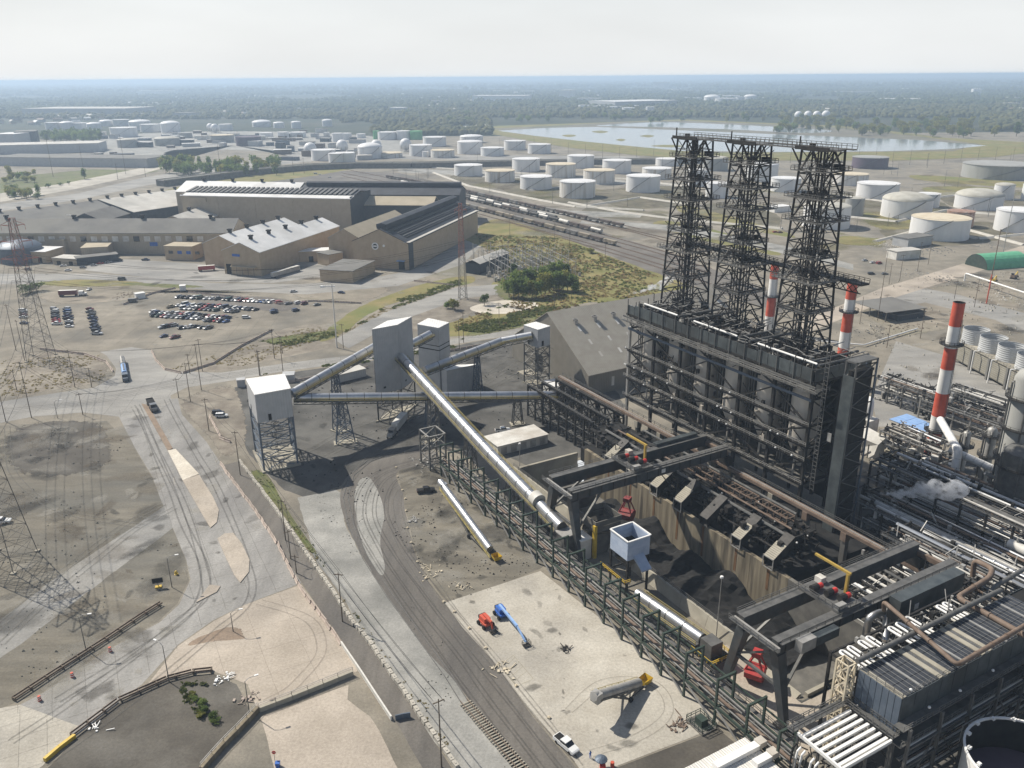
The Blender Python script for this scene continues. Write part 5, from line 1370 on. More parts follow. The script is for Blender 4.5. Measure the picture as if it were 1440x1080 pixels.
GA,GB,GC,GD = 'tanks of the far left group','tanks of the middle tank farm','tanks seen beyond the derricks','far white tanks by the horizon'
for t,lab,st,rf,dm_ in [
((197,262,245,276),'leftmost flat white tank behind the small wood','w',None,0),((258,312,241,276),'white low domed tank second from left in the far group','w',None,.25),
((312,370,247,275),'flat white tank third from left in the far group','w',None,0),((370,428,245,277),'white domed tank fourth from left in the far group','w',None,.25),
((422,478,234,262),'white domed tank standing behind the fourth','w',None,.25),((480,546,233,262),'wide flat white tank at the back of the far left group','w',None,0),
((550,638,234,280),'broad white tank with shallow dome, biggest of the far left group','w',None,.2),((597,678,252,288),'flat white tank in front of the broad domed one','w',None,0),
((683,762,239,290),'white tank with a proud dome at the right of the far left group','w',None,.3),((472,580,265,310),'long low white tank in the front of the far left group','w',None,0),
((500,583,313,354),'pale grey tank with pointed roof nearest the tall dark pole','g','domegrey',.12),((657,760,305,347),'grey tank with domed grey roof in the middle of the yard','g','domegrey',.15),
((755,812,288,313),'small grey blue tank right of the grey domed one','g',None,0),((925,982,252,282),'white tank right of the pair of white spheres','w',None,0),
((890,988,296,333),'beige grey tank left of the brown one','g','tankb',0),((1000,1103,303,347),'dark brown tank right of the beige grey one','p',None,0),
((1066,1143,235,266),'white domed tank above the brown one','w',None,.25),((1155,1200,243,271),'small white domed tank second in the far row','w',None,.25),
((1230,1272,240,273),'small white domed tank third in the far row','w',None,.25),((1360,1403,232,264),'small white domed tank fourth in the far row','w',None,.25),
((1172,1220,285,316),'white tank left of the low white pair','w',None,0),((1222,1292,285,311),'low white tank beside pipe racks','w',None,0),((1097,1150,288,316),'white grey tank by the brown tank','w',None,0),
((1316,1418,357,409),'bright flat white tank left of the pale sphere','w',None,0),((1388,1460,373,417),'flat white tank at the front of the sphere group','w',None,0),((1402,1450,290,331),'white tank at the back left of the sphere group','w',None,0)]:
 tank(*z1_(t),lab,st,rf,dm_,GA)
for t,lab,st,rf,dm_ in [
((0,45,290,321),'white tank at the back of the sphere group','w',None,0),((65,103,293,313),'small white tank left of the green one','w',None,0),((135,162,281,318),'small bright green tank left of the white pair','n',None,0),
((155,235,284,321),'white tank between the two green ones','w',None,0),((233,292,280,320),'white tank just left of the right green one','w',None,0),((290,343,281,320),'bright green tank right of the white pair','n',None,0),
((72,175,331,401),'big white domed tank between spheres','w',None,.35),((5,60,372,416),'white tank left of the big domed one','w',None,0),((153,258,369,398),'low tank with beige roof right of the big domed one','r','tankb',0),
((345,443,304,349),'white tank at the back above the paired front tanks','w',None,0),((288,384,337,390),'white tank left of the beige topped one','w',None,0),((342,369,368,393),'tiny white tank between two larger ones','w',None,0),
((378,478,358,397),'rust streaked tank with beige top by the viaduct','r','tankb',0),((500,598,297,335),'white domed tank behind another at the pond dike','w',None,.15),((490,597,321,381),'tall white tank in front of the domed one','w',None,.1),
((588,687,348,390),'white tank on the far side of the viaduct, low and broad','w',None,0),((686,778,320,364),'white tank nearest the grass dike','w',None,0),((786,884,334,380),'white tank at the right end of the dike row','w',None,0),
((477,596,419,475),'white tank at the left of the front field','w',None,0),((606,732,441,501),'rust streaked tank with beige top, second in the front field','r','tankb',0),((721,837,393,456),'white tank behind the beige topped one','w',None,0),
((754,888,465,532),'white tank with a pale roof, third in the front row','w',None,0),((862,988,414,481),'streaked tank with beige top in the middle row','r','tankb',0),((953,1065,380,441),'white tank at the back right of the front field','w',None,0),
((1020,1152,439,509),'rusty topped white tank right of the middle row','r','tankb',0),((920,1070,484,569),'nearest tank of the front field, brown streaks under its rim','r','tankw',0),((1100,1221,399,464),'clean white tank behind the rusty topped one','w',None,0),
((1200,1342,462,544),'white tank just left of the farthest derrick','w',None,0),((1268,1390,432,487),'white tank half hidden behind the one left of the derricks','r',None,0),((1325,1420,394,432),'white tank farthest back left of the derricks','w',None,0)]:
 tank(*z2_(t),lab,st,rf,dm_,GB)
for t,lab,st,rf,dm_ in [
((95,190,495,567),'white tank seen between first and second derricks','w',None,0),((85,188,388,452),'pale domed tank seen high between first and second derricks','g','domegrey',.15),((20,110,440,520),'white tank seen through the first derrick','w',None,0),
((262,396,410,497),'white domed tank seen through the second derrick','w',None,.2),((370,492,473,542),'white tank seen between second and third derricks','w',None,0),((505,695,585,700),'large white tank seen through the third derrick','w','domegrey',.12),
((635,775,455,515),'white tank with beige top right behind the third derrick','r','tankb',0),((715,858,385,444),'purple brown tank with pale top beyond the third derrick','p','tankg',0),((733,900,492,575),'flat white tank right of the third derrick','w',None,0),
((680,758,560,642),'small pale tank with grey roof close to the third derrick','g','domegrey',.1),((838,1036,540,655),'white tank with speckled grey cone roof','w','domegrey',.28),((985,1076,540,607),'white tank behind the grey coned one','w',None,0),
((1187,1460,407,490),'very wide low grey tank at the right edge','g',None,0),((1150,1334,525,618),'white tank with grey domed roof at right','w','domegrey',.28),((1110,1216,612,692),'rusty roofless looking tank behind the tan topped one','x',None,0),
((960,1189,641,748),'nearest white tank with tan speckled top','w','tankb',0.03),((1310,1388,500,574),'slim white domed tank at right','w','domegrey',.25),((1318,1500,602,714),'large white tank cut by the right picture edge','w',None,0),((1427,1480,505,577),'white tank at the right edge above the large one','w',None,0)]:
 tank(*z3_(t),lab,st,rf,dm_,GC)
for i,(t,dm_) in enumerate([((0,30,140,155),0),((40,80,142,160),0),((88,155,129,168),.3),((135,225,143,170),0),((168,240,132,150),0),((222,260,138,165),0),((257,310,128,161),.3),((322,358,140,155),0)]):
 tank(*z3_(t),'hazy white tank, %s from the left in the farm far beyond the ponds' % ['first','second','third','fourth','fifth','sixth','seventh','eighth'][i],'w',None,dm_,GD)
for i,(t,dm_) in enumerate([((1000,1050,172,190),0),((1058,1112,175,190),0),((1120,1180,178,195),0),((1183,1238,183,206),0),((1220,1256,174,190),0),((1283,1320,180,208),0)]):
 tank(*z2_(t),'hazy white tank behind the far pond, %s from the left' % ['first','second','third','fourth','fifth','sixth'][i],'w',None,dm_,'white tanks behind the far pond')
for i,(a,b_) in enumerate(((470,502),(510,543),(547,580),(585,620))):
 sphere_tank(960 + a / 3,960 + b_ / 3,90 + 208 / 3,90 + 233 / 3,['leftmost','second','third','rightmost'][i] + ' of four small white spheres before the far wood','four white spheres beyond the ponds')
for t,lab in (((875,905,250,288),'left white sphere of the far pair'),((892,925,252,290),'right white sphere of the far pair'),((1284,1338,333,388),'white sphere left of the bright flat tank'),((1420,1470,328,372),'white sphere right of the bright flat tank')):
 sphere_tank(*z1_(t),lab,'white gas spheres')
for t,lab in (((125,172,320,372),'white sphere behind the big domed tank'),((248,297,314,368),'white sphere beside the beige topped tank')):
 sphere_tank(*z2_(t),lab,'white gas spheres')
# dike walls and service roads round the tanks
G['tankearth'] = mat('dark tank field soil',(.085,.078,.05),(.15,.13,.085),.95,scale=.08,c3=(.19,.17,.13),scale2=.02,fine=.25)
DK = mat('dike gravel',(.40,.38,.33),(.50,.475,.42),.95,scale=.2)
for i,pts in enumerate([[(610,243),(660,262),(760,282),(810,291),(905,296)],[(560,233),(720,243),(880,252),(960,262)],[(640,246),(700,250),(760,247)],[(745,268),(800,262),(880,258)],
[(825,290),(900,278),(985,290)],[(800,285),(870,298),(930,306),(1000,313),(1100,322)],[(1190,305),(1260,312),(1330,296),(1430,305)],[(1230,340),(1300,322),(1375,336),(1440,330)],[(1180,275),(1260,286),(1340,275),(1440,282)],[(1340,318),(1440,345)]]):
 P = [at(*p) for p in pts]
 b = MB()
 for a,c in zip(P,P[1:]):
  d = c - a; nr = Vector((-d.y,d.x,0)).normalized()
  b.add([a - nr * 2.4,c - nr * 2.4,c + nr * 2.4,a + nr * 2.4,a - nr * .8 + Vector((0,0,1.3)),c - nr * .8 + Vector((0,0,1.3)),c + nr * .8 + Vector((0,0,1.3)),a + nr * .8 + Vector((0,0,1.3))],
  [(4,5,6,7),(0,1,5,4),(1,2,6,5),(2,3,7,6),(3,0,4,7)])
 struct(b.build('dike',DK),'low gravel dike between the tanks')
for pts in ([(640,262),(720,283),(800,296),(905,300),(900,306),(790,304),(700,290),(630,270)],[(820,308),(960,318),(1100,345),(1200,372),(1200,380),(1090,354),(950,326),(815,314)],[(560,236),(760,246),(950,258),(950,262),(750,252),(560,242)]):
 sheet('service_road',pts,G['shoulder'],.07)
for pts in ([(640,246),(740,246),(760,258),(690,262),(645,258)],[(700,262),(800,262),(830,284),(760,282)],[(840,268),(960,262),(990,282),(900,294),(850,284)],[(830,292),(930,300),(920,312),(830,303)],[(1190,280),(1300,278),(1340,300),(1260,312),(1195,300)],
[(1250,318),(1390,312),(1420,334),(1300,348),(1250,336)],[(1330,268),(1440,268),(1440,290),(1340,290)],[(1000,285),(1090,300),(1080,325),(990,310)]):
 sheet('tank_field',pts,G['tankearth'],.045,True,1.0)
for pts in ([(970,290),(1100,325),(1098,332),(960,300)],[(1240,300),(1290,302),(1280,312),(1235,312)],[(1290,246),(1440,256),(1440,264),(1300,254)],[(930,310),(1000,322),(1090,352),(1070,356),(930,322)]):
 sheet('grass_verge',pts,G['grass'],.06,True,.8)
# ------------------------------------------------------------------ the refinery to the right of the coker
sheet('process_slab',[W(99,-38),W(149,-38),W(149,-66),W(136,-76),W(200,-76),W(220,60),W(130,84),W(78,72),W(84,30),W(99,10)],G['coal'],.034,world=True,label='dark stained slab under the process units')
sheet('pad_strip',[W(127,-80),W(160,-80),W(160,-44),W(149.5,-44),W(149.5,-66.9),W(127,-66.9)],G['tan'],.047,world=True,label='tan concrete strip at the near end of the pit')
PCOL = ['steel2','pale','galv','steel','rustpipe','dirtywhite','pale','white']
def rack(label,u0,u1,v0,v1,lv,seed,npipe=7,step=7.0,m='steel',rail=True,cross=False,mixed=60,name='pipe_rack',cat='pipe rack'):
 q = random.Random(seed)
 o = ct(name,label,cat,u0,v0)
 L,D = u1 - u0,v1 - v0
 n = max(1,round(L / step))
 for i in range(n + 1):
  x = L * i / n
  for y in (0,D): MB().box(x - .25,x + .25,y - .25,y + .25,0,lv[-1] + .3).build('column',M[m],o)
  for z in lv: MB().box(x - .2,x + .2,.26,D - .26,z - .3,z + .1).build('crossbeam',M[m],o)
  if cross and i < n:
   for y in (0,D): MB().bar((x + .25,y,0),(L * (i + 1) / n - .25,y,lv[0]),.2).build('brace',M[m],o)
 for z in lv:
  for y in (0,D): MB().box(.26,L - .26,y - .17,y + .17,z - .28,z + .08).build('beam',M[m],o)
  for k in range(npipe):
   y = D * (k + .6) / npipe
   rr = q.choice([.15,.2,.28,.35,.5])
   a,b_ = q.uniform(-1,L * .2),q.uniform(L * .75,L + 1)
   pts = [(a,y,z + rr + .12),(b_,y,z + rr + .12)]
   if q.random() < .4: pts = [(a,y,z - 3)] + pts
   if q.random() < .3: pts = pts + [(b_,y,z - 3)]
   MB().tube(pts,rr,7).build('pipe',M[q.choice(PCOL)],o,smooth=True)
  if rail:
   w_ = MB().box(0,L,-1.0,-.3,z + .02,z + .1).build('walkway',M['steel2'],o)
   MB().rail([(0,-1,z + .1),(L,-1,z + .1)],1.1,.08,2).build('handrail',M['steel2'],w_)
 cl = [MB(),MB()]
 for i in range(mixed * 2):
  c = cl[i % 2]; x,y,z = q.uniform(0,L),q.uniform(0,D),q.choice([0] + list(lv))
  k = q.random()
  if k < .4: s = q.uniform(.3,1.1); c.cbox(x,y,z + .1,s,s,s * q.uniform(.7,2))
  elif k < .75: c.bar((x,y,z),(x + q.uniform(-3,3),y + q.choice([0,2]),z + q.uniform(.2,3)),q.uniform(.12,.3))
  else: c.tube([(x,y,z),(x,y,z + 1.2),(x + 1.2,y,z + 1.2)],.2,6)
 for c,mm in zip(cl,('steel','pale')):
  s_ = c.build('valves_and_fittings',M[mm],o); s_['kind'] = 'stuff'
 return o
def vessel(label,u,v,h,rad,m='steel2',plats=(.3,.55,.8),z0=0,top='dome',name='process_column',cat='process column'):
 o = ct(name,label,cat,u,v,z0)
 pr = [(rad * 1.05,0),(rad * 1.05,h * .06),(rad,h * .07)]
 pr += [(rad,h * .93),(rad * .8,h * .97),(rad * .4,h * .995),(.05,h)]
 MB().lathe(pr,22).build('shell',M[m],o,smooth=True)
 for t in plats:
  z = h * t
  p = MB().lathe([(rad + .02,z),(rad + 1.5,z),(rad + 1.5,z + .15),(rad + .02,z + .15)],18).build('platform',M['steel'],o)
  MB().rail([((rad + 1.45) * _c(a),(rad + 1.45) * _s(a),z + .15) for a in [i * math.pi / 8 for i in range(17)]],1.1,.09,1.5).build('handrail',M['steel2'],p)
 for a in (2.2,4.0,5.2):
  MB().tube([((rad + .5) * _c(a),(rad + .5) * _s(a),0),((rad + .5) * _c(a),(rad + .5) * _s(a),h * .9),(0,0,h * .99 + .3)],.3,7).build('pipe',M['pale' if a < 3 else 'steel2'],o)
 l = MB()
 for s in (-.3,.3): l.bar((-(rad + .6),s,0),(-(rad + .6),s,h * .95),.08)
 for k in range(int(h / .9)): l.bar((-(rad + .6),-.3,k * .9),(-(rad + .6),.3,k * .9),.06)
 l.build('ladder',M['steel2'],o)
 return o
def drum(label,u,v,z,L,rad,ang,m='steel2',name='heat_exchanger',cat='heat exchanger'):
 o = ct(name,label,cat,u,v,0,'horizontal exchangers among the pipe racks',ang)
 MB().tube([(-L / 2 - rad * .35,0,z),(-L / 2 - rad * .2,0,z),(-L / 2,0,z),(L / 2,0,z),(L / 2 + rad * .2,0,z)],rad,14).build('shell',M[m],o,smooth=True)
 for x in (-L * .3,L * .3): MB().box(x - .3,x + .3,-rad * .7,rad * .7,0,z - rad * .6).build('saddle',M['conc'],o)
 for x in (-L * .35,L * .35): MB().tube([(x,0,z),(x,0,z + rad + 1.2)],.3,8).build('nozzle',M['pale'],o)
 return o
# red and white chimneys
def chimney(label,u,v,H,rad,bands,plats,z0=0):
 o = ct('chimney',label,'chimney',u,v,0,'red and white banded chimneys')
 for k,(a,b_,m) in enumerate(bands):
  ra,rb = rad * (1.22 - .22 * a / H),rad * (1.22 - .22 * b_ / H)
  MB().lathe([(ra,a),(rb,b_ - .01)],20).build('band',M[m],o,smooth=True)
  MB().lathe([(rb * 1.03,b_ - .25),(rb * 1.03,b_ - .05)],20).build('ring',M[m],o)
 MB().lathe([(rad * 1.02,H - .02),(rad * .85,H + .02),(rad * .82,H - 4)],20).build('mouth',M['black'],o)
 for z in plats:
  p = MB().lathe([(rad * 1.02,z),(rad + 1.9,z),(rad + 1.9,z + .2),(rad * 1.02,z + .2)],18).build('platform',M['steel'],o)
  MB().rail([((rad + 1.85) * _c(a),(rad + 1.85) * _s(a),z + .2) for a in [i * math.pi / 8 for i in range(17)]],1.2,.1,1.2).build('handrail',M['steel'],p)
 l = MB()
 for s in (-.35,.35): l.bar((rad * 1.3,s,0),(rad * 1.15,s,H * .9),.1)
 l.build('ladder',M['steel2'],o)
 return o
H1 = 55
chimney('nearest red and white chimney, whole in view, with a white duct branching off',86.2,67.4,H1,1.85,
[(0,9,'orange'),(9,15,'white'),(15,23.5,'orange'),(23.5,32,'white'),(32,39.5,'orange'),(39.5,47,'white'),(47,H1,'orange')],[9.5,40.6])
chimney('red and white chimney just right of the elevator shaft',22,97,46,2.0,[(0,9,'white'),(9,17,'orange'),(17,24,'white'),(24,32,'orange'),(32,38,'white'),(38,46,'orange')],[32.5])
chimney('red and white chimney seen between the second and third derricks',-52,132,36,2.0,[(0,8,'white'),(8,18,'orange'),(18,27.5,'white'),(27.5,36,'orange')],[18.2])
# white duct from the chimney
wd = ct('flue_duct','thick white insulated duct bending down from the nearest chimney','duct',0,0)
for p,q in (((88.3,65.6,14.5),(108,44.5,16.5)),((108.6,43.9,16.4),(112.6,38.9,1))):
 p,q = Vector(p),Vector(q); n = 6
 for k in range(n): MB().tube([p.lerp(q,k / n),p.lerp(q,(k + .96) / n)],1.25,12).build('duct_section',M['white'],wd,smooth=True)
MB().tube([(107.6,45,16.4),(108.3,44.2,16.5),(108.7,43.8,15.6)],1.35,12).build('elbow',M['white'],wd,smooth=True)
wd2 = ct('flue_duct','second white ribbed duct running right to the tall vessels','duct',0,0)
for k in range(7):
 p,q = Vector((104,47.6,14)),Vector((122.5,49.5,12)); MB().tube([p.lerp(q,k / 7),p.lerp(q,(k + .94) / 7)],1.15,12).build('duct_section',M['white'],wd2,smooth=True)
MB().tube([(122.5,49.5,12),(124.5,49.7,11),(125,49.7,7)],1.2,12).build('elbow',M['white'],wd2,smooth=True)
# cooling tower with three fan stacks
M['louvre'] = ribbed('weathered tower boards',(.23,.215,.175),(.29,.275,.23),.9,2,.8)
M['fanstack'] = ribbed('ribbed pale fan stack',(.42,.43,.43),(.52,.53,.53),.9,2,.5,0,.9)
g0,g9 = at(1341,508),at(1470,578)
dct = g9 - g0; Lc = dct.length
coo = thing('cooling_tower','weathered cooling tower with three pale fan stacks on top','cooling tower',g0,math.atan2(dct.y,dct.x))
nB = 5
for k in range(nB):
 MB().box(Lc * k / nB + .15,Lc * (k + 1) / nB - .15,0,.4,1.5,9.2).build('louvre_panel',M['louvre'],coo)
 MB().box(Lc * k / nB - .6,Lc * k / nB + .6,-.9,0,0,9.6).build('buttress',M['roofgrey'],coo)
 x = Lc * (k + .35) / nB
 MB().tube([(x,-2.6,0),(x,-2.6,10.4),(x,.4,10.4)],.32,8).build('riser_pipe',M['white'],coo)
MB().box(0,Lc,.41,17,1.0,9.3).build('core',M['louvre'],coo)
dk = MB().box(-.5,Lc + .5,-.6,17.6,9.62,9.9).build('fan_deck',M['conc'],coo)
MB().rail([(-.5,-.6,9.9),(Lc + .5,-.6,9.9)],1.1,.08,2).build('handrail',M['steel2'],dk)
for k in range(4):
 x = 3.0 + 12.4 * k
 s_ = MB().lathe([(5.6,9.95),(5.45,11.5),(5.4,14),(5.5,16.4),(5.3,16.4),(5.2,14),(5.2,11.5),(5.3,10.2)],32,x=x,y=6.2).build('fan_stack',M['fanstack'],coo,smooth=True)
 for j in range(8):
  a = j * math.pi / 4
  MB().bar((x + .3 * _c(a),6.2 + .3 * _s(a),12.6),(x + 5 * _c(a),6.2 + 5 * _s(a),12.6),.55,.06).build('fan_blade',M['steel2'],s_)
# racks and units
rack('pipe rack with dark steel bents right behind the elevator shaft',104,172,-2,8,(7,12),1,8)
rack('tall dark pipe rack one row behind the shaft, with valves',100,165,15,24,(6,11,16),2,7)
rack('pipe rack in front of the blowers carrying brown valves',92,150,31,40,(6,11),3,7)
rack('pale pipe rack crossing the yard between chimney and cooling tower',40,72,96,104,(5,9),4,6,6,'steel2')
rack('pipe rack along the cooling tower with white risers',62,106,108,118,(5,9),5,7,7,'steel2')
rack('exchanger rack with rows of pipes under the cooling tower',62,110,94,103,(4,7.5),6,6,7,'pale')
rack('dark pipe bridge between the two gantry tracks',152,190,-36,-14,(9,15),7,9,8,cross=True)
rack('open steel frame of pipes behind the boxed crane girder',128,160,-16,-5,(6,11,15),8,8,6,cross=True)
rack('dark braced steelwork under the boxed end of the near crane',129,159,-39.5,-22.5,(4,8,12),21,6,5,cross=True,rail=False)
rack('tall open steelwork at the right picture edge',150,185,22,38,(8,14,20),9,7,7,cross=True)
rack('pale steel frame below the red chimney',76,98,52,64,(5,9),10,5,6,'pale')
rack('thin trestle of pale pipes leading from the elevator shaft to the yard',28,46,72,75.5,(5.5,7),11,3,5,'steel2',mixed=15)
vessel('tallest grey process column at the right edge, ringed by platforms',122,50.5,46,4.4,'tankg',(.2,.4,.6,.8))
vessel('broad dark vessel in front of the tallest process column',128,42,26,4.6,'steel2',(.35,.75))
vessel('slim dark column right of the tallest one',136,52,40,2.4,'steel2',(.35,.65,.9))
vessel('stout pale vessel with a white top beside the cooling tower pipes',101,99,22,5.2,'tankg',(.55,.8))
vessel('small grey column between the red chimney and the tallest column',108,62,20,1.6,'pale',(.5,.85))
vessel('short column standing among the blowers',98,66,14,1.3,'pale',(.6,))
vessel('grey column at the far end of the second rack',147,20,30,1.8,'steel2',(.4,.7,.9))
for i,(u,v,z,L,rad,an,lab) in enumerate([(112,28,3,9,1.3,0,'grey exchanger nearest the elevator shaft'),(124,28,3,9,1.2,0,'second grey exchanger along the dark rack'),(138,11,3.4,10,1.5,0,'long exchanger between the two dark racks'),
(150,11,12.6,9,1.4,0,'cream drum lying high on the first rack'),(116,46,4,8,1.6,1.2,'drum lying below the white duct'),(70,120,5,30,1.7,0,'long grey exchanger along the cooling tower'),(100,121,5,24,1.7,0,'second long grey exchanger along the cooling tower')]):
 drum(lab,u,v,z,L,rad,an,'dirtywhite' if 'cream' in lab else 'steel2')
# blowers with round scroll casings
for i,(u,v,lab) in enumerate(((80,60,'pale blower scroll farthest from the white duct'),(88.5,53.5,'second pale blower scroll, behind the rack'),(96,49.5,'third pale blower scroll by the white duct'),(103,47.5,'largest pale blower scroll at the duct foot'))):
 o = ct('blower',lab,'blower',u,v,0,'blowers with round casings',.5)
 rr = 2.6 + .25 * i
 MB().tube([(0,-1.1,rr + .8),(0,1.1,rr + .8)],rr,20).build('scroll',M['dirtywhite'],o)
 MB().box(rr * .35,rr,-1.0,1.0,rr + .8,rr * 2 + 2.4).build('outlet',M['dirtywhite'],o)
 MB().tube([(0,-1.9,rr + .8),(0,-1.12,rr + .8)],rr * .5,14).build('inlet',M['pale'],o)
 MB().cbox(-3.6,0,0,2.2,1.6,2.2).build('motor',M['steel2'],o)
 MB().cbox(-.6,0,0,9,3.2,.7).build('plinth',M['conc'],o)
# white ribbed stack boxes next to the shaft
o = ct('heater_duct','white ribbed boxed duct peeping out behind the elevator shaft','duct',66,58,0)
MB().box(-3,3,-2.5,2.5,0,9).build('casing',M['dirtywhite'],o)
for k in range(5): MB().box(-3.1 + 1.4 * k,-2.9 + 1.4 * k,-2.62,-2.5,.3,8.8).build('rib',M['steel2'],o)
MB().tube([(0,0,9),(0,0,12.5),(-.6,.8,14),(-2.5,3,14.4)],1.5,12).build('duct',M['white'],o,smooth=True)
o = ct('boiler_box','pale boxed boiler with inclined top below the white ribbed duct','boiler',73,50,0)
MB().add([(-5,-3,0),(5,-3,0),(5,3,0),(-5,3,0),(-4,-3,6),(5,-1,5),(5,3,7),(-4,3,8)],[(3,2,1,0),(4,5,6,7),(0,1,5,4),(1,2,6,5),(2,3,7,6),(3,0,4,7)]).build('casing',M['dirtywhite'],o)
for k in range(4): MB().tube([(-4 + 2.4 * k,-3.4,0),(-4 + 2.4 * k,-3.4,5)],.22,6).build('pipe',M['steel2'],o)
# trailers with blue roofs
for i in range(4):
 o = ct('site_trailer',['blue roofed site trailer nearest the elevator shaft','second blue roofed site trailer in the row','third blue roofed site trailer in the row','blue roofed site trailer nearest the red chimney'][i],'trailer',62.5 + 4.4 * i,76 - .4 * i,0,'blue roofed trailers in a row')
 MB().box(0,4,0,10,.4,3.1).build('body',M['dirtywhite'],o); MB().box(-.1,4.1,-.1,10.1,3.1,3.3).build('roof',M['ltblue'],o)
 MB().box(1,3,-.04,0,1.2,2.3).build('window',M['glass'],o)
# ------------------------------------------------------------------ heater block in the near right corner
hx = ct('air_cooler','blue grey panelled air cooler block with dark louvred top in the corner','air cooler',164.8,-72.2)
n = 7
for k in range(n):
 MB().box(9 * k / n + .05,9 * (k + 1) / n - .05,-.15,.05,12.6,21.8).build('front_panel',M['bluegrey'],hx)
BL = 52
for k in range(14):
 MB().box(8.95,9.1,BL * k / 14 + .06,BL * (k + 1) / 14 - .06,13.5 if k < 5 else 16,21.8).build('side_panel',M['slate'],hx)
 MB().box(-.1,.05,BL * k / 14 + .06,BL * (k + 1) / 14 - .06,13,21.8).build('side_panel',M['slate'],hx)
MB().box(0.1,8.9,.1,BL - .1,13,21.6).build('core',M['black'],hx)
yy = 0
for k,(d_,m_) in enumerate([(1.1,'conc2'),(4.4,'lou'),(.5,'conc2'),(4.4,'lou'),(1.2,'conc2'),(1.0,'lou'),(1.1,'conc2'),(4.6,'lou'),(.5,'conc2'),(4.4,'lou'),(1.2,'conc2'),(1.0,'lou'),(1.1,'conc2'),(4.4,'lou'),(.5,'conc2'),(4.4,'lou'),(1.2,'conc2'),(4.6,'lou'),(.6,'conc2'),(4.6,'lou')]):
 if m_ == 'conc2':
  MB().box(0.02,8.98,yy,yy + d_ - .04,21.81,22.0).build('top_plate',M['conc'] if d_ > 1 else M['pale'],hx)
 else:
  for j in range(6):
   x0 = .1 + 8.8 * j / 6
   MB().box(x0 + .03,x0 + 8.8 / 6 - .06,yy + .03,yy + d_ - .06,21.7,21.85 + .04 * (j % 2)).build('louvre_panel',M['roofdark'],hx)
  for j in range(4): MB().box(.05,8.95,yy + d_ * j / 4,yy + d_ * j / 4 + .05,21.9,21.96).build('louvre_bar',M['pale'],hx)
 yy += d_
 if yy > BL - 2: break
for z in (13.2,16.8):
 w_ = MB().box(9.15,11.2,-1.5,BL,z,z + .15).build('walkway',M['steel2'],hx)
 MB().rail([(11.2,-1.5,z + .15),(11.2,BL,z + .15)],1.15,.1,1.6).build('handrail',M['steel2'],w_)
MB().rail([(9,0,22),(9,BL,22)],1.1,.08,1.8).build('handrail',M['steel2'],hx)
MB().rail([(0,0,22),(9,0,22)],1.1,.08,1.8).build('handrail',M['steel2'],hx)
for y in (0,9,18,27,36,45,51):
 for x in (.3,8.7,11.4):
  MB().box(x - .25,x + .25,y,y + .5,0,12.6 if x < 11 else 16.8).build('column',M['steel2'],hx)
 MB().box(.56,8.44,y + .05,y + .45,11.8,12.5).build('crossbeam',M['steel2'],hx)
for z in (4,8,12):
 MB().box(11.2,11.6,.6,BL,z,z + .4).build('beam',M['steel2'],hx)
 for k in range(6): MB().tube([(9.2 + .35 * k,1,z + .3),(9.2 + .35 * k,BL - 2,z + .3)],.14 + .04 * (k % 3),6).build('pipe',M[PCOL[k]],hx)
for k in range(6):
 MB().bar((11.4,9 * k + .5,.4 + 12 * (k % 2)),(11.4,9 * k + 9,12.4 - 12 * (k % 2)),.22).build('brace',M['steel2'],hx)
for (x,y,z) in ((.9,-.3,14.3),(7.2,-.3,13.4),(10.6,6,18.6),(10.6,15,18.4),(10.6,25,18.8),(9,2,23)):
 obj('floodlight',lampm,hx,(x,y,z))
MB().box(-4.6,-4.2,-1,-.6,0,22.5)
o = ct('lattice_leg','pale lattice trestle holding the pipe header beside the air cooler','trestle',162.6,-73.2)
MB().lattice((1.3,1.0),(1.3,1.0),0,22.6,7,.35,.22).build('lattice',M['tankb'],o)
# header pipe, hairpins, brown pipe
o = ct('header_pipe','long straight grey header pipe along the air cooler edge','pipe',164.2,-72.5,23.4)
for k in range(8): MB().tube([(0,5.6 * k,0),(0,5.6 * k + 5.56,0)],.5,12).build('pipe_section',M['steel2'],o,smooth=True)
for k in range(22): MB().tube([(-.5,2 * k + .8,0),(-1.2,2 * k + .8,0),(-1.3,2 * k + .8,-1.6)],.16,6).build('branch',M['steel2'],o)
hair = MB().tube([(5,-.55,0)] + [(-2 + .55 * _s(0) - .55 * _s(math.pi * t / 8),-.55 * _c(math.pi * t / 8),0) for t in range(9)] + [(5,.55,0)],.26,8).mesh('hairpin',M['white'],True)
labs = ['nearest the lattice trestle','second from the lattice trestle','third from the lattice trestle','fourth from the lattice trestle','fifth, beside the bent grey pipe','sixth, past the bent grey pipe','seventh along the header','eighth along the header','ninth along the header','tenth, under the brown pipe']
for k,(px,py) in enumerate(((1198,926),(1209,920),(1224,912),(1235,906),(1266,892),(1277,886),(1290,878),(1334,861),(1343,857),(1368,852))):
 u_,v_ = uvw(px,py,21.2)
 o = ct('hairpin_pipe','bright white hairpin pipe loop, ' + labs[k],'pipe loop',u_,v_,21.2,'white hairpin loops beside the air cooler')
 obj('pipe',hair,o); MB().box(-1.5,-1.2,-1.0,1.0,-.6,-.28).build('support_beam',M['steel2'],o); MB().box(3.2,3.5,-1.0,1.0,-.6,-.28).build('support_beam',M['steel2'],o)
rack('dark steel frame carrying the white hairpin loops',157.5,164,-71,-30,(7,13,20.2),12,3,7,'steel',rail=False)
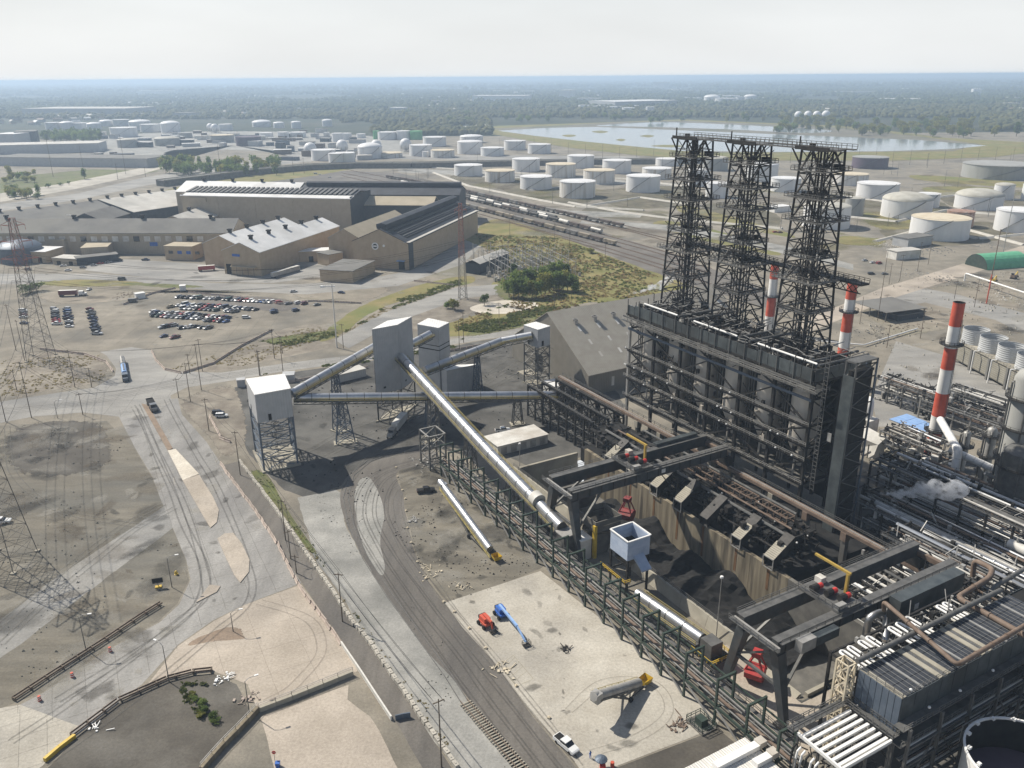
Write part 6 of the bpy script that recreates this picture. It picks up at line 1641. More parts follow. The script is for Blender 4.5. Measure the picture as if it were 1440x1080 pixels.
def pipeline(name,label,pts,rad,m,cat='pipe',n=10):
 P = [Vector(p) for p in pts]
 Q = [P[0]]
 for i in range(1,len(P) - 1):      # rounded bends
  a,b_,c = P[i - 1],P[i],P[i + 1]
  e_ = min(rad * 2.6,(a - b_).length * .45,(c - b_).length * .45)
  s0,s1 = b_ + (a - b_).normalized() * e_,b_ + (c - b_).normalized() * e_
  for t in (0,.25,.5,.75,1): Q.append(s0.lerp(b_,t).lerp(b_.lerp(s1,t),t))
 Q.append(P[-1])
 o = ct(name,label,cat,Q[0].x,Q[0].y,Q[0].z)
 MB().tube([q - Q[0] for q in Q],rad,n).build('pipe',M[m],o,smooth=True)
# flanges
 L = 0
 for a,b_ in zip(Q,Q[1:]):
  if (b_ - a).length > 6:
   k = int((b_ - a).length / 6)
   for j in range(1,k + 1):
    c = a.lerp(b_,j / (k + 1)) - Q[0]; d = (b_ - a).normalized() * .1
    MB().tube([c - d,c + d],rad * 1.25,n).build('flange',M[m],o)
 return o
pipeline('brown_pipe','brown rusty pipe bending over the air cooler top towards the right edge',[(*uvw(1243,858,21),21),(*uvw(1243,846,24.5),24.5),(*uvw(1346,935,24),24),(*uvw(1440,880,24),24),(*uvw(1500,845,24),24)],.45,'rustpipe')
pipeline('brown_pipe','brown rusty pipe snaking from the drum across to the right edge',[(*uvw(1370,800,19),17),(*uvw(1370,787,21),21),(*uvw(1396,800,22),22),(*uvw(1392,812,22),22),(*uvw(1346,840,22),22),(*uvw(1440,893,22.5),22.5),(*uvw(1500,925,22.5),22.5)],.6,'rustpipe')
pipeline('white_pipe','big bright silver pipe running diagonally to the right edge',[(*uvw(1310,742,9),9),(*uvw(1330,760,13),13),(*uvw(1440,812,13),13),(*uvw(1520,850,13),13)],.75,'galv')
pipeline('white_pipe','white pipe above the row of small bends',[(*uvw(1384,765,12),12),(*uvw(1425,789,12),12),(*uvw(1428,800,9),9)],.4,'white')
pipeline('bent_pipe','fat grey pipe elbow behind the near gantry crane',[(*uvw(1218,890,10),8),(*uvw(1221,872,14),15),(*uvw(1246,864,14),15),(*uvw(1248,885,14),11)],.8,'galv')
pipeline('grey_pipe','grey pipe crossing over the silver pipe at the right',[(*uvw(1380,845,20),20),(*uvw(1400,824,20),20),(*uvw(1440,800,20),20),(*uvw(1500,770,20),20)],.5,'steel2')
pipeline('grey_pipe','long curved grey pipe hanging round the dark vessel',[(*uvw(1385,665,16),16),(*uvw(1410,678,13),13),(*uvw(1450,672,14),14)],.5,'pale')
for i in range(14):
 u_,v_ = uvw(1340 + 5.4 * i,745 + 3.3 * i,11)
 o = ct('pipe_bend','row of small silver pipe bends above the rack','pipe bend',u_,v_,8,'row of small silver pipe bends')
 MB().tube([(0,-1.3,0),(0,-1.3,2.4),(0,-.9,3.0),(0,-.3,3.0),(0,0,2.4),(0,0,0)],.32,8).build('pipe',M['galv'],o,smooth=True)
for i in range(8):
 u_,v_ = uvw(1370 + 9 * i,705 + 4.5 * i,13)
 o = ct('relief_valve','brown relief valve in a row on the dark rack','valve',u_,v_,11.5,'row of brown relief valves')
 MB().lathe([(.5,0),(.5,.5),(.3,.7),(.3,1.5),(.7,1.9),(.7,2.6),(.2,3.2)],10,cap=True).build('body',M['rustpipe'],o,smooth=True)
 MB().tube([(0,0,1.2),(.9,0,1.2)],.25,6).build('outlet',M['rustpipe'],o)
# white tube frame in front
wf = ct('tube_frame','frame with rows of long white tubes and railed walkways in the corner','tube frame',165,-87.2)
for k in range(7):
 x = .7 + 1.3 * k
 MB().box(x - .28,x + .28,.3,13,13.6,14.1).build('white_beam',M['white'],wf)
 MB().tube([(x + .6,.5,13),(x + .6,12.6,13)],.18,7).build('pipe',M['galv' if k % 2 else 'pale'],wf)
MB().box(-.2,9.4,-.1,.28,13.7,14.3).build('white_beam',M['white'],wf); MB().box(9.2,9.6,.3,13,13.7,14.3).build('white_beam',M['white'],wf)
for b4 in ((-2,-.4,-1,15,14.4),(-.39,9.6,13.1,14.8,14.4)):
 w_ = MB().box(b4[0],b4[1],b4[2],b4[3],b4[4],b4[4] + .15).build('walkway',M['steel2'],wf)
 MB().rail([(b4[0],b4[2],b4[4] + .15),(b4[1],b4[2],b4[4] + .15),(b4[1],b4[3],b4[4] + .15),(b4[0],b4[3],b4[4] + .15),(b4[0],b4[2],b4[4] + .15)],1.15,.1,1.4).build('handrail',M['steel2'],w_)
for x in (0,9.3):
 for y in (0,6.5,13): MB().box(x - .2,x + .2,y - .2,y + .2,0,13.6).build('column',M['steel2'],wf)
for k in range(9):
 MB().tube([(.4 + k,-.6,12.5),(.4 + k,-1.4,12),(.4 + k,-1.6,10.5),(.4 + k,-1.6,2)],.2,7).build('hose',M['white' if k % 3 else 'black'],wf,smooth=True)
cl = MB(); q = random.Random(77)
for i in range(120):
 x,y,z = q.uniform(0,9),q.uniform(0,13),q.uniform(3,13)
 cl.bar((x,y,z),(x + q.uniform(-2,2),y + q.uniform(-3,3),z + q.uniform(-1,1)),.16)
o = cl.build('frame_fittings',M['steel'],wf); o['kind'] = 'stuff'
# open topped white tank, its inside coloured dark for the shadow there
tkc = uvw(1447,1075,13)
o = ct('open_tank','large white open topped tank with dark inside, cut by the corner','storage tank',tkc[0] - .5,tkc[1] + 1.0)
RT = uvw(1363,1075,13); rt = math.hypot(RT[0] - tkc[0],RT[1] - tkc[1]) * .98
MB().lathe([(rt,0),(rt,13.0)],48).build('shell',M['white'],o,smooth=True)
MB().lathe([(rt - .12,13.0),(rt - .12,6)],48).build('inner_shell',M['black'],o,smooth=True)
MB().lathe([(rt - .13,6.4),(.05,6.4)],48).build('floating_roof',M['tankp'],o)
MB().lathe([(rt - .14,12.9),(rt + .25,12.9),(rt + .25,13.25),(rt - .14,13.25),(rt - .14,12.9)],48).build('rim',M['white'],o)
for k in range(16):
 a = k * math.pi / 8
 MB().cbox((rt - .5) * _c(a),(rt - .5) * _s(a),13.26,.6,.6,.5).build('bracket',M['white'],o)
MB().rail([(-rt - .9,-2,9),(-rt - .9,3,9)],3.8,.15,2.5).build('ladder_frame',M['pale'],o)
# white ribbed roof building
M['ribroof'] = ribbed('white ribbed roof',(.62,.60,.55),(.70,.68,.63),.55,1,.55,0,.9)
wb_ = ct('white_building','white ribbed roof building with two pale roof ducts at the bottom edge','building',154.3,-105)
for k in range(15):
 MB().box(0,9.2,1.1 * k,1.1 * k + 1.06,5.0,5.2 + .03 * (k % 2)).build('roof_panel',M['ribroof'],wb_)
MB().box(.2,9,.2,16.3,0,4.99).build('wall',M['dirtywhite'],wb_)
for (x,L) in ((2.3,10.0),(5.4,3.2)):
 MB().box(x,x + 1.5,16.9 - L - 1,17.4,5.3,6.3).build('roof_duct',M['white'],wb_); MB().box(x - .1,x + 1.6,16.4,18.2,5.5,6.7).build('duct_hood',M['dirtywhite'],wb_)
# steam
stm = bpy.data.materials.new('steam'); stm.use_nodes = True
SN = stm.node_tree; SN.nodes.remove(SN.nodes['Principled BSDF'])
sv = SN.nodes.new('ShaderNodeVolumePrincipled'); sv.inputs['Color'].default_value = (.97,.98,1,1); sv.inputs['Anisotropy'].default_value = .35
tn = SN.nodes.new('ShaderNodeTexNoise'); tn.inputs['Scale'].default_value = .55; tn.inputs['Detail'].default_value = 7; tn.inputs['Roughness'].default_value = .68
tg = SN.nodes.new('ShaderNodeNewGeometry'); SN.links.new(tg.outputs['Position'],tn.inputs['Vector'])
rp = SN.nodes.new('ShaderNodeValToRGB'); rp.color_ramp.elements[0].position,rp.color_ramp.elements[1].position = .44,.74
SN.links.new(tn.outputs[0],rp.inputs[0])
mm_ = SN.nodes.new('ShaderNodeMath'); mm_.operation = 'MULTIPLY'; mm_.inputs[1].default_value = 2.0
SN.links.new(rp.outputs[0],mm_.inputs[0]); SN.links.new(mm_.outputs[0],sv.inputs['Density']); SN.links.new(sv.outputs[0],SN.nodes['Material Output'].inputs['Volume'])
def steam(label,a,b_,r0,r1,seed):
 q = random.Random(seed)
 bm = bmesh.new(); A,B = Vector(a),Vector(b_)
 for k in range(13):
  t = k / 12; rr = r0 + (r1 - r0) * t
  m_ = Matrix.Translation(A.lerp(B,t) + Vector((q.uniform(-.3,.3),q.uniform(-.3,.3),q.uniform(-.3,.3))) * rr * 1.6) @ Matrix.Diagonal((rr * q.uniform(.7,1.2),rr * q.uniform(.7,1.2),rr * q.uniform(.5,.9),1))
  bmesh.ops.create_icosphere(bm,subdivisions=2,radius=1,matrix=m_)
 me = bpy.data.meshes.new('steam_plume'); bm.to_mesh(me); bm.free(); me.materials.append(stm)
 rm = None
 o = obj('steam_plume',me); o['kind'] = 'stuff'; o['label'] = label
 md = o.modifiers.new('merge','REMESH'); md.mode = 'VOXEL'; md.voxel_size = .5
 return o
steam('white steam drifting from a vent on the coker deck corner',at(880,414,50.5),at(944,397,54.5),.5,2.1,1)
steam('grey white steam plume over the pipe racks behind the elevator shaft',W(116.5,-2.5,17.5),W(131,8,22),.9,3.2,2)
# ------------------------------------------------------------------ vehicles
ORD = lambda i: ['first','second','third','fourth','fifth','sixth','seventh','eighth','ninth','tenth','eleventh','twelfth','thirteenth','fourteenth','fifteenth','sixteenth','seventeenth','eighteenth','nineteenth','twentieth'][i] if i < 20 else ('%d%s' % (i + 1,{1: 'st',2: 'nd',3: 'rd'}.get((i + 1) % 10 if (i + 1) % 100 not in (11,12,13) else 0,'th')))
CARC = {'white': (.68,.68,.66),'silver': (.42,.43,.44),'grey': (.16,.165,.17),'black': (.015,.015,.017),'dark blue': (.02,.035,.09),'blue': (.04,.10,.26),'red': (.30,.025,.03),'maroon': (.12,.02,.025),'tan': (.36,.31,.22),'green': (.03,.07,.05)}
CM = {}
for k,c in CARC.items():
 CM[k] = mat(k + ' car paint',c,rough=.28,metal=.15 if k in ('silver','grey') else 0,spec=.5)
def car_meshes(kind):
 L,Wd,H = {'sedan': (4.7,1.8,1.42),'suv': (4.7,1.88,1.72),'pickup': (5.9,2.0,1.85),'van': (5.4,2.0,2.2)}[kind]
 b = MB(); g = MB(); hw_ = Wd / 2; hl = L / 2
 def hull(sec,bb=b):   # cross sections (x, half width, z0, z1)
  vs = []
  for x,w_,z0,z1 in sec: vs += [(x,-w_,z0),(x,w_,z0),(x,w_ * .96,z1),(x,-w_ * .96,z1)]
  fs = [(3,2,1,0)]
  for i in range(len(sec) - 1):
   a = 4 * i
   fs += [(a,a + 1,a + 5,a + 4),(a + 1,a + 2,a + 6,a + 5),(a + 2,a + 3,a + 7,a + 6),(a + 3,a,a + 4,a + 7)]
  a = 4 * (len(sec) - 1); fs.append((a,a + 1,a + 2,a + 3))
  bb.add(vs,fs)
 if kind == 'pickup':
  hull([(-hl,hw_ * .95,.45,1.1),(-hl + .15,hw_,.4,1.15),(-.55,hw_,.4,1.15),(-.5,hw_,.4,1.12),(1.35,hw_,.4,1.15),(1.5,hw_,.4,1.14),(hl - .3,hw_ * .97,.4,1.0),(hl,hw_ * .9,.5,.85)])
  hull([(-.75,hw_ * .9,1.72,1.85),(.75,hw_ * .86,1.72,1.86)]); hull([(-.85,hw_ * .93,1.1,1.72),(-.75,hw_ * .9,1.1,1.73)])
  hull([(-.74,hw_ * .91,1.1,1.72),(.78,hw_ * .87,1.1,1.72),(1.5,hw_ * .9,1.1,1.16)],g)
  bed = MB().box(-hl + .18,-.95,-hw_ + .15,hw_ - .15,1.10,1.165)
 else:
  if kind == 'sedan':
   hull([(-hl,hw_ * .88,.42,.82),(-hl + .25,hw_ * .97,.34,.95),(-hl + 1.0,hw_,.34,.98),(.9,hw_,.34,.96),(hl - .5,hw_ * .96,.34,.82),(hl,hw_ * .86,.42,.66)])
   hull([(-hl + .75,hw_ * .86,.95,1.0),(-hl + 1.35,hw_ * .8,.95,H - .04),(.35,hw_ * .8,.95,H - .04),(1.15,hw_ * .88,.95,.98)],g)
   hull([(-hl + 1.3,hw_ * .79,H - .05,H),(.38,hw_ * .79,H - .05,H)])
  else:
   f = .5 if kind == 'suv' else .25
   hull([(-hl,hw_ * .92,.45,1.0),(-hl + .15,hw_,.38,1.08),(.9,hw_,.38,1.08),(hl - .4,hw_ * .97,.38,.98),(hl,hw_ * .88,.45,.75)])
   hull([(-hl + .1,hw_ * .9,1.06,1.1),(-hl + .3,hw_ * .86,1.06,H - .06),(.7 if kind == 'suv' else 1.4,hw_ * .84,1.06,H - .06),(1.4 if kind == 'suv' else 2.1,hw_ * .9,1.06,1.1)],g)
   hull([(-hl + .22,hw_ * .87,H - .07,H),(.75 if kind == 'suv' else 1.45,hw_ * .84,H - .07,H)])
  bed = None
 wr = .36 if kind in ('pickup','suv') else .32
 wm = MB().tube([(0,-.12,0),(0,.12,0)],wr,10).mesh('wheel',M['rubber'])
 return dict(body=b.mesh('body',CM['white']),glass=g.mesh('window',M['glass']),bed=bed.mesh('load_bed',M['black']) if bed else None,wheel=wm,wr=wr,L=L,W=Wd)
CARS = {k: car_meshes(k) for k in ('sedan','suv','pickup','van')}
lampf = MB().cbox(0,0,0,.1,.36,.16).mesh('headlight',M['white'])
lampr = MB().cbox(0,0,0,.1,.3,.2).mesh('tail_light',M['red'])
def car(kind,col,p,rz,label,group,name=None,full=False):
 k = CARS[kind]
 nm = name or {'sedan': 'parked_car','suv': 'parked_car','pickup': 'pickup_truck','van': 'van'}[kind]
 o = thing(nm,label,{'pickup': 'pickup truck','van': 'van'}.get(kind,'car'),(p[0],p[1],.06),rz,group)
 b = obj('body',k['body'],o); b.material_slots[0].link = 'OBJECT'; b.material_slots[0].material = CM[col]
 obj('window',k['glass'],o)
 if k['bed']: obj('load_bed',k['bed'],o)
 for x in (-k['L'] * .31,k['L'] * .32):
  for y in (-k['W'] * .45,k['W'] * .45): obj('wheel',k['wheel'],o,(x,y,k['wr']))
 if full:
  for y in (-k['W'] * .36,k['W'] * .36):
   obj('headlight',lampf,o,(k['L'] / 2 - .05,y,.68)); obj('tail_light',lampr,o,(-k['L'] / 2 + .03,y,.75))
 return o
def pick(q): return q.choices(list(CARC),[22,14,13,18,10,8,7,4,2,2])[0]
q = random.Random(11)
z4 = lambda x,y: (x / 3.6,300 + y / 3.6)
rows = [('front left end of the top row',(905,424),(1012,428),5),('top row, middle group',(1045,431),(1105,432),3),('long right half of the top row',(1142,436),(1375,449),12),
('pair left of the second row',(865,473),(905,466),2),('upper line of the second row',(935,462),(1105,472),8),('lower line of the second row',(930,480),(1095,490),8),('right part of the second row',(1120,474),(1295,487),8),('short line under the second row',(1150,494),(1190,497),3),
('upper line of the third row',(775,500),(1005,512),10),('lower line of the third row',(780,518),(1010,533),10),('upper right line of the third row',(1040,520),(1150,530),6),('lower right line of the third row',(1050,540),(1145,547),5),
('left trio of the fourth row',(828,576),(882,566),4),('middle of the fourth row',(920,580),(992,572),4),('right pair of the fourth row',(1022,578),(1055,580),2),('pair in front of the fourth row',(830,622),(886,628),2)]
for nm,a,b_,n in rows:
 for i in range(n):
  t = i / max(1,n - 1)
  p = at(*z4(a[0] + (b_[0] - a[0]) * t,a[1] + (b_[1] - a[1]) * t + 4))
  col = pick(q); kd = q.choices(['sedan','suv','pickup','van'],[5,4,3,.6])[0]
  word = {'sedan': 'car','suv': 'tall car','pickup': 'pickup','van': 'van'}[kd]
  car(kd,col,p,R_(q.uniform(48,60) + (180 if q.random() < .5 else 0)),'%s %s, %s from left in the %s' % (col,word,ORD(i),nm),'cars parked in the big lot')
cols = [('leftmost column of the left lot',(118,493),(118,526),4),('second column of the left lot',(276,485),(288,560),8),('third column of the left lot',(338,484),(352,572),8),('right column of the left lot',(455,484),(492,610),9)]
for nm,a,b_,n in cols:
 for i in range(n):
  t = i / max(1,n - 1)
  p = at(*z4(a[0] + (b_[0] - a[0]) * t,a[1] + (b_[1] - a[1]) * t + 4))
  col = pick(q); kd = q.choices(['sedan','suv','pickup'],[5,4,3])[0]
  car(kd,col,p,R_(q.uniform(-12,2) + (180 if q.random() < .5 else 0)),'%s %s, %s from the top in the %s' % (col,{'sedan': 'car','suv': 'tall car','pickup': 'pickup'}[kd],ORD(i),nm),'cars parked in the left lot')
singles = [('sedan','dark blue',z4(123,560),-5,'dark car parked alone below the leftmost column of the left lot'),('suv','white',z4(1247,532),5,'white car standing alone right of the third row'),('suv','dark blue',z4(1388,505),40,'dark blue car alone at the right of the lot'),('suv','red',z4(1412,455),50,'red car at the right end of the top row'),
('sedan','dark blue',(385,437.5),45,'dark blue car alone on the dark asphalt'),('suv','dark blue',(416,437.5),45,'dark tall car right of the lone dark blue one'),('sedan','grey',(405.5,428),40,'grey car behind the lone dark pair'),('suv','white',(419,427),50,'white tall car second from the right end of the top row'),('suv','maroon',(428,428),50,'maroon tall car at the far right end of the top row'),('sedan','grey',(446,429.5),45,'grey car past the far right end of the top row'),
('sedan','silver',(413,411),20,'silver car parked behind the kerb above the lot'),('sedan','dark blue',(480,412.5),-20,'dark car on the road by the white light mast'),('van','grey',(172,394),10,'grey van on the mill road'),('sedan','white',(89,374.5),20,'white car nearest the low grey office'),('sedan','white',(96,381),20,'white car on the road edge by the office'),('sedan','grey',(117,377),10,'grey car parked by the dark annexe'),
('sedan','silver',(132,374),15,'silver car parked by the dark annexe'),('sedan','red',(141,371.5),15,'dark red car parked by the dark annexe'),('sedan','silver',(153,369.5),15,'silver car at the right end by the annexe'),('suv','black',(168,366.5),15,'black tall car at the annexe corner'),('pickup','dark blue',(205,366.5),0,'dark pickup beside the gate house'),('sedan','white',(125.5,408),90,'small white car beside the red trailer truck'),
('van','grey',(187,425),10,'grey van at the lot entrance'),('suv','grey',(40,380),0,'grey car near the pylon foot by the mill'),('suv','black',(307,582.5),5,'black car half behind a white one near the box tower'),('suv','white',(312,586.5),5,'white tall car parked near the box tower'),
('sedan','red',(1090,327),20,'maroon car on the road behind the derricks'),('sedan','maroon',(1097,327.5),20,'second maroon car on the road behind the derricks'),('sedan','silver',(1216,367),25,'silver car left of the red trailer at the pump house'),('sedan','white',(1227,370),25,'white car in the row by the pump house'),('suv','red',(1236,371),25,'red car in the row by the pump house'),('suv','black',(1225,386),10,'black car on the dusty road edge'),('sedan','grey',(1244,386),10,'grey car on the dusty road edge'),
('sedan','white',(450,246),0,'white car on the road behind the tall mill hall'),('sedan','silver',(464,250),0,'silver car on the road behind the tall mill hall'),('van','white',(444,245),0,'white van on the road behind the mill')]
for kd,col,p,rz,lab in singles: car(kd,col,at(*p),R_(rz),lab,None)
car('pickup','white',at(796,1050),math.atan2(-18,20) - .15,'white pickup truck parked at the edge of the concrete pad',None,full=True)
car('pickup','black',at(599,692),R_(14),'black pickup truck standing on the grey yard',None,full=True)
car('pickup','white',at(707,607),R_(14),'white pickup truck beside the long beige container building',None,full=True)
car('pickup','white',at(1,736),R_(14),'white pickup truck under the big pylon at the left edge',None,full=True)
def lorry(label,p,rz,parts,name='truck',cat='truck'):
 """cab and trailers: parts = list of (kind, x0, x1, material)"""
 o = thing(name,label,cat,(p[0],p[1],.06),rz)
 for kd,x0,x1,m in parts:
  if kd == 'cab':
   MB().extr([(-1.2,.7),(1.2,.7),(1.2,3.0),(-1.2,3.0)],'x',x0,x0 + (x1 - x0) * .6).build('cab',m,o)
   MB().box(x0 + (x1 - x0) * .6 + .01,x1,-1.0,1.0,.7,1.8).build('bonnet',m,o)
   MB().box(x0 + (x1 - x0) * .6,x0 + (x1 - x0) * .6 + .06,-1.0,1.0,1.9,2.8).build('windscreen',M['glass'],o)
  elif kd == 'tank':
   MB().tube([(x0,0,2.2),(x0 + .4,0,2.2),(x1 - .4,0,2.2),(x1,0,2.2)],1.15,14).build('tank',m,o,smooth=True)
   MB().box(x0,x1,-.5,.5,.8,1.1).build('chassis',M['steel'],o)
   MB().box(x0 + 1,x1 - 1,-.3,.3,3.34,3.5).build('catwalk',M['steel2'],o)
  elif kd == 'box':
   MB().box(x0,x1,-1.25,1.25,1.0,3.7).build('box_body',m,o); MB().box(x0 - .02,x1 + .02,-1.27,1.27,3.7,3.78).build('box_roof',M['dirtywhite'],o)
  elif kd == 'dump':
   MB().add([(x0,-1.2,1.1),(x1,-1.2,1.1),(x1,1.2,1.1),(x0,1.2,1.1),(x0,-1.3,2.7),(x1,-1.3,2.7),(x1,1.3,2.7),(x0,1.3,2.7)],[(3,2,1,0),(0,1,5,4),(1,2,6,5),(2,3,7,6),(3,0,4,7)]).build('dump_body',m,o)
   MB().box(x0 + .1,x1 - .1,-1.2,1.2,2.2,2.3).build('load',M['coke'],o)
 xs = sorted([v for pt_ in parts for v in (pt_[1] + .7,pt_[1] + 1.9,pt_[2] - .7)])
 wmesh = MB().tube([(0,-.2,0),(0,.2,0)],.5,10).mesh('wheel',M['rubber'])
 for x in xs:
  for y in (-1.05,1.05): obj('wheel',wmesh,o,(x,y,.5))
 return o
tp = at(176,530); d_ = (at(178,542) - at(171,500)); ang = math.atan2(d_.y,d_.x)
lorry('long tanker truck with silver and blue tanks waiting on the plant road',tp,ang,[('tank',-23,-12,M['pale']),('tank',-10.5,1.5,M['ltblue']),('cab',2.6,8.0,M['bluegrey'])],'tanker_truck')
dp = at(215,575); d_ = at(221,585) - at(207,562)
lorry('dark dump truck turning beside the brown median',dp,math.atan2(d_.y,d_.x),[('dump',-6.2,.5,M['steel']),('cab',1.0,5.0,CM['grey'])],'dump_truck')
lorry('white and grey semi truck with box trailer parked under the conveyors',at(556,608),math.atan2((at(568,590) - at(543,620)).y,(at(568,590) - at(543,620)).x) + math.pi,[('box',-11,.8,M['dirtywhite']),('cab',2.0,6.5,M['pale'])],'semi_truck')
lorry('red box trailer standing in the mill yard',at(291,381),R_(18),[('box',-5.5,5.5,CM['red'])],'box_trailer','trailer')
lorry('white truck with maroon trailer on the lot behind the parked cars',at(108,416),R_(8),[('cab',1.5,6.0,M['white']),('box',-10,.5,CM['maroon'])],'semi_truck')
lorry('grey container trailer beside the tan mill shed',at(402,386),R_(62),[('box',-13,13,M['pale'])],'box_trailer','trailer')
# ------------------------------------------------------------------ rail yard
def track(pts,z=.2):
 P = [at(*p) for p in pts]; b = MB()
 for a,c in zip(P,P[1:]):
  d = (c - a); nr = Vector((-d.y,d.x,0)).normalized()
  for s in (-.75,.75): b.bar(a + nr * s + Vector((0,0,z)),c + nr * s + Vector((0,0,z)),.16,.3)
 return struct(b.build('rail_track',M['rustpipe']),'pair of rails in the rail yard')
lines = [[(480,237),(560,253),(640,268),(700,282),(780,300),(880,322),(1010,352)],[(480,243),(560,259),(600,267),(680,287),(780,312),(870,336),(1000,372)],[(480,247),(560,265),(600,276),(680,298),(780,324),(868,347),(1000,385)],
[(560,250),(640,264),(760,292),(900,322)],[(580,268),(680,292),(780,318),(900,349),(1000,378)],[(640,292),(740,319),(860,351),(980,388)],[(620,262),(760,295),(900,329),(1000,356)],[(700,308),(800,338),(900,368),(1000,400)]]
for l_ in lines: track(l_)
M['hop1'] = mat('hopper brown',(.10,.075,.06),(.15,.12,.10),.8,scale=.5,coords='object'); M['hop2'] = mat('hopper grey',(.17,.16,.145),(.23,.22,.20),.8,scale=.5,coords='object'); M['hop3'] = mat('hopper tan',(.26,.22,.16),(.32,.28,.22),.8,scale=.5,coords='object')
hopb = MB().add([(-6.6,-1.5,1.6),(6.6,-1.5,1.6),(6.6,1.5,1.6),(-6.6,1.5,1.6),(-7.6,-1.55,3.9),(7.6,-1.55,3.9),(7.6,1.55,3.9),(-7.6,1.55,3.9)],[(3,2,1,0),(0,1,5,4),(1,2,6,5),(2,3,7,6),(3,0,4,7),(4,5,6,7)])
hopm = hopb.mesh('hopper_body',M['hop1'])
ribm = MB()
for k in range(8):
 for s in (-1,1): ribm.box(-6.4 + 1.8 * k,-6.2 + 1.8 * k,s * 1.56 - .06,s * 1.56 + .06,1.8,3.9)
ribm = ribm.mesh('side_rib',M['steel'])
bogm = MB().box(-1.3,1.3,-1.2,1.2,.5,1.1).mesh('bogie',M['steel'])
tkm = MB().tube([(-7.4,0,2.7),(-7,0,2.7),(7,0,2.7),(7.4,0,2.7)],1.5,14).mesh('tank',M['steel'],True)
def wagon(kind,p,rz,label,group,m):
 o = thing('tank_wagon' if kind == 'tank' else 'hopper_wagon',label,'rail wagon',(p.x,p.y,.3),rz,group)
 b = obj('tank' if kind == 'tank' else 'hopper_body',tkm if kind == 'tank' else hopm,o); b.material_slots[0].link = 'OBJECT'; b.material_slots[0].material = M[m]
 if kind != 'tank': obj('side_rib',ribm,o)
 for x in (-5.2,5.2): obj('bogie',bogm,o,(x,0,0))
def train(pts,L,label,group,kinds,start=0.0,n=99):
 P = [at(*p) for p in pts]; acc = [0]
 for a,c in zip(P,P[1:]): acc.append(acc[-1] + (c - a).length)
 s,i = start + L / 2,0
 while s < acc[-1] - L / 2 and i < n:
  k = max(j for j in range(len(P) - 1) if acc[j] <= s); t = (s - acc[k]) / (acc[k + 1] - acc[k])
  p = P[k].lerp(P[k + 1],t); d = P[k + 1] - P[k]
  kd,m = kinds(i)
  wagon(kd,p,math.atan2(d.y,d.x),label(i,kd,m),group,m); s += L; i += 1
cn = {'hop1': 'brown','hop2': 'grey','hop3': 'tan','steel': 'black','pale': 'silver','steel2': 'grey','dirtywhite': 'white'}
train([(543,250.5),(560,253),(640,268),(700,282),(780,300),(878,321.5)],17.2,lambda i,k,m: '%s hopper wagon, %s from the far end of the upper train' % (cn[m],ORD(i)),'wagons of the upper coal train',lambda i: ('hopper',['hop1','hop2','hop1','hop1'][i % 4]))
train([(600,277),(680,298),(780,324),(868,347)],17.2,lambda i,k,m: '%s hopper wagon, %s from the far end of the front train' % (cn[m],ORD(i)),'wagons of the front coal train',lambda i: ('hopper',['hop3','hop2','hop3','hop1','hop3'][i % 5]))
train([(585,264),(600,267),(680,287),(780,312),(862,334)],17.2,lambda i,k,m: '%s %s wagon, %s from the far end of the mixed middle train' % (cn[m],'tank' if k == 'tank' else 'hopper',ORD(i)),'wagons of the mixed middle train',lambda i: (('tank',['steel','pale','steel','dirtywhite','steel2'][i % 5]) if i % 7 < 5 else ('hopper','hop1')))
train([(560,258),(580,261),(680,284),(790,312)],17.2,lambda i,k,m: '%s tank wagon, %s from the far end of the tank train' % (cn[m],ORD(i)),'wagons of the tank train',lambda i: ('tank',['dirtywhite','steel','pale','steel'][i % 4]),6)
# siding in the foreground: rails on sleepers, and rails sunk into the haul road
pa,pb = at(655,990),at(742,1092); dn = (pb - pa).normalized(); Ls = (pb - pa).length
sd2 = thing('rail_siding','short stretch of rail track with pale sleepers beside the haul road','rail track',pa,math.atan2(dn.y,dn.x))
slp = MB().box(-.14,.14,-1.35,1.35,.2,.36).mesh('sleeper',M['conc'])
for k in range(int(Ls / .75)): obj('sleeper',slp,sd2,(k * .75,rnd.uniform(-.06,.06),0),rnd.uniform(-.04,.04))
for s in (-.75,.75): MB().box(-1,Ls,s - .06,s + .06,.36,.52).build('rail',M['rustpipe'],sd2)
b = MB(); P = [at(*p) for p in [(560,632),(520,648),(495,668),(486,700),(494,740),(514,785),(548,838),(590,895),(630,950),(655,990)]]
P = [Vector(p) for p in P]
for a,c in zip(P,P[1:]):
 nr = Vector((-(c - a).y,(c - a).x,0)).normalized()
 for s in (-.75,.75): b.bar(a + nr * s + Vector((0,0,.08)),c + nr * s + Vector((0,0,.08)),.16,.12)
struct(b.build('sunken_rails',M['steel2']),'rails sunk flush into the curving haul road')
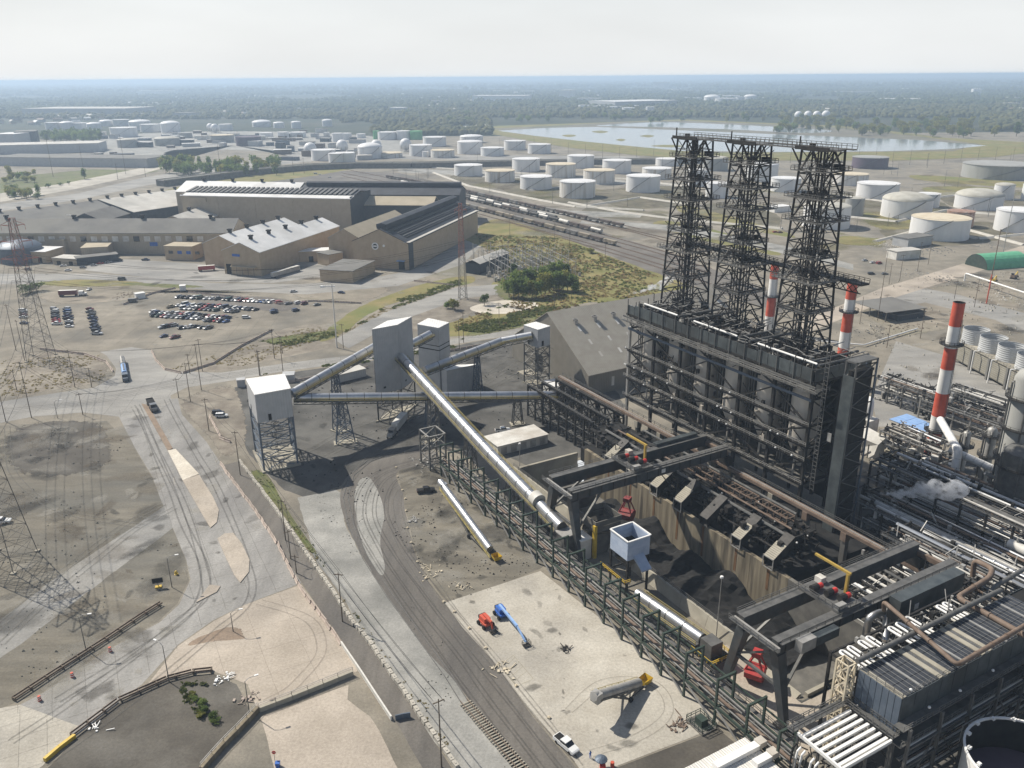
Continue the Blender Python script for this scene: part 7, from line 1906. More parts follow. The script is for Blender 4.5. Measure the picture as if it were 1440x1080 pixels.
# ------------------------------------------------------------------ concrete blocks, barriers, guard rails
def along(pts,step):
 P = [at(*p) for p in pts]; acc = [0]
 for a,c in zip(P,P[1:]): acc.append(acc[-1] + (c - a).length)
 s = 0; out = []
 while s < acc[-1]:
  k = max(j for j in range(len(P) - 1) if acc[j] <= s)
  d = P[k + 1] - P[k]; out.append((P[k].lerp(P[k + 1],(s - acc[k]) / d.length),math.atan2(d.y,d.x))); s += step
 return out
M['block'] = mat('block concrete',(.36,.335,.285),(.46,.43,.37),.9,scale=.9,coords='object',rnd_v=.3)
M['barrier'] = mat('pinkish barrier concrete',(.37,.30,.25),(.47,.395,.335),.9,scale=.9,coords='object',rnd_v=.25)
blkm = MB().add([(-.85,-.45,0),(.85,-.45,0),(.85,.45,0),(-.85,.45,0),(-.82,-.42,.8),(.82,-.42,.8),(.82,.42,.8),(-.82,.42,.8)],[(3,2,1,0),(4,5,6,7),(0,1,5,4),(1,2,6,5),(2,3,7,6),(3,0,4,7)]).cbox(0,0,.8,.5,.3,.1).mesh('concrete_block',M['block'])
barm = MB().extr([(-.42,0),(.42,0),(.40,.12),(.16,.45),(.11,1.0),(-.11,1.0),(-.16,.45),(-.40,.12)],'x',-1.55,1.55).mesh('jersey_barrier',M['barrier'])
row2 = along([(337,650),(368,690),(404,740),(437,788),(470,835),(495,874),(520,905),(545,941),(573,980),(601,1022),(642,1080)],1.95)
for i,(p,a) in enumerate(row2[:290]):
 o = obj('concrete_block',blkm,None,(p.x + rnd.uniform(-.1,.1),p.y + rnd.uniform(-.1,.1),.06),a + rnd.uniform(-.09,.09))
 tag(o,'pale concrete block, %s from the far end of the row beside the dark lane' % ORD(i),'concrete block','pale blocks along the dark lane')
row1 = along([(312,655),(340,693),(368,731),(390,765),(420,824),(448,862),(480,906)],3.3)
for i,(p,a) in enumerate(row1):
 o = obj('jersey_barrier',barm,None,(p.x + rnd.uniform(-.12,.12),p.y + rnd.uniform(-.12,.12),.06),a + rnd.uniform(-.07,.07))
 tag(o,'pinkish concrete road barrier, %s from the far end of the line by the curving road' % ORD(i),'barrier','pinkish barriers by the curving road')
for j,(lab,pts) in enumerate([('by the parking lot corner',[(214,495),(220,508),(232,520),(258,526)]),('edging the lot towards the poles',[(262,524),(300,512),(340,487),(383,465)]),('above the dark asphalt',[(268,412),(330,418),(392,428)]),('beside the mill road',[(395,428),(440,424),(505,427)]),('round the left gravel corner',[(60,492),(120,499),(150,510),(160,524)]),('at the lot entrance',[(176,428),(190,422),(215,413),(250,405)]),('near the substation',[(585,396),(640,402)]),('at the road past the barn',[(634,494),(690,484),(735,475)]),
('along the far side of the coke yard',[(400,540),(450,530),(520,517)]),('by the white car near the box tower',[(296,588),(312,618),(322,622)])]):
 for i,(p,a) in enumerate(along(pts,3.4)):
  o = obj('jersey_barrier',barm,None,(p.x,p.y,.1),a + rnd.uniform(-.06,.06))
  tag(o,'yellowish concrete barrier, %s in the line %s' % (ORD(i),lab),'barrier','barriers ' + lab)
def guard(label,pts,name='guard_rail'):
 P = [at(*p) for p in pts]
 o = thing(name,label,'guard rail',P[0])
 for off_,zz in ((0,.75),(.9,.75)):
  for a,c in zip(P,P[1:]):
   d = c - a; nr = Vector((-d.y,d.x,0)).normalized() * off_
   MB().bar(a - P[0] + nr + Vector((0,0,zz)),c - P[0] + nr + Vector((0,0,zz)),.12,.42).build('rail',M['rustpipe'],o)
 for p,a in along(pts,3.8):
  MB().box(-.12,.12,-.12,1.0,0,.85).build('post',M['wood'],o,p - P[0],a)
guard('double rusty guard rail along the straight road at lower left',[(22,986),(80,948),(150,903),(200,869),(229,851)])
guard('rusty guard rail curving round the dark triangular lot',[(104,1037),(169,988),(236,958),(270,949),(298,946)])
def lowwall(name,label,pts,h,t,m,step=4.0,rail=False,z0=0):
 P0 = at(*pts[0]); o = thing(name,label,'wall',P0)
 pp = along(pts,step)
 for (p,a),nx in zip(pp,pp[1:]):
  L = (nx[0] - p).length
  MB().box(.02,L - .02,-t / 2,t / 2,z0,h).build('wall_panel',m,o,p - P0,math.atan2((nx[0] - p).y,(nx[0] - p).x))
 if rail:
  MB().rail([p - P0 + Vector((0,0,h)) for p,a in pp],1.0,.08,2).build('handrail',M['pale'],o)
 return o
lowwall('low_wall','tan retaining wall with a pipe rail between the two concrete lots',[(365,1001),(410,984),(450,968),(504,946)],1.2,.7,M['conc'],3.5,True)
lowwall('low_wall','brown retaining wall running down to the picture bottom',[(363,1000),(340,1025),(310,1055),(280,1090)],1.3,.9,M['concstain'],3.5,True)
lowwall('low_wall','yellow topped low wall at the lower left corner',[(106,1037),(78,1058),(45,1088)],.9,.7,M['yellow'],3.5)
lowwall('low_wall','white concrete wall along the end of the dark lane',[(480,907),(506,945),(530,982),(557,1023)],1.1,.35,M['dirtywhite'],3.2)
g_ = lowwall('steel_gate','dark blue steel gate barring the dark lane',[(556,1013),(568,1010),(583,1008)],1.3,.25,M['bluegrey'],1.6)
g_['category'] = 'gate'
# small yellow markers and debris heaps along the yard edge
mk = MB().cbox(0,0,0,.6,.6,.4).cbox(0,0,.4,.25,.25,.12).mesh('marker_block',M['tankb'])
for i,(x,y) in enumerate([(557,658),(559,671),(566,690),(570,702),(571,719),(573,743),(578,764),(587,791),(599,814),(624,847),(639,861),(660,884),(683,912),(726,965),(772,1010)]):
 o = obj('marker_block',mk,None,at(x,y),rnd.uniform(0,3)); tag(o,'small yellowish marker block, %s from the top along the yard edge' % ORD(i),'marker block','yellow marker blocks edging the yard')
def debris(label,x,y,n,rad,m,seed):
 q = random.Random(seed); b = MB()
 for i in range(n):
  px,py,a = q.gauss(0,rad),q.gauss(0,rad),q.uniform(0,3)
  s = q.uniform(.15,.6)
  if q.random() < .5: b.cbox(px,py,0,s,s * q.uniform(.5,2),s * .6)
  else: b.bar((px,py,.1),(px + 1.6 * _c(a) * s * 2,py + 1.6 * _s(a) * s * 2,.15 + s * .4),.14)
 o = b.build('debris',M[m],None,at(x,y,.05)); o['kind'] = 'stuff'; o['label'] = label
debris('yellow posts and scraps lying on the grey yard',605,803,22,1.8,'tankb',1)
debris('broken yellow pipes near the pad corner',650,826,12,.9,'tankb',2)
debris('scrap along the left pad edge',707,942,26,1.3,'tankb',3)
debris('dark rubble on the concrete pad',795,912,18,.7,'steel',4)
debris('rubble near the pad middle',955,1020,30,1.2,'rustpipe',5)
debris('scrap by the frame tower',600,648,60,3,'pale',6)
debris('broken timber by the block row',580,733,14,.8,'pale',7)
debris('white barricades stacked at the lot corner',313,955,22,.8,'white',8)
debris('pinkish barricade pieces by the lamp',349,985,22,1.3,'barrier',9)
debris('white plates lying on the dark lot',136,1024,10,.7,'white',10)
debris('scrap heap in the dirt left of the lot',178,415,60,5,'rustpipe',11)
for i,(x,y,n) in enumerate([(1290,385,90),(1330,395,70),(1385,405,60),(1255,345,160),(1310,350,120),(1390,345,80),(1230,470,60),(1265,460,60),(1420,420,80),(1275,355,120),(640,250,120),(700,243,60),(1350,258,60),(180,215,220),(240,210,220),(310,215,160),(360,205,120),(420,195,120),(150,222,150),(60,350,80)]):
 debris('scattered pipes, pallets and scrap on the open yard',x,y,n,7 if y > 300 else 22,['pale','steel2','rustpipe','dirtywhite','bluegrey'][i % 5],30 + i)
# ------------------------------------------------------------------ machines on the pad and the yard
def lift(label,p0,p1,h0,col,cat='boom lift'):
 a,c = at(*p0),at(*p1); d = c - a; L = d.length
 o = thing('boom_lift',label,cat,a,math.atan2(d.y,d.x))
 MB().box(-1.6,1.6,-1.1,1.1,.7,1.3).build('chassis',M[col],o)
 MB().box(-1.5,.9,-.9,.9,1.32,2.4).build('turret',M[col],o); MB().box(-2.0,-1.5,-.9,.9,1.35,2.2).build('counterweight',M['steel'],o)
 MB().bar((-1.0,0,2.6),(L * .6,0,2.5),.55).build('boom',M['ltblue' if col == 'blue' else col],o); MB().bar((L * .6,0,2.5),(L - 1.4,0,h0),.38).build('boom_extension',M['ltblue' if col == 'blue' else col],o)
 bk = MB().box(L - 1.5,L - .3,-.9,.9,.3,.42); bk.rail([(L - 1.5,-.9,.4),(L - .3,-.9,.4),(L - .3,.9,.4),(L - 1.5,.9,.4),(L - 1.5,-.9,.4)],1.0,.07,.9)
 bk.build('basket',M['steel'],o)
 wm_ = MB().tube([(0,-.25,0),(0,.25,0)],.55,12).mesh('wheel',M['rubber'])
 for x in (-1.25,1.25):
  for y in (-1.3,1.3): obj('wheel',wm_,o,(x,y,.55))
lift('blue telescopic boom lift with long lowered boom on the concrete pad',(705,866),(743,912),.9,'blue')
lift('small orange boom lift beside the blue one',(683,879),(697,893),.9,'orange')
def portable(label,tail,head,zh,r_,m='galv'):
 a = at(*tail); c = at(head[0],head[1],zh); d = Vector((c.x - a.x,c.y - a.y,0)); L = d.length
 o = thing('portable_conveyor',label,'conveyor',a,math.atan2(d.y,d.x))
 A,B = Vector((1,0,1.2)),Vector((L,0,zh))
 n = 9; dd_ = (B - A)
 for k in range(n): MB().tube([A + dd_ * (k / n + .08),A + dd_ * ((k + .97) / n + .08)],r_,12).build('hood_panel',M[m],o,smooth=True)
 for s in (-1,1):
  MB().bar(A + Vector((0,s * r_ * .9,-.7)),B + Vector((0,s * r_ * .9,-.7)),.25,.5).build('side_beam',M['steel2'],o)
 sy = 1 if L > 25 else -1
 MB().bar(A + Vector((0,sy * (r_ + .35),-.5)),B + Vector((0,sy * (r_ + .35),-.5)),.4,.1).build('walkway',M['yellowrail'],o)
 MB().rail([A + Vector((0,sy * (r_ + .5),-.5)),B + Vector((0,sy * (r_ + .5),-.5))],.9,.08,2).build('handrail',M['yellowrail'],o)
 MB().add([(-1,-.9,.5),(1.2,-.8,.5),(1.2,.8,.5),(-1,.9,.5),(-1.3,-1.2,1.7),(1.2,-1.0,1.7),(1.2,1.0,1.7),(-1.3,1.2,1.7)],[(3,2,1,0),(0,1,5,4),(1,2,6,5),(2,3,7,6),(3,0,4,7)]).build('tail_hopper',M['yellow'],o)
 x = L * .56
 for s in (-1,1):
  MB().bar((x - L * .14,s * 1.2,.6),A.lerp(B,.78) + Vector((0,s,-.6)),.28).build('leg',M['steel2'],o); MB().bar((x - L * .14,s * 1.2,.6),A.lerp(B,.36) + Vector((0,s,-.6)),.28).build('leg',M['steel2'],o)
  MB().bar((1,s * 1.1,.9),(x - L * .14,s * 1.2,.8),.22).build('drawbar',M['steel2'],o)
  wm_ = MB().tube([(x - L * .14,s * 1.5 - .25,.6),(x - L * .14,s * 1.5 + .25,.6)],.6,12).build('wheel',M['rubber'],o)
 MB().cbox(L + .2,0,zh - 1.3,1.6,r_ * 2,2.2).build('head_box',M[m],o)
portable('long silver portable conveyor with a yellow tail hopper on the grey yard',(698,788),(624,684),7.5,1.05)
portable('grey portable conveyor with a yellow tail on the pad, casting a long shadow',(907,962),(840,978),6.2,1.0,'pale')
def person(label,p,rz,c1,c2):
 bm = MB()
 me = bpy.data.meshes.new('person')
 V = [(0,0,.95),(0,0,1.15),(0,.01,1.40),(0,0,1.52),(0,.02,1.66),(-.1,0,.9),(-.12,.02,.5),(-.12,-.02,.08),(-.12,.12,.04),(.1,0,.9),(.12,-.04,.5),(.13,-.1,.08),(.13,.06,.04),(-.2,0,1.40),(-.27,.02,1.12),(-.24,.14,.92),(.2,0,1.40),(.28,0,1.12),(.26,.12,.9)]
 Ed = [(0,1),(1,2),(2,3),(3,4),(0,5),(5,6),(6,7),(7,8),(0,9),(9,10),(10,11),(11,12),(2,13),(13,14),(14,15),(2,16),(16,17),(17,18)]
 Rr = [.15,.14,.16,.065,.1,.1,.075,.05,.045,.1,.075,.05,.045,.07,.052,.04,.07,.052,.04]
 me.from_pydata(V,Ed,[])
 o = obj('person',me,None,p,rz)
 md = o.modifiers.new('skin','SKIN'); md.use_smooth_shade = True
 for i,rr in enumerate(Rr): me.skin_vertices[0].data[i].radius = (rr,rr)
 me.skin_vertices[0].data[0].use_root = True
 sb = o.modifiers.new('sub','SUBSURF'); sb.levels = sb.render_levels = 1
 me.materials.append(M[c1])
 tag(o,label,'person')
 MB().lathe([(.135,1.68),(.13,1.74),(.09,1.80),(.02,1.82)],12,cap=True).lathe([(.17,1.675),(.17,1.69)],12,cap=True).build('helmet',M[c2],o,smooth=True)
person('person in dark blue overalls standing near the white pickup',at(830,1066),.6,'blue','bluegrey')
um = thing('parasol','grey parasol over a red stand at the picture bottom','parasol',at(845,1079))
MB().lathe([(1.25,2.0),(1.2,2.1),(.6,2.45),(.03,2.6)],12).build('canopy',M['bluegrey'],um); MB().bar((0,0,0),(0,0,2.5),.06).build('pole',M['pale'],um); MB().cbox(.3,-.3,0,1.1,.8,.9).build('stand',M['red'],um)
drm = MB().lathe([(.3,0),(.3,.25)],12).lathe([(.28,.5),(.28,.75)],12).lathe([(.24,1.0),(.24,1.05)],12,cap=True)
for i,(x,y) in enumerate(((155,916),(102,952),(56,985))):
 o = thing('traffic_barrel',['orange and white traffic barrel nearest the islands','middle orange and white traffic barrel on the straight road','orange and white traffic barrel nearest the pale slabs'][i],'traffic barrel',at(x,y),0,'traffic barrels on the straight road')
 for k,(a,b_) in enumerate(((.0,.3),(.3,.5),(.5,.8),(.8,1.0),(1.0,1.2))):
  MB().lathe([(.42 - .08 * a,a),(.42 - .08 * b_,b_)],12,cap=True).build('band',M['white' if k % 2 else 'orange'],o)
ob_ = thing('traffic_barrel','orange barrel beside the parasol','traffic barrel',at(861,1078)); MB().lathe([(.4,0),(.38,1.1)],12,cap=True).build('body',M['orange'],ob_)
ss = thing('stop_sign','red octagonal stop sign on a post near the tan lot','road sign',at(387,1072)); MB().bar((0,0,0),(0,0,2.1),.08).build('post',M['pale'],ss)
sg = MB().tube([(0,-.03,2.5),(0,-.07,2.5)],.42,8).build('sign_plate',M['red'],ss)
def text(o,body,size,loc,rot,m,name='lettering'):
 cu = bpy.data.curves.new(name,'FONT'); cu.body = body; cu.size = size; cu.extrude = .004; cu.align_x = 'CENTER'; cu.align_y = 'CENTER'; cu.materials.append(m)
 f = bpy.data.objects.new(name,cu); t = obj(name,bpy.data.meshes.new_from_object(f),o,loc); t.rotation_euler = rot; bpy.data.objects.remove(f)
text(ss,'STOP',.28,(0,-.08,2.5),(R_(90),0,0),M['white'])
bx_ = thing('blue_bin','small blue bin below the stop sign','bin',at(391,1078)); MB().add([(-.35,-.35,0),(.35,-.35,0),(.35,.35,0),(-.35,.35,0),(-.42,-.42,1.0),(.42,-.42,1.0),(.42,.42,1.0),(-.42,.42,1.0)],[(3,2,1,0),(0,1,5,4),(1,2,6,5),(2,3,7,6),(3,0,4,7)]).build('body',M['blue'],bx_); MB().cbox(0,0,1.0,.9,.9,.08).build('lid',M['blue'],bx_)
sb = thing('message_sign','dark message board standing in the dirt by the road bend','sign',at(223,826),.3); MB().box(-1.3,1.3,-.1,.1,1.4,2.8).build('board',M['black'],sb); MB().bar((0,0,0),(0,0,1.4),.18).build('post',M['steel2'],sb); MB().cbox(0,0,0,1.6,1.0,.4).build('trailer_base',M['yellow'],sb)
yb = thing('fire_hydrant','yellow hydrant beside the road bend','hydrant',at(248,808)); MB().lathe([(.5,0),(.5,.15),(.3,.2),(.3,.8),(.36,.85),(.2,1.15),(.03,1.2)],12,cap=True).build('body',M['yellow'],yb); MB().tube([(-.5,0,.6),(.5,0,.6)],.14,8).build('nozzle',M['yellow'],yb)
gb = ct('generator_set','dark green generator box inside a fenced pen by the pipe bridge','generator',143.5,-89.5); MB().cbox(0,0,.3,2.0,1.7,1.6).build('casing',M['green'],gb); MB().cbox(0,0,0,5,4,.3).build('plinth',M['concdark'],gb); MB().rail([(-2.4,-1.9,.3),(2.4,-1.9,.3),(2.4,1.9,.3),(-2.4,1.9,.3),(-2.4,-1.9,.3)],1.3,.1,1.2).build('fence',M['green'],gb)
# beige container building, small sheds by the towers
cb = ct('container_building','long beige container building with white flat roof by the trestle','building',-.6,-63)
MB().box(0,10,0,20.6,0,3.4).build('wall',M['dirtywhite'],cb); MB().box(-.3,10.3,-.3,20.9,3.41,3.7).build('roof',M['dirtywhite'],cb)
for k in range(5): MB().box(10.01,10.08,1.2 + 4 * k,3.6 + 4 * k,.2,2.8).build('door',M['pale'],cb)
for lab,a,b_,dp_,h,wl,rf in [('grey site container left of the tallest tower',(471,540),(515,529),6,3.4,'clad','rooflight'),('small grey shed behind the white box tower',(398,538),(414,537),5,3,'clad','clad'),('small white roofed box at the right end of the level conveyor',(776,566),(796,562),9,6,'dirtywhite','roofwhite'),
('white guard booth at the lot entrance',(192,421),(205,419),4,3,'white','roofwhite'),('small white booth above the car park',(253,410),(261,409.5),4,3.2,'white','roofwhite'),('small grey kiosk behind the box tower',(334,545),(345,544),3,3,'clad','clad')]:
 hall('site_cabin',lab,a,b_,dp_,h,wl,rf,'cabin',.2)
# canopy, quonset, far right yard
cp = hall('site_cabin','dark stores under the big grey canopy',(1262,452),(1300,446),10,3,'darkwall','roofgrey','cabin')
cn_ = thing('canopy','broad grey flat canopy on posts in the dirt yard','canopy',(at(1245,452).x,at(1245,452).y,0),R_(20)); MB().box(-2,26,-2,24,5.2,5.5).build('roof',M['roofgrey'],cn_)
for x in (-1,12,25):
 for y in (-1,11,23): MB().box(x - .2,x + .2,y - .2,y + .2,0,5.2).build('post',M['steel2'],cn_)
qh = thing('fabric_shelter','green fabric arched shelter at the right edge','shelter',(at(1388,380).x,at(1388,380).y,0),R_(15))
pr = [(10 - 10 * _c(math.pi * k / 12),9.0 * _s(math.pi * k / 12)) for k in range(13)]
b = MB()
for k in range(12): b.quad((0,pr[k][0],pr[k][1]),(0,pr[k + 1][0],pr[k + 1][1]),(0,pr[k + 1][0],pr[k + 1][1]),(0,pr[k][0],pr[k][1]))
b = MB()
for k in range(12): b.quad((0,pr[k][0],pr[k][1]),(34,pr[k][0],pr[k][1]),(34,pr[k + 1][0],pr[k + 1][1]),(0,pr[k + 1][0],pr[k + 1][1]))
b.build('cover',M['greenroof'],qh,smooth=True)
b = MB(); b.add([(.05,y,z) for y,z in pr],[tuple(range(13))]); b.build('end_wall',M['green'],qh); b = MB(); b.add([(33.9,y,z) for y,z in pr],[tuple(range(13))[::-1]]); b.build('end_wall',M['green'],qh)
pipeline('white_pipe','white pipe bridge in front of the green shelter',[(*uvw(1356,395,0),0),(*uvw(1356,395,0),5),(*uvw(1442,412,5),5)],.5,'white')
pipeline('white_pipe','long low white pipeline crossing the dirt beyond the shaft',[(*uvw(1040,470,1),1),(*uvw(1215,485,1),1),(*uvw(1290,462,1),1)],.35,'white')
for i,(x,y) in enumerate(((1395,398),(1425,392))):
 o = thing('excavator',['yellow digger on the dirt by the green shelter','brown digger under the white pipe bridge'][i],'digger',at(x,y),.6)
 MB().cbox(0,0,.9,3.4,2.6,1.6).build('body',M['yellow' if i == 0 else 'rustpipe'],o); MB().cbox(-.6,.5,2.5,1.3,1.2,1.2).build('cab',M['glass'],o)
 for s in (-1.1,1.1): MB().cbox(0,s,0,4.0,.6,.9).build('track',M['rubber'],o)
 MB().bar((1.2,0,2),(4.2,0,4.2),.45).build('boom',M['yellow'],o); MB().bar((4.2,0,4.2),(5.4,0,1.2),.35).build('arm',M['yellow'],o); MB().cbox(5.3,0,.4,.9,1.1,.9).build('bucket',M['steel'],o)
# ------------------------------------------------------------------ poles, masts and pylons
def upole(x,y,yt,label,arms=1,name='utility_pole',m='wood',r0=.17,lamp=None):
 h = hgt(x,y,yt)
 o = thing(name,label,'pole',at(x,y),rnd.uniform(-.6,.6))
 MB().tube([(0,0,0),(0,0,h)],r0,7,r2=r0 * .6).build('shaft',M[m],o)
 for k in range(arms):
  MB().box(-1.2,1.2,-.08,.08,h - .7 - 1.3 * k,h - .5 - 1.3 * k).build('crossarm',M[m],o)
  for x_ in (-1.1,-.5,.5,1.1): MB().lathe([(.07,h - .5 - 1.3 * k),(.1,h - .4 - 1.3 * k),(.05,h - .25 - 1.3 * k)],6).build('insulator',M['pale'],o)
 if lamp:
  o.rotation_euler.z = lamp
  MB().tube([(0,0,h - .1),(.8,0,h + .5),(2.2,0,h + .6)],.07,6).build('arm',M['pale'],o); MB().cbox(2.4,0,h + .48,.9,.35,.2).build('lamp_head',M['white'],o)
 return o,h
plist = [((82,695),460),((30,1055),880),((160,1035),750),((85,895),795),((380,880),690),((465,880),780),((420,1020),910),((905,935),835),((965,955),755),((1020,895),660),((1025,800),635),((962,812),710),((1390,735),585),((1318,820),695),((1430,710),620),((125,745),540)]
labs = ['at the left edge of the parked cars','at the left picture edge by the plant road','with a low crossarm left of the dark gravel','short, on the left dirt patch','tall, on the dirt left of the tanker truck','short, beside the road left of the tanker truck','at the road corner above the dark gravel','first in the group left of the box tower','second in the group left of the box tower','tallest in the group left of the box tower','behind the group near the box tower','short, behind the lot barriers','on the verge right of the car park','on the verge left of the white mast','far right on the lot verge','rising among the left lot columns']
PT = []
for ((x,y),yt),lb in zip(plist,labs):
 o,h = upole(*z4(x,y),300 + yt / 3.6,'dark wooden pole ' + lb,1); PT.append((o,h))
for (x,y,yt,lb,a) in [(386,504,462,'left of the white mast',1),(398,522,472,'nearest the inclined conveyor',2),(365,528,492,'by the plant road',1),(483,490,455,'right of the white mast foot',1),(646,492,450,'left pole of the pair by the green weeds',1),(652,482,439,'right pole of the pair by the green weeds',1),(702,461,425,'at the white gravel patch',1),
(481.7,874,805,'standing in the block row halfway down',1),(621,1079,983,'rising from the bottom picture edge',1),(401.7,760,702,'in the dark lane by the weeds',1),(409,786,745,'short, in the dark lane',1),(417,806,780,'leaning, in the dark lane by barriers',1),(338,668,606,'at the head of the block row',1),(294,606,560,'beside the road near the white tall car',1),
(1234,451,354,'thick and bare, right of the third chimney',0),(1209,456,417,'slim, beside the thick bare pole',0),(1247,489,456,'before the canopy',1),(1294,476,433,'under the canopy edge',1),(1265,395,358,'on the dusty road',1),(1290,382,340,'by the pump house corner',1),(1305,372,335,'right of the pump house',1),(1250,400,370,'at the dusty road edge',1),(1342,420,394,'in the far dirt yard',1),(1370,432,392,'left of the red mast',1),
(801,345,318,'in the grass by the rails',1),(851,362,335,'on the rail bank',1),(780,340,303,'right of the substation',1),(717,330,300,'behind the substation',1),(803,430,405,'behind the barn, left',0),(780,432,402,'behind the barn on the grass',0)]:
 o,h = upole(x,y,yt,'dark pole ' + lb,a); PT.append((o,h))
for i in range(34):
 x = 655 + 24 * i; y = 207 + 18 * min(1,(x - 655) / 350) + 4 * _s(i)
 o,h = upole(x,y + 4,y - 14 - 3 * (i % 3),'thin dark pole, %s from the left along the pond dike' % ORD(i),0,r0=.25); o['group'] = 'poles along the pond dike'
for i,(x,y,yt,lb) in enumerate([(177,245,190,'tall leaning dark pole by the far road'),(75,249,196,'tall dark pole left of the round tree'),(117,236,205,'thin dark pole before the long blue warehouse'),(312,255,200,'pale pole at the viaduct start'),(166,253,230,'small pole on the far road'),(413,246,224,'pole on the grass behind the tall hall'),(428,244,222,'pole right of the car road behind the tall hall'),(553,245,228,'pole by the viaduct middle'),(205,249,235,'small pole at the far road bend')]):
 upole(x,y,yt,lb,1,r0=.3)
q = random.Random(5)
for i in range(46):
 x = q.uniform(560,1440); y = q.uniform(235,330)
 if x < 900 and y > 262 + (x - 560) * .12: y = 240 + q.uniform(0,20)
 o,h = upole(x,y,y - q.uniform(14,24),'thin lamp pole standing between the storage tanks',0,r0=.22,m='steel2'); o['group'] = 'lamp poles between the storage tanks'
for (x,y,yt,ang_,lb) in [(238,959,908,2.6,'on the guard rail of the dark triangular lot'),(121,914,868,.2,'behind the double guard rail'),(351,1004,958,.5,'at the corner of the retaining walls'),(242,826,785,.3,'at the road bend by the hydrant'),(328,888,862,.3,'short, on the brown patch'),(81,588,565,.3,'white headed, on the plant road edge')]:
 upole(x,y,yt,'curved arm street lamp ' + lb,0,'street_lamp','steel2',.12,ang_)
wm0,hm = upole(474,489,399,'tall white light mast with crossarm beside the car park',0,'light_mast','dirtywhite',.38)
MB().box(-4.5,1.5,-.2,.2,hm - 1.5,hm - 1.0).build('crossarm',M['white'],wm0); MB().box(-5.6,-3.6,-.5,.5,hm - 1.9,hm - 1.0).build('lamp_head',M['white'],wm0)
wm1,hm = upole(108,341,302,'white light pole over the mill workshops',0,'light_mast','dirtywhite',.5); MB().box(-5,2,-.2,.2,hm - .6,hm).build('crossarm',M['white'],wm1)
tl,hl_ = upole(1007,897,813,'slim grey light pole on the pit wall',0,'light_mast','pale',.13); MB().lathe([(.1,hl_),(.42,hl_ + .1),(.38,hl_ + .5),(.05,hl_ + .6)],10,cap=True).build('lamp_head',M['white'],tl,smooth=True)
t2,h2_ = upole(731,662,625,'slim light pole beside the beige container building',0,'light_mast','pale',.13); MB().lathe([(.1,h2_),(.42,h2_ + .1),(.38,h2_ + .5),(.05,h2_ + .6)],10,cap=True).build('lamp_head',M['white'],t2,smooth=True)
rm_,hr_ = upole(1387,427,322,'tall mast with red lower half in the dirt yard',0,'radio_mast','rustpipe',.3); MB().tube([(0,0,0),(0,0,hr_ * .4)],.34,8).build('red_section',M['orange'],rm_)
t3,h3 = upole(1410,358,240 + 160 / 5.54,'tall silver mast before the large tank at the right edge',0,'radio_mast','pale',.35)
M['pylon'] = mat('weathered pylon steel',(.14,.125,.105),(.20,.18,.155),.8,scale=.5,coords='object'); M['pylonred'] = mat('faded red pylon paint',(.30,.10,.075),(.36,.16,.13),.8,scale=.5,coords='object')
def pylon(label,c,hb,ht,H,n,rz,reds=None,arms=((.72,8),(.84,6.5),(.95,5))):
 o = thing('power_pylon',label,'power pylon',c,rz)
 for sx,sy in ((-1,-1),(1,-1),(1,1),(-1,1)):
  MB().bar((sx * hb,sy * hb,0),(sx * ht,sy * ht,H),.2).build('leg',M['pylon'],o); MB().cbox(sx * hb,sy * hb,0,1.2,1.2,.4).build('footing',M['conc'],o)
 for k in range(n):
  t0,t1 = 1 - (1 - k / n) ** 1.0,1 - (1 - (k + 1) / n) ** 1.0
  a,c_ = hb + (ht - hb) * t0,hb + (ht - hb) * t1
  m_ = 'pylonred' if reds and t0 > reds else 'pylon'
  l = MB()
  for (x0,y0),(x1,y1) in (((-1,-1),(1,-1)),((1,-1),(1,1)),((1,1),(-1,1)),((-1,1),(-1,-1))):
   l.bar((x0 * a,y0 * a,H * t0),(x1 * c_,y1 * c_,H * t1),.10); l.bar((x1 * a,y1 * a,H * t0),(x0 * c_,y0 * c_,H * t1),.10); l.bar((x0 * c_,y0 * c_,H * t1),(x1 * c_,y1 * c_,H * t1),.10)
  l.build('lattice_panel',M[m_],o)
 for t,w_ in arms:
  z = H * t; a = hb + (ht - hb) * t; l = MB()
  for s in (-1,1):
   for y in (-a,a): l.bar((s * a,y,z),(s * w_,0,z + .4),.18)
   l.bar((s * a,0,z + 2.2),(s * w_,0,z + .4),.16); l.bar((s * w_,0,z + .4),(s * w_,0,z - 2),.12)
  l.build('cross_arm',M['pylonred' if reds else 'pylon'],o)
 return o
b1,b2 = at(53,775),at(19,807); mid = (b1 + b2) / 2; sdv = (b1 - b2); hb_ = sdv.length / 2; inw = Vector((-sdv.y,sdv.x,0)).normalized()
if inw.x > 0: inw = -inw
PYL = [mid + inw * hb_]
pylon('big lattice pylon cut by the left edge, its shadow across the gravel',PYL[0],hb_,1.0,52,11,math.atan2(sdv.y,sdv.x))
c2 = (at(34,506) + at(67,511)) / 2 + Vector((0,5,0)); PYL.append(c2)
pylon('lattice pylon with reddish top beside the left parking lot',c2,5,1.1,hgt(50,508,309),14,.2,.6)
c3 = at(651,420); PYL.append(c3); pylon('slim lattice pylon with red and white top before the emblem hall',c3,2.2,.9,hgt(651,420,286),16,.3,.4,((.93,3.5),))
c4 = at(1232,505)
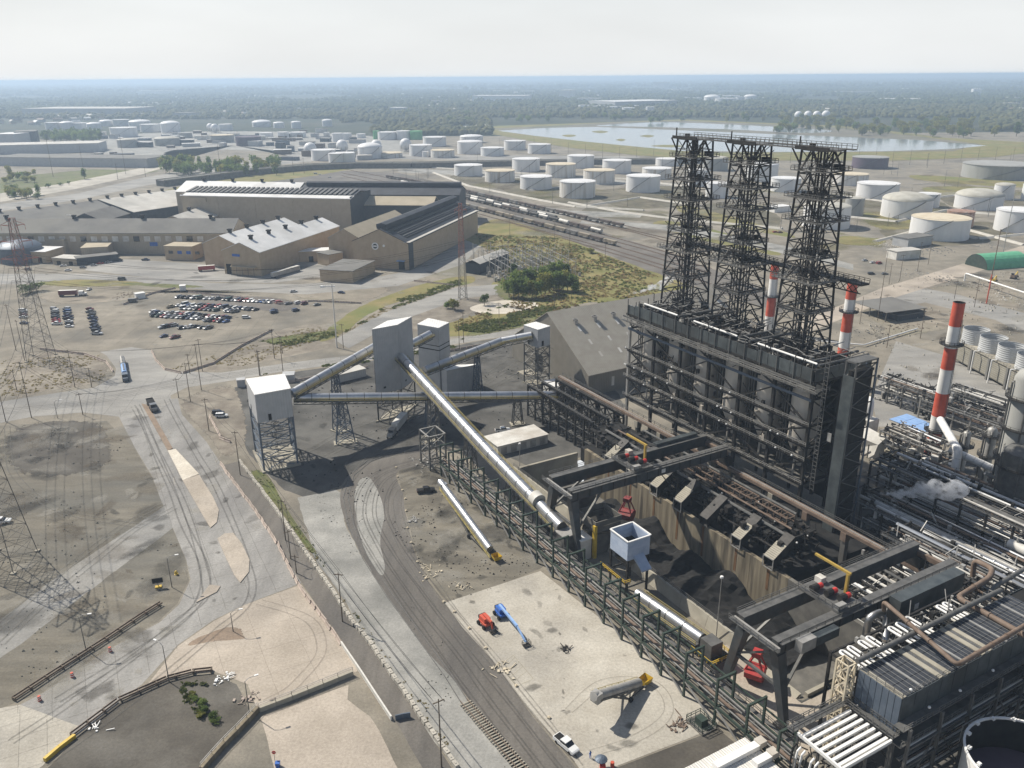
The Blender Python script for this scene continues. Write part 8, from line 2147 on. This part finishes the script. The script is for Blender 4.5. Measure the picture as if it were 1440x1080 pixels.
# overhead wires between poles and pylons
wmt = mat('cable',(.02,.02,.02),rough=.6)
def wire(a,c,sag,r_=.045):
 P = [Vector(a).lerp(Vector(c),t / 10) - Vector((0,0,sag * 4 * (t / 10) * (1 - t / 10))) for t in range(11)]
 o = MB().tube([p - P[0] for p in P],r_,4).build('overhead_wire',wmt,None,P[0]); tag(o,'thin dark overhead cable spanning between poles','cable','overhead cables')
def top(i,dx=0.0): o,h = PT[i]; return Vector(o.location) + Vector((dx,0,h - .4))
for i,j in ((1,2),(2,6),(6,7),(7,8),(8,9),(4,9),(0,4),(9,12),(12,14),(9,17),(17,16),(23,24),(24,25),(25,26),(26,27),(23,28),(28,29)):
 for dx in (-1,1): wire(top(i,dx),top(j,dx),1.2)
for z in (38,44,50):
 for s in (-6,6): wire(PYL[0] + Vector((s,0,z * .98)),PYL[1] + Vector((s,0,z)),9,.06); wire(PYL[1] + Vector((s,0,z)),PYL[2] + Vector((s * .4,0,z * .7)),12,.06)
# ------------------------------------------------------------------ trees, woods, suburb
def leafy(m,f=.55):
 """thin leaves let part of the sunlight through"""
 T = m.node_tree; N,L = T.nodes,T.links
 b = N['Principled BSDF']; t = N.new('ShaderNodeBsdfTranslucent'); x = N.new('ShaderNodeMixShader'); x.inputs[0].default_value = f
 L.new(b.inputs['Base Color'].links[0].from_socket,t.inputs[0]); L.new(b.outputs[0],x.inputs[1]); L.new(t.outputs[0],x.inputs[2]); L.new(x.outputs[0],N['Material Output'].inputs['Surface'])
 return m
def leafm(name,c,c2,c3): return leafy(mat(name,c,c2,.85,scale=.45,coords='object',c3=c3,scale2=.18,rnd_v=.35))
LEAF = [leafm('green foliage',(.125,.18,.042),(.20,.26,.07),(.085,.13,.032)),leafm('yellow green foliage',(.19,.20,.045),(.28,.27,.075),(.12,.155,.035)),leafm('dark foliage',(.085,.135,.036),(.14,.195,.055),(.06,.10,.028))]
def crown_mesh(seed,H,Rd,n,m):
 q = random.Random(seed); b = MB()
 lob = [(q.gauss(0,Rd * .38),q.gauss(0,Rd * .38),H * q.uniform(.35,.85),Rd * q.uniform(.45,.7)) for _ in range(9)]
 for i in range(n):
  x,y,z,s = q.choice(lob)
  d = Vector((q.gauss(0,1),q.gauss(0,1),q.gauss(0,1))).normalized() * s * (q.random() ** .35)
  p = Vector((x,y,z)) + Vector((d.x,d.y,d.z * 1.1))
  if p.z < H * .12: continue
  a = Vector((q.gauss(0,1),q.gauss(0,1),q.gauss(0,1))).normalized(); c = a.orthogonal().normalized(); e_ = q.uniform(.28,.62) * (.5 + Rd * .16)
  f = a.cross(c)
  b.add([p + c * e_,p + f * e_ * .8,p - c * e_,p - f * e_ * .8],[(0,1,2,3)])
 return b.mesh('crown',m)
def trunk_mesh(H,r_):
 b = MB().tube([(0,0,0),(.1,.05,H * .35),(0,0,H * .7)],r_,6,r2=r_ * .4)
 for a in (0,2.1,4.2): b.tube([(.05,0,H * .35),(H * .16 * _c(a),H * .16 * _s(a),H * .62)],r_ * .45,5,r2=r_ * .2)
 return b.mesh('trunk',M['wood'])
CR_ = {(k,m): crown_mesh(50 + 7 * k + m,8,2.6 if k < 2 else 3.4,520,LEAF[m]) for k in range(3) for m in range(3)}
TR_ = trunk_mesh(8,.2)
def tree(p,h,wd,m,label,group=None,kind='tree'):
 q = rnd
 o = thing('leafy_tree' if kind == 'tree' else 'shrub',label,kind,(p.x,p.y,0),q.uniform(0,6.28),group)
 o.scale = (wd,wd,h / 8)
 obj('crown',CR_[(q.randrange(3),m)],o); obj('trunk',TR_,o)
 return o
for i,(x,y,h,wd,m) in enumerate([(716,418,9,1.1,0),(722,420,9,1.0,0),(729,419,9.5,1.0,2),(735,420,9,1.0,0),(741,418,9,1.1,0),(748,421,8,.9,1),(754,420,8,1.0,2),(761,417,10,1.2,1),(767,414,9.5,1.0,1),(772,412,9,1.0,0),(778,408,10,1.2,0),(785,410,9,1.0,0),(792,409,9,1.0,1),(798,409,9,1.1,0),(805,411,8,1.0,2),(810,412,6,1.0,0),(724,407,9,1,0),(738,405,9,1,2),(752,404,9,1,0),(765,402,9,1.1,0),(776,398,9.5,1.1,0),(788,397,10,1.1,0),(798,396,9,1,2),(721,390,7,.8,2)]):
 tree(at(x,y),h * 1.4,wd * 1.35,m,'%s tree, %s from the left in the grove by the substation' % (['green','yellowish green','dark green'][m],ORD(i)),'trees of the grove by the substation')
for x,y,h,wd,m,lab in [(681,429,6.5,1.0,2,'dense dark green tree left of the white gravel'),(639,436,6.5,1.0,1,'yellow green tree by the slim pylon foot'),(630,434,4,.9,0,'small bush beside the yellow green tree'),(119,252,15,1.8,2,'round dark tree standing alone by the far road'),(68,264,6,1.1,0,'round bush beside the far road'),(86,261,4,.8,0,'small bush on the far road verge'),(97,259,4,.8,2,'second small bush on the far road verge'),(832,356,4,1.0,1,'pale tree between the rail tracks'),(42,411,5.5,1.8,2,'dark bush on the grass under the reddish pylon'),(1398,192,22,2.6,1,'yellowish tree near the right edge beyond the pond'),(1429,192,30,3.4,2,'large dark tree near the right edge beyond the pond')]:
 tree(at(x,y),h,wd,m,lab)
for i,(x,y,s,m) in enumerate([(275,985,1,0),(284,992,1.2,0),(290,1000,1.1,2),(298,1012,1.3,2),(270,978,.9,1),(305,1016,.9,0),(283,1006,1,1)]):
 tree(at(x,y),1.2 * s,.36 * s,m,'low shrub, %s in the tangle inside the dark triangular lot' % ORD(i),'shrubs in the dark triangular lot','shrub')
q = random.Random(21)
for i in range(80):
 x = q.uniform(228,392); y = 246 - abs(x - 310) * .03 + q.uniform(-12,3)
 tree(at(x,y),q.uniform(11,19),q.uniform(1.4,2.3),q.choice([0,0,2,1]),'green tree in the leafy belt behind the mill','trees of the belt behind the mill')
for i in range(24):
 x = q.uniform(0,62); y = q.choice([247,256,274,279]) + q.uniform(-3,3)
 tree(at(x,y),q.uniform(7,13),q.uniform(1.1,1.8),q.choice([0,1,1]),'yellowish tree on the verge at the far left','trees on the far left verge')
for i in range(46):
 x = q.uniform(62,142); y = 199 + q.uniform(-6,2)
 tree(at(x,y),q.uniform(14,22),q.uniform(2,3),q.choice([0,2,2]),'tree of the small wood before the left tanks','trees of the small wood')
for i in range(110):
 x = q.uniform(1090,1370); y = 186 + (x - 1090) * .025 + q.uniform(-20,2)
 tree(at(x,y),q.uniform(14,24),q.uniform(2,3.4),q.choice([0,1,1,1]),'autumn tinged tree of the wood right behind the pond','trees of the wood behind the pond')
for i in range(60):
 x = q.uniform(560,1090); y = 168 + q.uniform(-8,6)
 tree(at(x,y),q.uniform(14,22),q.uniform(2,3.2),q.choice([0,0,1,2]),'tree of the long belt before the far pond','trees of the long belt')
# shrubs and weeds: nobody could count them
def scatter(name,label,polys,n,h,m,seed,big=1.0):
 q = random.Random(seed); b = MB()
 for pts in polys:
  P = [at(*p) for p in pts]
  x0,x1,y0,y1 = min(p.x for p in P),max(p.x for p in P),min(p.y for p in P),max(p.y for p in P)
  k = 0; n_ = min(n,int((x1 - x0) * (y1 - y0) * .12 / big))
  for _ in range(n_ * 6):
   if k >= n_: break
   x,y = q.uniform(x0,x1),q.uniform(y0,y1)
   ins = False
   for i in range(len(P)):
    a,c = P[i],P[i - 1]
    if (a.y > y) != (c.y > y) and x < (c.x - a.x) * (y - a.y) / (c.y - a.y) + a.x: ins = not ins
   if not ins or mnz.noise((x * .06,y * .06,seed)) < -.12: continue
   k += 1
   for _j in range(4):
    a = q.uniform(0,6.28); s = big * q.uniform(.3,1.0); hh = h * q.uniform(.5,1.3); px,py = x + q.gauss(0,.5 * big),y + q.gauss(0,.5 * big)
    b.add([(px - s * _c(a),py - s * _s(a),.05),(px + s * _c(a),py + s * _s(a),.05),(px + s * .7 * _c(a) - hh * _s(a),py + s * .7 * _s(a) + hh * _c(a),hh),(px - s * .7 * _c(a) - hh * _s(a),py - s * .7 * _s(a) + hh * _c(a),hh * .8)],[(0,1,2,3)])
 o = b.build(name,m); o['kind'] = 'stuff'; o['label'] = label
 return o
WD = [leafm('green weed leaves',(.10,.125,.03),(.15,.165,.05),(.08,.10,.03)),leafy(mat('dry straw',(.27,.22,.09),(.34,.28,.13),.9,scale=.4)),leafy(mat('brown weeds',(.20,.14,.07),(.27,.19,.09),.9,scale=.4))]
FLD = [(668,330),(780,334),(850,360),(925,388),(960,440),(830,425),(745,455),(640,470),(640,452),(720,425),(700,380)]
scatter('field_grass','dry straw coloured tufts in the field',[FLD],1800,.6,WD[1],1)
scatter('field_weeds','green weed tufts in the field',[FLD,[(650,455),(790,428),(760,450),(650,478)]],900,.9,WD[0],2)
scatter('field_weeds','brown weeds in the field',[FLD],700,.8,WD[2],3)
scatter('verge_weeds','weeds along the concrete block row',[[(341,656),(370,662),(400,705),(430,750),(470,810),(500,860),(530,900),(524,905),(490,850),(440,780),(370,690)]],260,.22,WD[0],4,.32)
scatter('verge_weeds','straw weeds along the concrete block row',[[(370,690),(400,705),(440,770),(490,850),(600,990),(640,1060),(620,1050),(560,960),(480,845)]],420,.22,WD[1],5,.32)
scatter('verge_weeds','weeds along the road verges',[[(365,480),(470,466),(473,474),(400,487)],[(480,470),(560,420),(650,392),(650,400),(560,432)],[(345,530),(520,505),(640,486),(640,489),(520,509)]],380,.6,WD[0],6)
scatter('verge_weeds','straw tufts on the lots',[[(480,470),(560,420),(650,392),(650,400),(560,432)],[(232,520),(345,488),(440,456),(470,470),(330,520)],[(0,505),(140,500),(150,535),(0,560)]],350,.3,WD[1],7,.6)
scatter('lot_weeds','weeds inside the dark triangular lot',[[(250,960),(330,962),(345,1000),(310,1040),(260,990)]],200,.4,WD[0],8,.5)
# rubble and stones strewn over the yards
def stones(name,label,pts,n,s0,s1,m,seed):
 q = random.Random(seed); b = MB(); P = [at(*p) for p in pts]
 x0,x1,y0,y1 = min(p.x for p in P),max(p.x for p in P),min(p.y for p in P),max(p.y for p in P); k = 0
 while k < n:
  x,y = q.uniform(x0,x1),q.uniform(y0,y1); ins = False
  for i in range(len(P)):
   a,c = P[i],P[i - 1]
   if (a.y > y) != (c.y > y) and x < (c.x - a.x) * (y - a.y) / (c.y - a.y) + a.x: ins = not ins
  k += 1
  if not ins or mnz.noise((x * .05,y * .05,seed)) < 0: continue
  s = q.uniform(s0,s1) * q.uniform(.5,1.2)
  b.add([(x + s,y,.05),(x - s * .5,y + s * .8,.05),(x - s * .6,y - s * .7,.05),(x,y,.05 + s * .9)],[(0,1,3),(1,2,3),(2,0,3)])
 o = b.build(name,m); o['kind'] = 'stuff'; o['label'] = label
stones('rubble','pale stones strewn over the left gravel lot',[(-20,610),(160,600),(230,720),(262,800),(240,860),(-20,990)],1500,.12,.45,M['conc'],1)
stones('rubble','dark coke lumps strewn over the coke yard',[(430,700),(500,660),(740,660),(800,780),(640,850),(580,780),(480,690)],1400,.12,.4,M['coke'],2)
stones('rubble','pale stones strewn along the haul road shoulder',[(430,700),(500,690),(620,900),(740,1080),(640,1080),(520,900)],1500,.1,.3,M['conc'],3)
stones('rubble','dark coke lumps under the conveyors',[(340,560),(740,480),(780,620),(600,620),(430,690)],1200,.2,.6,M['coke'],4)
stones('rubble','stones on the right hand dirt yards',[(1200,400),(1440,380),(1440,470),(1250,560)],1500,.3,.9,M['conc'],5)
# distant wood: crowns too far and too many to count, merged
def woods(name,label,n,y0,y1,hw,s0,s1,m,seed,dens,keep=None):
 rg = np.random.default_rng(seed)
 ico = [(0,0,1),(.89,0,.45),(.28,.85,.45),(-.72,.53,.45),(-.72,-.53,.45),(.28,-.85,.45),(.72,.53,-.45),(-.28,.85,-.45),(-.89,0,-.45),(-.28,-.85,-.45),(.72,-.53,-.45)]
 fc_ = [(0,1,2),(0,2,3),(0,3,4),(0,4,5),(0,5,1),(1,6,2),(2,7,3),(3,8,4),(4,9,5),(5,10,1),(2,6,7),(3,7,8),(4,8,9),(5,9,10),(1,10,6)]
 V,F = [],[]
 base = np.array(ico)
 k = 0; tries = 0
 while k < n and tries < n * 6:
  tries += 1
  y = y0 + (y1 - y0) * rg.random() ** 1.25
  x = (rg.random() * 2 - 1) * y * hw
  px,py,_d = proj((x,y,0))
  if keep and not keep(px,py): continue
  if mnz.noise((x * dens,y * dens * .45,seed)) + .5 * mnz.noise((x * dens * 4,y * dens * 2,seed)) < -.42: continue
  s = rg.uniform(s0,s1); v = base * (s * rg.uniform(.8,1.25),s * rg.uniform(.8,1.25),s * rg.uniform(.6,1.1)); v = v * rg.uniform(.75,1.2,(11,1)); v = v + (x,y,s * .6)
  V.append(v); F.append(np.array(fc_) + 11 * k); k += 1
 me = bpy.data.meshes.new(name); vv = np.concatenate(V); ff = np.concatenate(F)
 me.vertices.add(len(vv)); me.vertices.foreach_set('co',vv.astype(np.float32).ravel())
 me.loops.add(ff.size); me.loops.foreach_set('vertex_index',ff.astype(np.int32).ravel())
 me.polygons.add(len(ff)); me.polygons.foreach_set('loop_start',np.arange(0,ff.size,3,dtype=np.int32))
 me.update(calc_edges=True); me.materials.append(m); me.validate()
 o = obj(name,me); o['kind'] = 'stuff'; o['label'] = label
 return o
FW_ = mat('far foliage',(.022,.038,.014),(.07,.085,.030),.9,scale=.012,c3=(.035,.05,.02),scale2=.05,det=3)
FW2 = mat('far autumn foliage',(.045,.055,.018),(.10,.095,.032),.9,scale=.012,c3=(.035,.05,.02),scale2=.05,det=3)
def keep_n(px,py):
 if px > 690 and 166 < py < 212 + 0 and not (px > 1380 and py < 200): return False
 if px < 480 and py > 168: return False
 return True
woods('near_woods','green and yellowish woods beyond the ponds and tanks',15000,1980,4200,.72,5,11,FW2,3,.0013,keep_n)
woods('far_woods','dark wooded suburb reaching into the haze',20000,3600,9000,.70,7,15,FW_,5,.0009)
woods('horizon_woods','dark woods along the horizon',12000,8500,26000,.68,14,30,FW_,7,.0004)
# suburb houses: the largest ones one by one
hm_ = [MB().box(-5,5,-4,4,0,5).mesh('wall',mm) for mm in (M['dirtywhite'],M['rooftan'],M['clad'])]
hr2 = [MB().extr([(-4.6,4.9),(4.6,4.9),(0,8)],'x',-5.5,5.5).mesh('roof',mm) for mm in (M['roofgrey'],M['rooflight'],M['roofwhite'],M['rustpipe'])]
q = random.Random(99); cnt = 0
while cnt < 280:
 y = 2500 + 5200 * q.random() ** 1.3; x = q.uniform(-.68,.68) * y
 px,py,_d = proj((x,y,0))
 if py > 158 and px > 520: continue
 if mnz.noise((x * .0011,y * .0006,4)) < -.05 + (.18 if px > 700 else 0): continue
 o = thing('suburb_house','small pale suburban house among the distant trees','house',(x,y,0),q.uniform(0,3.1),'suburban houses among the distant trees')
 o.scale = (q.uniform(1.2,3.2),q.uniform(1.1,1.8),q.uniform(1.2,1.7))
 obj('wall',q.choice(hm_),o); obj('roof',q.choice(hr2),o); cnt += 1
q = random.Random(8)
for i in range(34):
 y = q.uniform(2300,8000); x = q.uniform(-.62,.62) * y; px,py,_d = proj((x,y,0))
 if py > 160 and px > 560: continue
 L,D_,h = q.uniform(40,150),q.uniform(30,70),q.uniform(9,20)
 o = thing('far_warehouse','flat pale warehouse scattered among the hazy woods','warehouse',(x,y,0),q.uniform(-.5,.5),'pale warehouses in the hazy distance')
 MB().box(-L / 2,L / 2,-D_ / 2,D_ / 2,0,h).build('wall',M[q.choice(['clad','dirtywhite'])],o); MB().box(-L / 2 - .6,L / 2 + .6,-D_ / 2 - .6,D_ / 2 + .6,h + .01,h + .9).build('roof',M[q.choice(['roofwhite','rooflight','roofgrey'])],o)
# low works between the warehouse and the tanks at far left
for i in range(110):
 x = q.uniform(120,520); y = q.uniform(186,226)
 if 225 < x < 395 and y > 208: continue
 p = at(x,y); L,D_,h = q.uniform(8,34),q.uniform(8,20),q.uniform(4,10)
 o = thing('yard_shed','low shed or container in the busy yard before the far left tanks','shed',(p.x,p.y,0),q.uniform(-.4,.4),'low sheds in the busy far yard')
 MB().box(-L / 2,L / 2,-D_ / 2,D_ / 2,0,h).build('wall',M[q.choice(['clad','darkwall','bluegrey','dirtywhite','rustpipe'])],o); MB().box(-L / 2 - .3,L / 2 + .3,-D_ / 2 - .3,D_ / 2 + .3,h + .01,h + .4).build('roof',M[q.choice(['roofgrey','rooflight','roofwhite','roofdark'])],o)
def faint(m,op=.42):
 if m.name + 'f' not in FADE: FADE[m.name + 'f'] = fading(m,op)
 return FADE[m.name + 'f']
def blots(name,label,polys,n,r0,r1,m,seed,rank=8.5):
 """stains and dust blown over the ground: ragged patches that wear out at the rim"""
 q = random.Random(seed); b = MB(); cov = []
 fm = faint(m)
 for pts in polys:
  P = [at(*p) for p in pts]; x0,x1,y0,y1 = min(p.x for p in P),max(p.x for p in P),min(p.y for p in P),max(p.y for p in P); k = t = 0
  while k < n and t < n * 9:
   t += 1; x,y = q.uniform(x0,x1),q.uniform(y0,y1)
   if not inside(P,x,y): continue
   k += 1; s = r0 + (r1 - r0) * q.random() ** 2; st,an = q.uniform(1,2.6),q.uniform(0,3.1)
   rim = [s * q.uniform(.7,1.3) for _ in range(10)]; vs = [(x,y,0)]
   for f in (.45,1):
    for j in range(10):
     a = j * .6283; ex,ey = rim[j] * f * _c(a) * st,rim[j] * f * _s(a); vs.append((x + ex * _c(an) - ey * _s(an),y + ex * _s(an) + ey * _c(an),0))
   b.add(vs,[(0,1 + j,1 + (j + 1) % 10) for j in range(10)] + [(1 + j,11 + j,11 + (j + 1) % 10,1 + (j + 1) % 10) for j in range(10)])
   c_ = q.uniform(.45,.8); cov += [c_] * 11 + [0.0] * 10
 o = b.build(name,fm); o.data.attributes.new('cover','FLOAT','POINT').data.foreach_set('value',cov)
 o['kind'] = 'stuff'; o['label'] = label; SHEETS.append((rank,len(SHEETS),o))
def inside(P,x,y):
 r_ = False
 for i in range(len(P)):
  a,c = P[i],P[i - 1]
  if (a.y > y) != (c.y > y) and x < (c.x - a.x) * (y - a.y) / (c.y - a.y) + a.x: r_ = not r_
 return r_
def strip(b,P,w_):
 vs = []
 for i,p in enumerate(P):
  d = (P[min(i + 1,len(P) - 1)] - P[max(i - 1,0)]).normalized(); nr = Vector((-d.y,d.x,0)) * w_ / 2
  vs += [p - nr,p + nr]
 b.add([(v.x,v.y,0) for v in vs],[(2 * i,2 * i + 2,2 * i + 3,2 * i + 1) for i in range(len(P) - 1)])
def lay(b,name,label,m,rank=9):
 o = b.build(name,faint(m,.38)); o.data.attributes.new('cover','FLOAT','POINT').data.foreach_set('value',[.66] * len(o.data.vertices))
 o['kind'] = 'stuff'; o['label'] = label; SHEETS.append((rank,len(SHEETS),o)); return o
def joints(label,pts,ang,sp,w_,m):
 P = [at(*p) for p in pts]; b = MB(); c0 = sum(P,Vector()) / len(P)
 for a in (ang,ang + math.pi / 2):
  d,nr = Vector((_c(a),_s(a),0)),Vector((-_s(a),_c(a),0))
  for k in range(-40,41):
   run = []
   for j in range(-160,161):
    p = c0 + nr * (k * sp) + d * (j * 1.5)
    if inside(P,p.x,p.y): run.append(p + nr * (.12 * mnz.noise((p.x * .3,p.y * .3,k))))
    else:
     if len(run) > 2: strip(b,run,w_)
     run = []
   if len(run) > 2: strip(b,run,w_)
 lay(b,'slab_joints',label,m)
JM = mat('joint filler',(.15,.14,.12),(.27,.25,.215),.95,scale=.3); TT = mat('tan tyre dust',(.24,.21,.175),(.36,.315,.26),.95,scale=.1); PT_ = mat('pad tyre dust',(.26,.24,.20),(.38,.355,.30),.95,scale=.1)
joints('joints between the slabs of the curving road',[(165,575),(240,560),(290,622),(340,693),(400,786),(420,822),(345,848),(300,870),(200,960),(110,1030),(10,1000),(150,915),(252,852),(262,788),(225,700),(190,630)],R_(-62),6.5,.14,JM)
joints('joints between the slabs of the plant road',[(2,568),(133,547),(235,524),(400,513),(630,480),(738,464),(630,484),(400,520),(255,545),(240,558),(170,584),(45,584),(2,592)],R_(9),7,.16,JM)
joints('joints between the slabs of the parking lot',[(25,436),(165,432),(255,408),(436,432),(380,468),(262,518),(190,486),(62,486)],R_(4),9,.2,JM)
joints('joints of the tan aprons',[(345,852),(422,824),(500,943),(362,996),(346,960),(225,950)],R_(28),9,.10,TT)
joints('cracks of the pale corner slabs',[(-30,1005),(28,993),(106,1022),(60,1076),(-30,1098)],R_(28),5,.14,JM)
def tyre(label,pts,offs,w_,m):
 P = crom([tuple(at(*p)) for p in pts] + [tuple(at(*p)) for p in pts[::-1]],8)[:8 * (len(pts) - 1) + 1]; b = MB()
 for k,of in enumerate(offs):
  Q = []
  for i,p in enumerate(P):
   d = (P[min(i + 1,len(P) - 1)] - P[max(i - 1,0)]).normalized(); Q.append(p + Vector((-d.y,d.x,0)) * (of + .5 * mnz.noise((i * .13,k * 3.1,0))))
  strip(b,Q,w_)
 lay(b,'tyre_marks',label,m)
TD,TL = mat('dark tyre dust',(.09,.086,.078),(.15,.144,.132),.95,scale=.12),mat('pale dust track',(.215,.205,.18),(.15,.145,.125),.95,scale=.12)
HD = mat('haul track',(.085,.08,.072),(.12,.11,.10),.95,scale=.25)
tyre('dark tyre tracks along the haul road',[(605,650),(540,672),(520,720),(545,775),(590,840),(640,905),(700,985),(780,1085)],(-5,-4.2,-2.1,-1.2,1,1.9,4.6,5.5),.38,HD)
tyre('pale tyre tracks along the haul road',[(600,668),(556,690),(552,730),(575,785),(615,845),(660,905),(730,990),(800,1085)],(-1.2,.9,3.2),.3,TL)
tyre('tyre marks down the curving road',[(215,565),(232,600),(258,650),(285,700),(318,790),(322,840),(280,880),(220,930),(120,1005),(40,1060)],(-7,-5.2,4.5,6.3),.45,TD)
tyre('tyre marks on the left lane of the curving road',[(190,575),(215,625),(240,685),(262,745),(288,800),(280,845),(240,885),(170,930),(80,985)],(-1,1),.5,TD)
tyre('long tyre marks on the plant road',[(0,580),(130,565),(250,540),(400,517),(630,481),(740,464)],(-2.6,-.8,1.4,3.1),.45,TD)
tyre('tyre arcs on the pad',[(830,1060),(890,1040),(940,1000),(915,960),(850,960),(800,1000)],(-1,.9),.25,PT_)
tyre('tyre arcs on the tan apron',[(360,850),(430,875),(445,915),(410,960),(370,985)],(0,2.2),.35,TT)
tyre('pale ruts over the left gravel lot',[(-10,905),(90,815),(180,745),(240,712)],(-3,-1.2,2.2,4),.5,TL)
tyre('curving ruts on the dark lot',[(10,600),(12,640),(30,680),(90,720),(200,740)],(-1,1),.4,TL)
tyre('tracks under the conveyors',[(480,690),(520,640),(600,590),(680,540),(740,500)],(-2.2,0,5),.6,TL)
tyre('tracks in the coke yard towards the barn',[(440,640),(520,600),(640,560),(720,520)],(-6,-4,3,5),.7,TL)
b = MB()
hq = [at(703,935),at(722,922),at(750,955),at(726,966)]
for i in range(4): strip(b,[hq[i],hq[(i + 1) % 4]],.16)
for t in (.2,.4,.6,.8): strip(b,[hq[0].lerp(hq[3],t),hq[1].lerp(hq[2],t - .12)],.14)
lay(b,'painted_marking','faded yellow hatched box painted at the pad edge',G['paint'])
b = MB()
for a,c in (((236,603),(240,610)),((244,672),(246,682)),((312,640),(303,650)),((225,603),(238,600)),((223,668),(245,664))): strip(b,[at(*a),at(*c)],.3)
lay(b,'painted_marking','worn stop lines on the curving road',G['white_gravel'])
LOT = [(-20,610),(150,594),(190,634),(226,704),(262,790),(264,815),(222,872),(60,970),(-20,1000)]
PADP = [(632,850),(760,808),(870,893),(1005,1014),(850,1080),(800,1056),(692,926)]
RDP = [(170,575),(240,560),(300,640),(400,786),(420,822),(300,868),(110,1028),(10,1000),(150,915),(262,788),(190,630)]
CYP = [(340,560),(740,480),(800,600),(600,622),(484,690),(420,700),(350,640)]
YD2 = [(565,665),(610,645),(700,705),(780,765),(640,845),(584,775)]
ML = [(0,385),(300,378),(520,392),(640,360),(640,400),(470,470),(300,505),(150,480),(20,440)]
FARR = [(560,300),(930,380),(1440,340),(1440,240),(960,262),(560,236)]
RY = [(1200,480),(1240,410),(1440,370),(1440,470),(1260,560)]
B_D,B_P,B_B = mat('soot stain',(.05,.048,.043),(.075,.072,.065),.95,scale=.8),mat('pale dust',(.34,.32,.275),(.42,.395,.34),.95,scale=.8),mat('brown dirt stain',(.13,.105,.075),(.18,.15,.11),.95,scale=.8)
blots('stains','dark stains and coke dust on the lots and roads',[LOT,CYP,YD2,ML,RY],34,1.2,7,B_D,1)
blots('stains','dark oil stains on the concrete pad',[PADP],40,.25,1.6,B_D,2)
blots('stains','dark stains on the curving road',[RDP],30,.6,4,G['dark'],3)
blots('dust_patches','pale dust blown over the lots',[LOT,YD2,ML,RY],40,1,7,B_P,4,8.4)
blots('dust_patches','pale worn patches on the curving road',[RDP],26,.5,3,B_P,5,8.4)
blots('dirt_patches','brown dirt patches over the yards',[LOT,ML,RY],35,1,9,B_B,6,8.3)
blots('dirt_patches','brown dirt patches in the tank farm and rail yard',[FARR],120,5,30,B_B,7,8.3)
blots('weed_patches','olive weed patches in the tank farm and by the rails',[FARR],90,5,24,G['grass'],8,8.35)
blots('dust_patches','pale gravel patches in the tank farm',[FARR],80,5,26,B_P,9,8.25)
# lay every ground sheet in its own layer, 4 mm above the one below
laid = []
for z,k,o in sorted(SHEETS,key=lambda t: (t[0],t[1])):
 xs,ys = [v.co.x for v in o.data.vertices],[v.co.y for v in o.data.vertices]
 bb = (min(xs),max(xs),min(ys),max(ys))
 lv = 1 + max([l for l,c in laid if c[0] < bb[1] and bb[0] < c[1] and c[2] < bb[3] and bb[2] < c[3]] or [0])
 laid.append((lv,bb)); o.location.z = (.004 if bb[2] < 1200 else .02) * lv + (.1 if bb[2] > 1200 else 0)
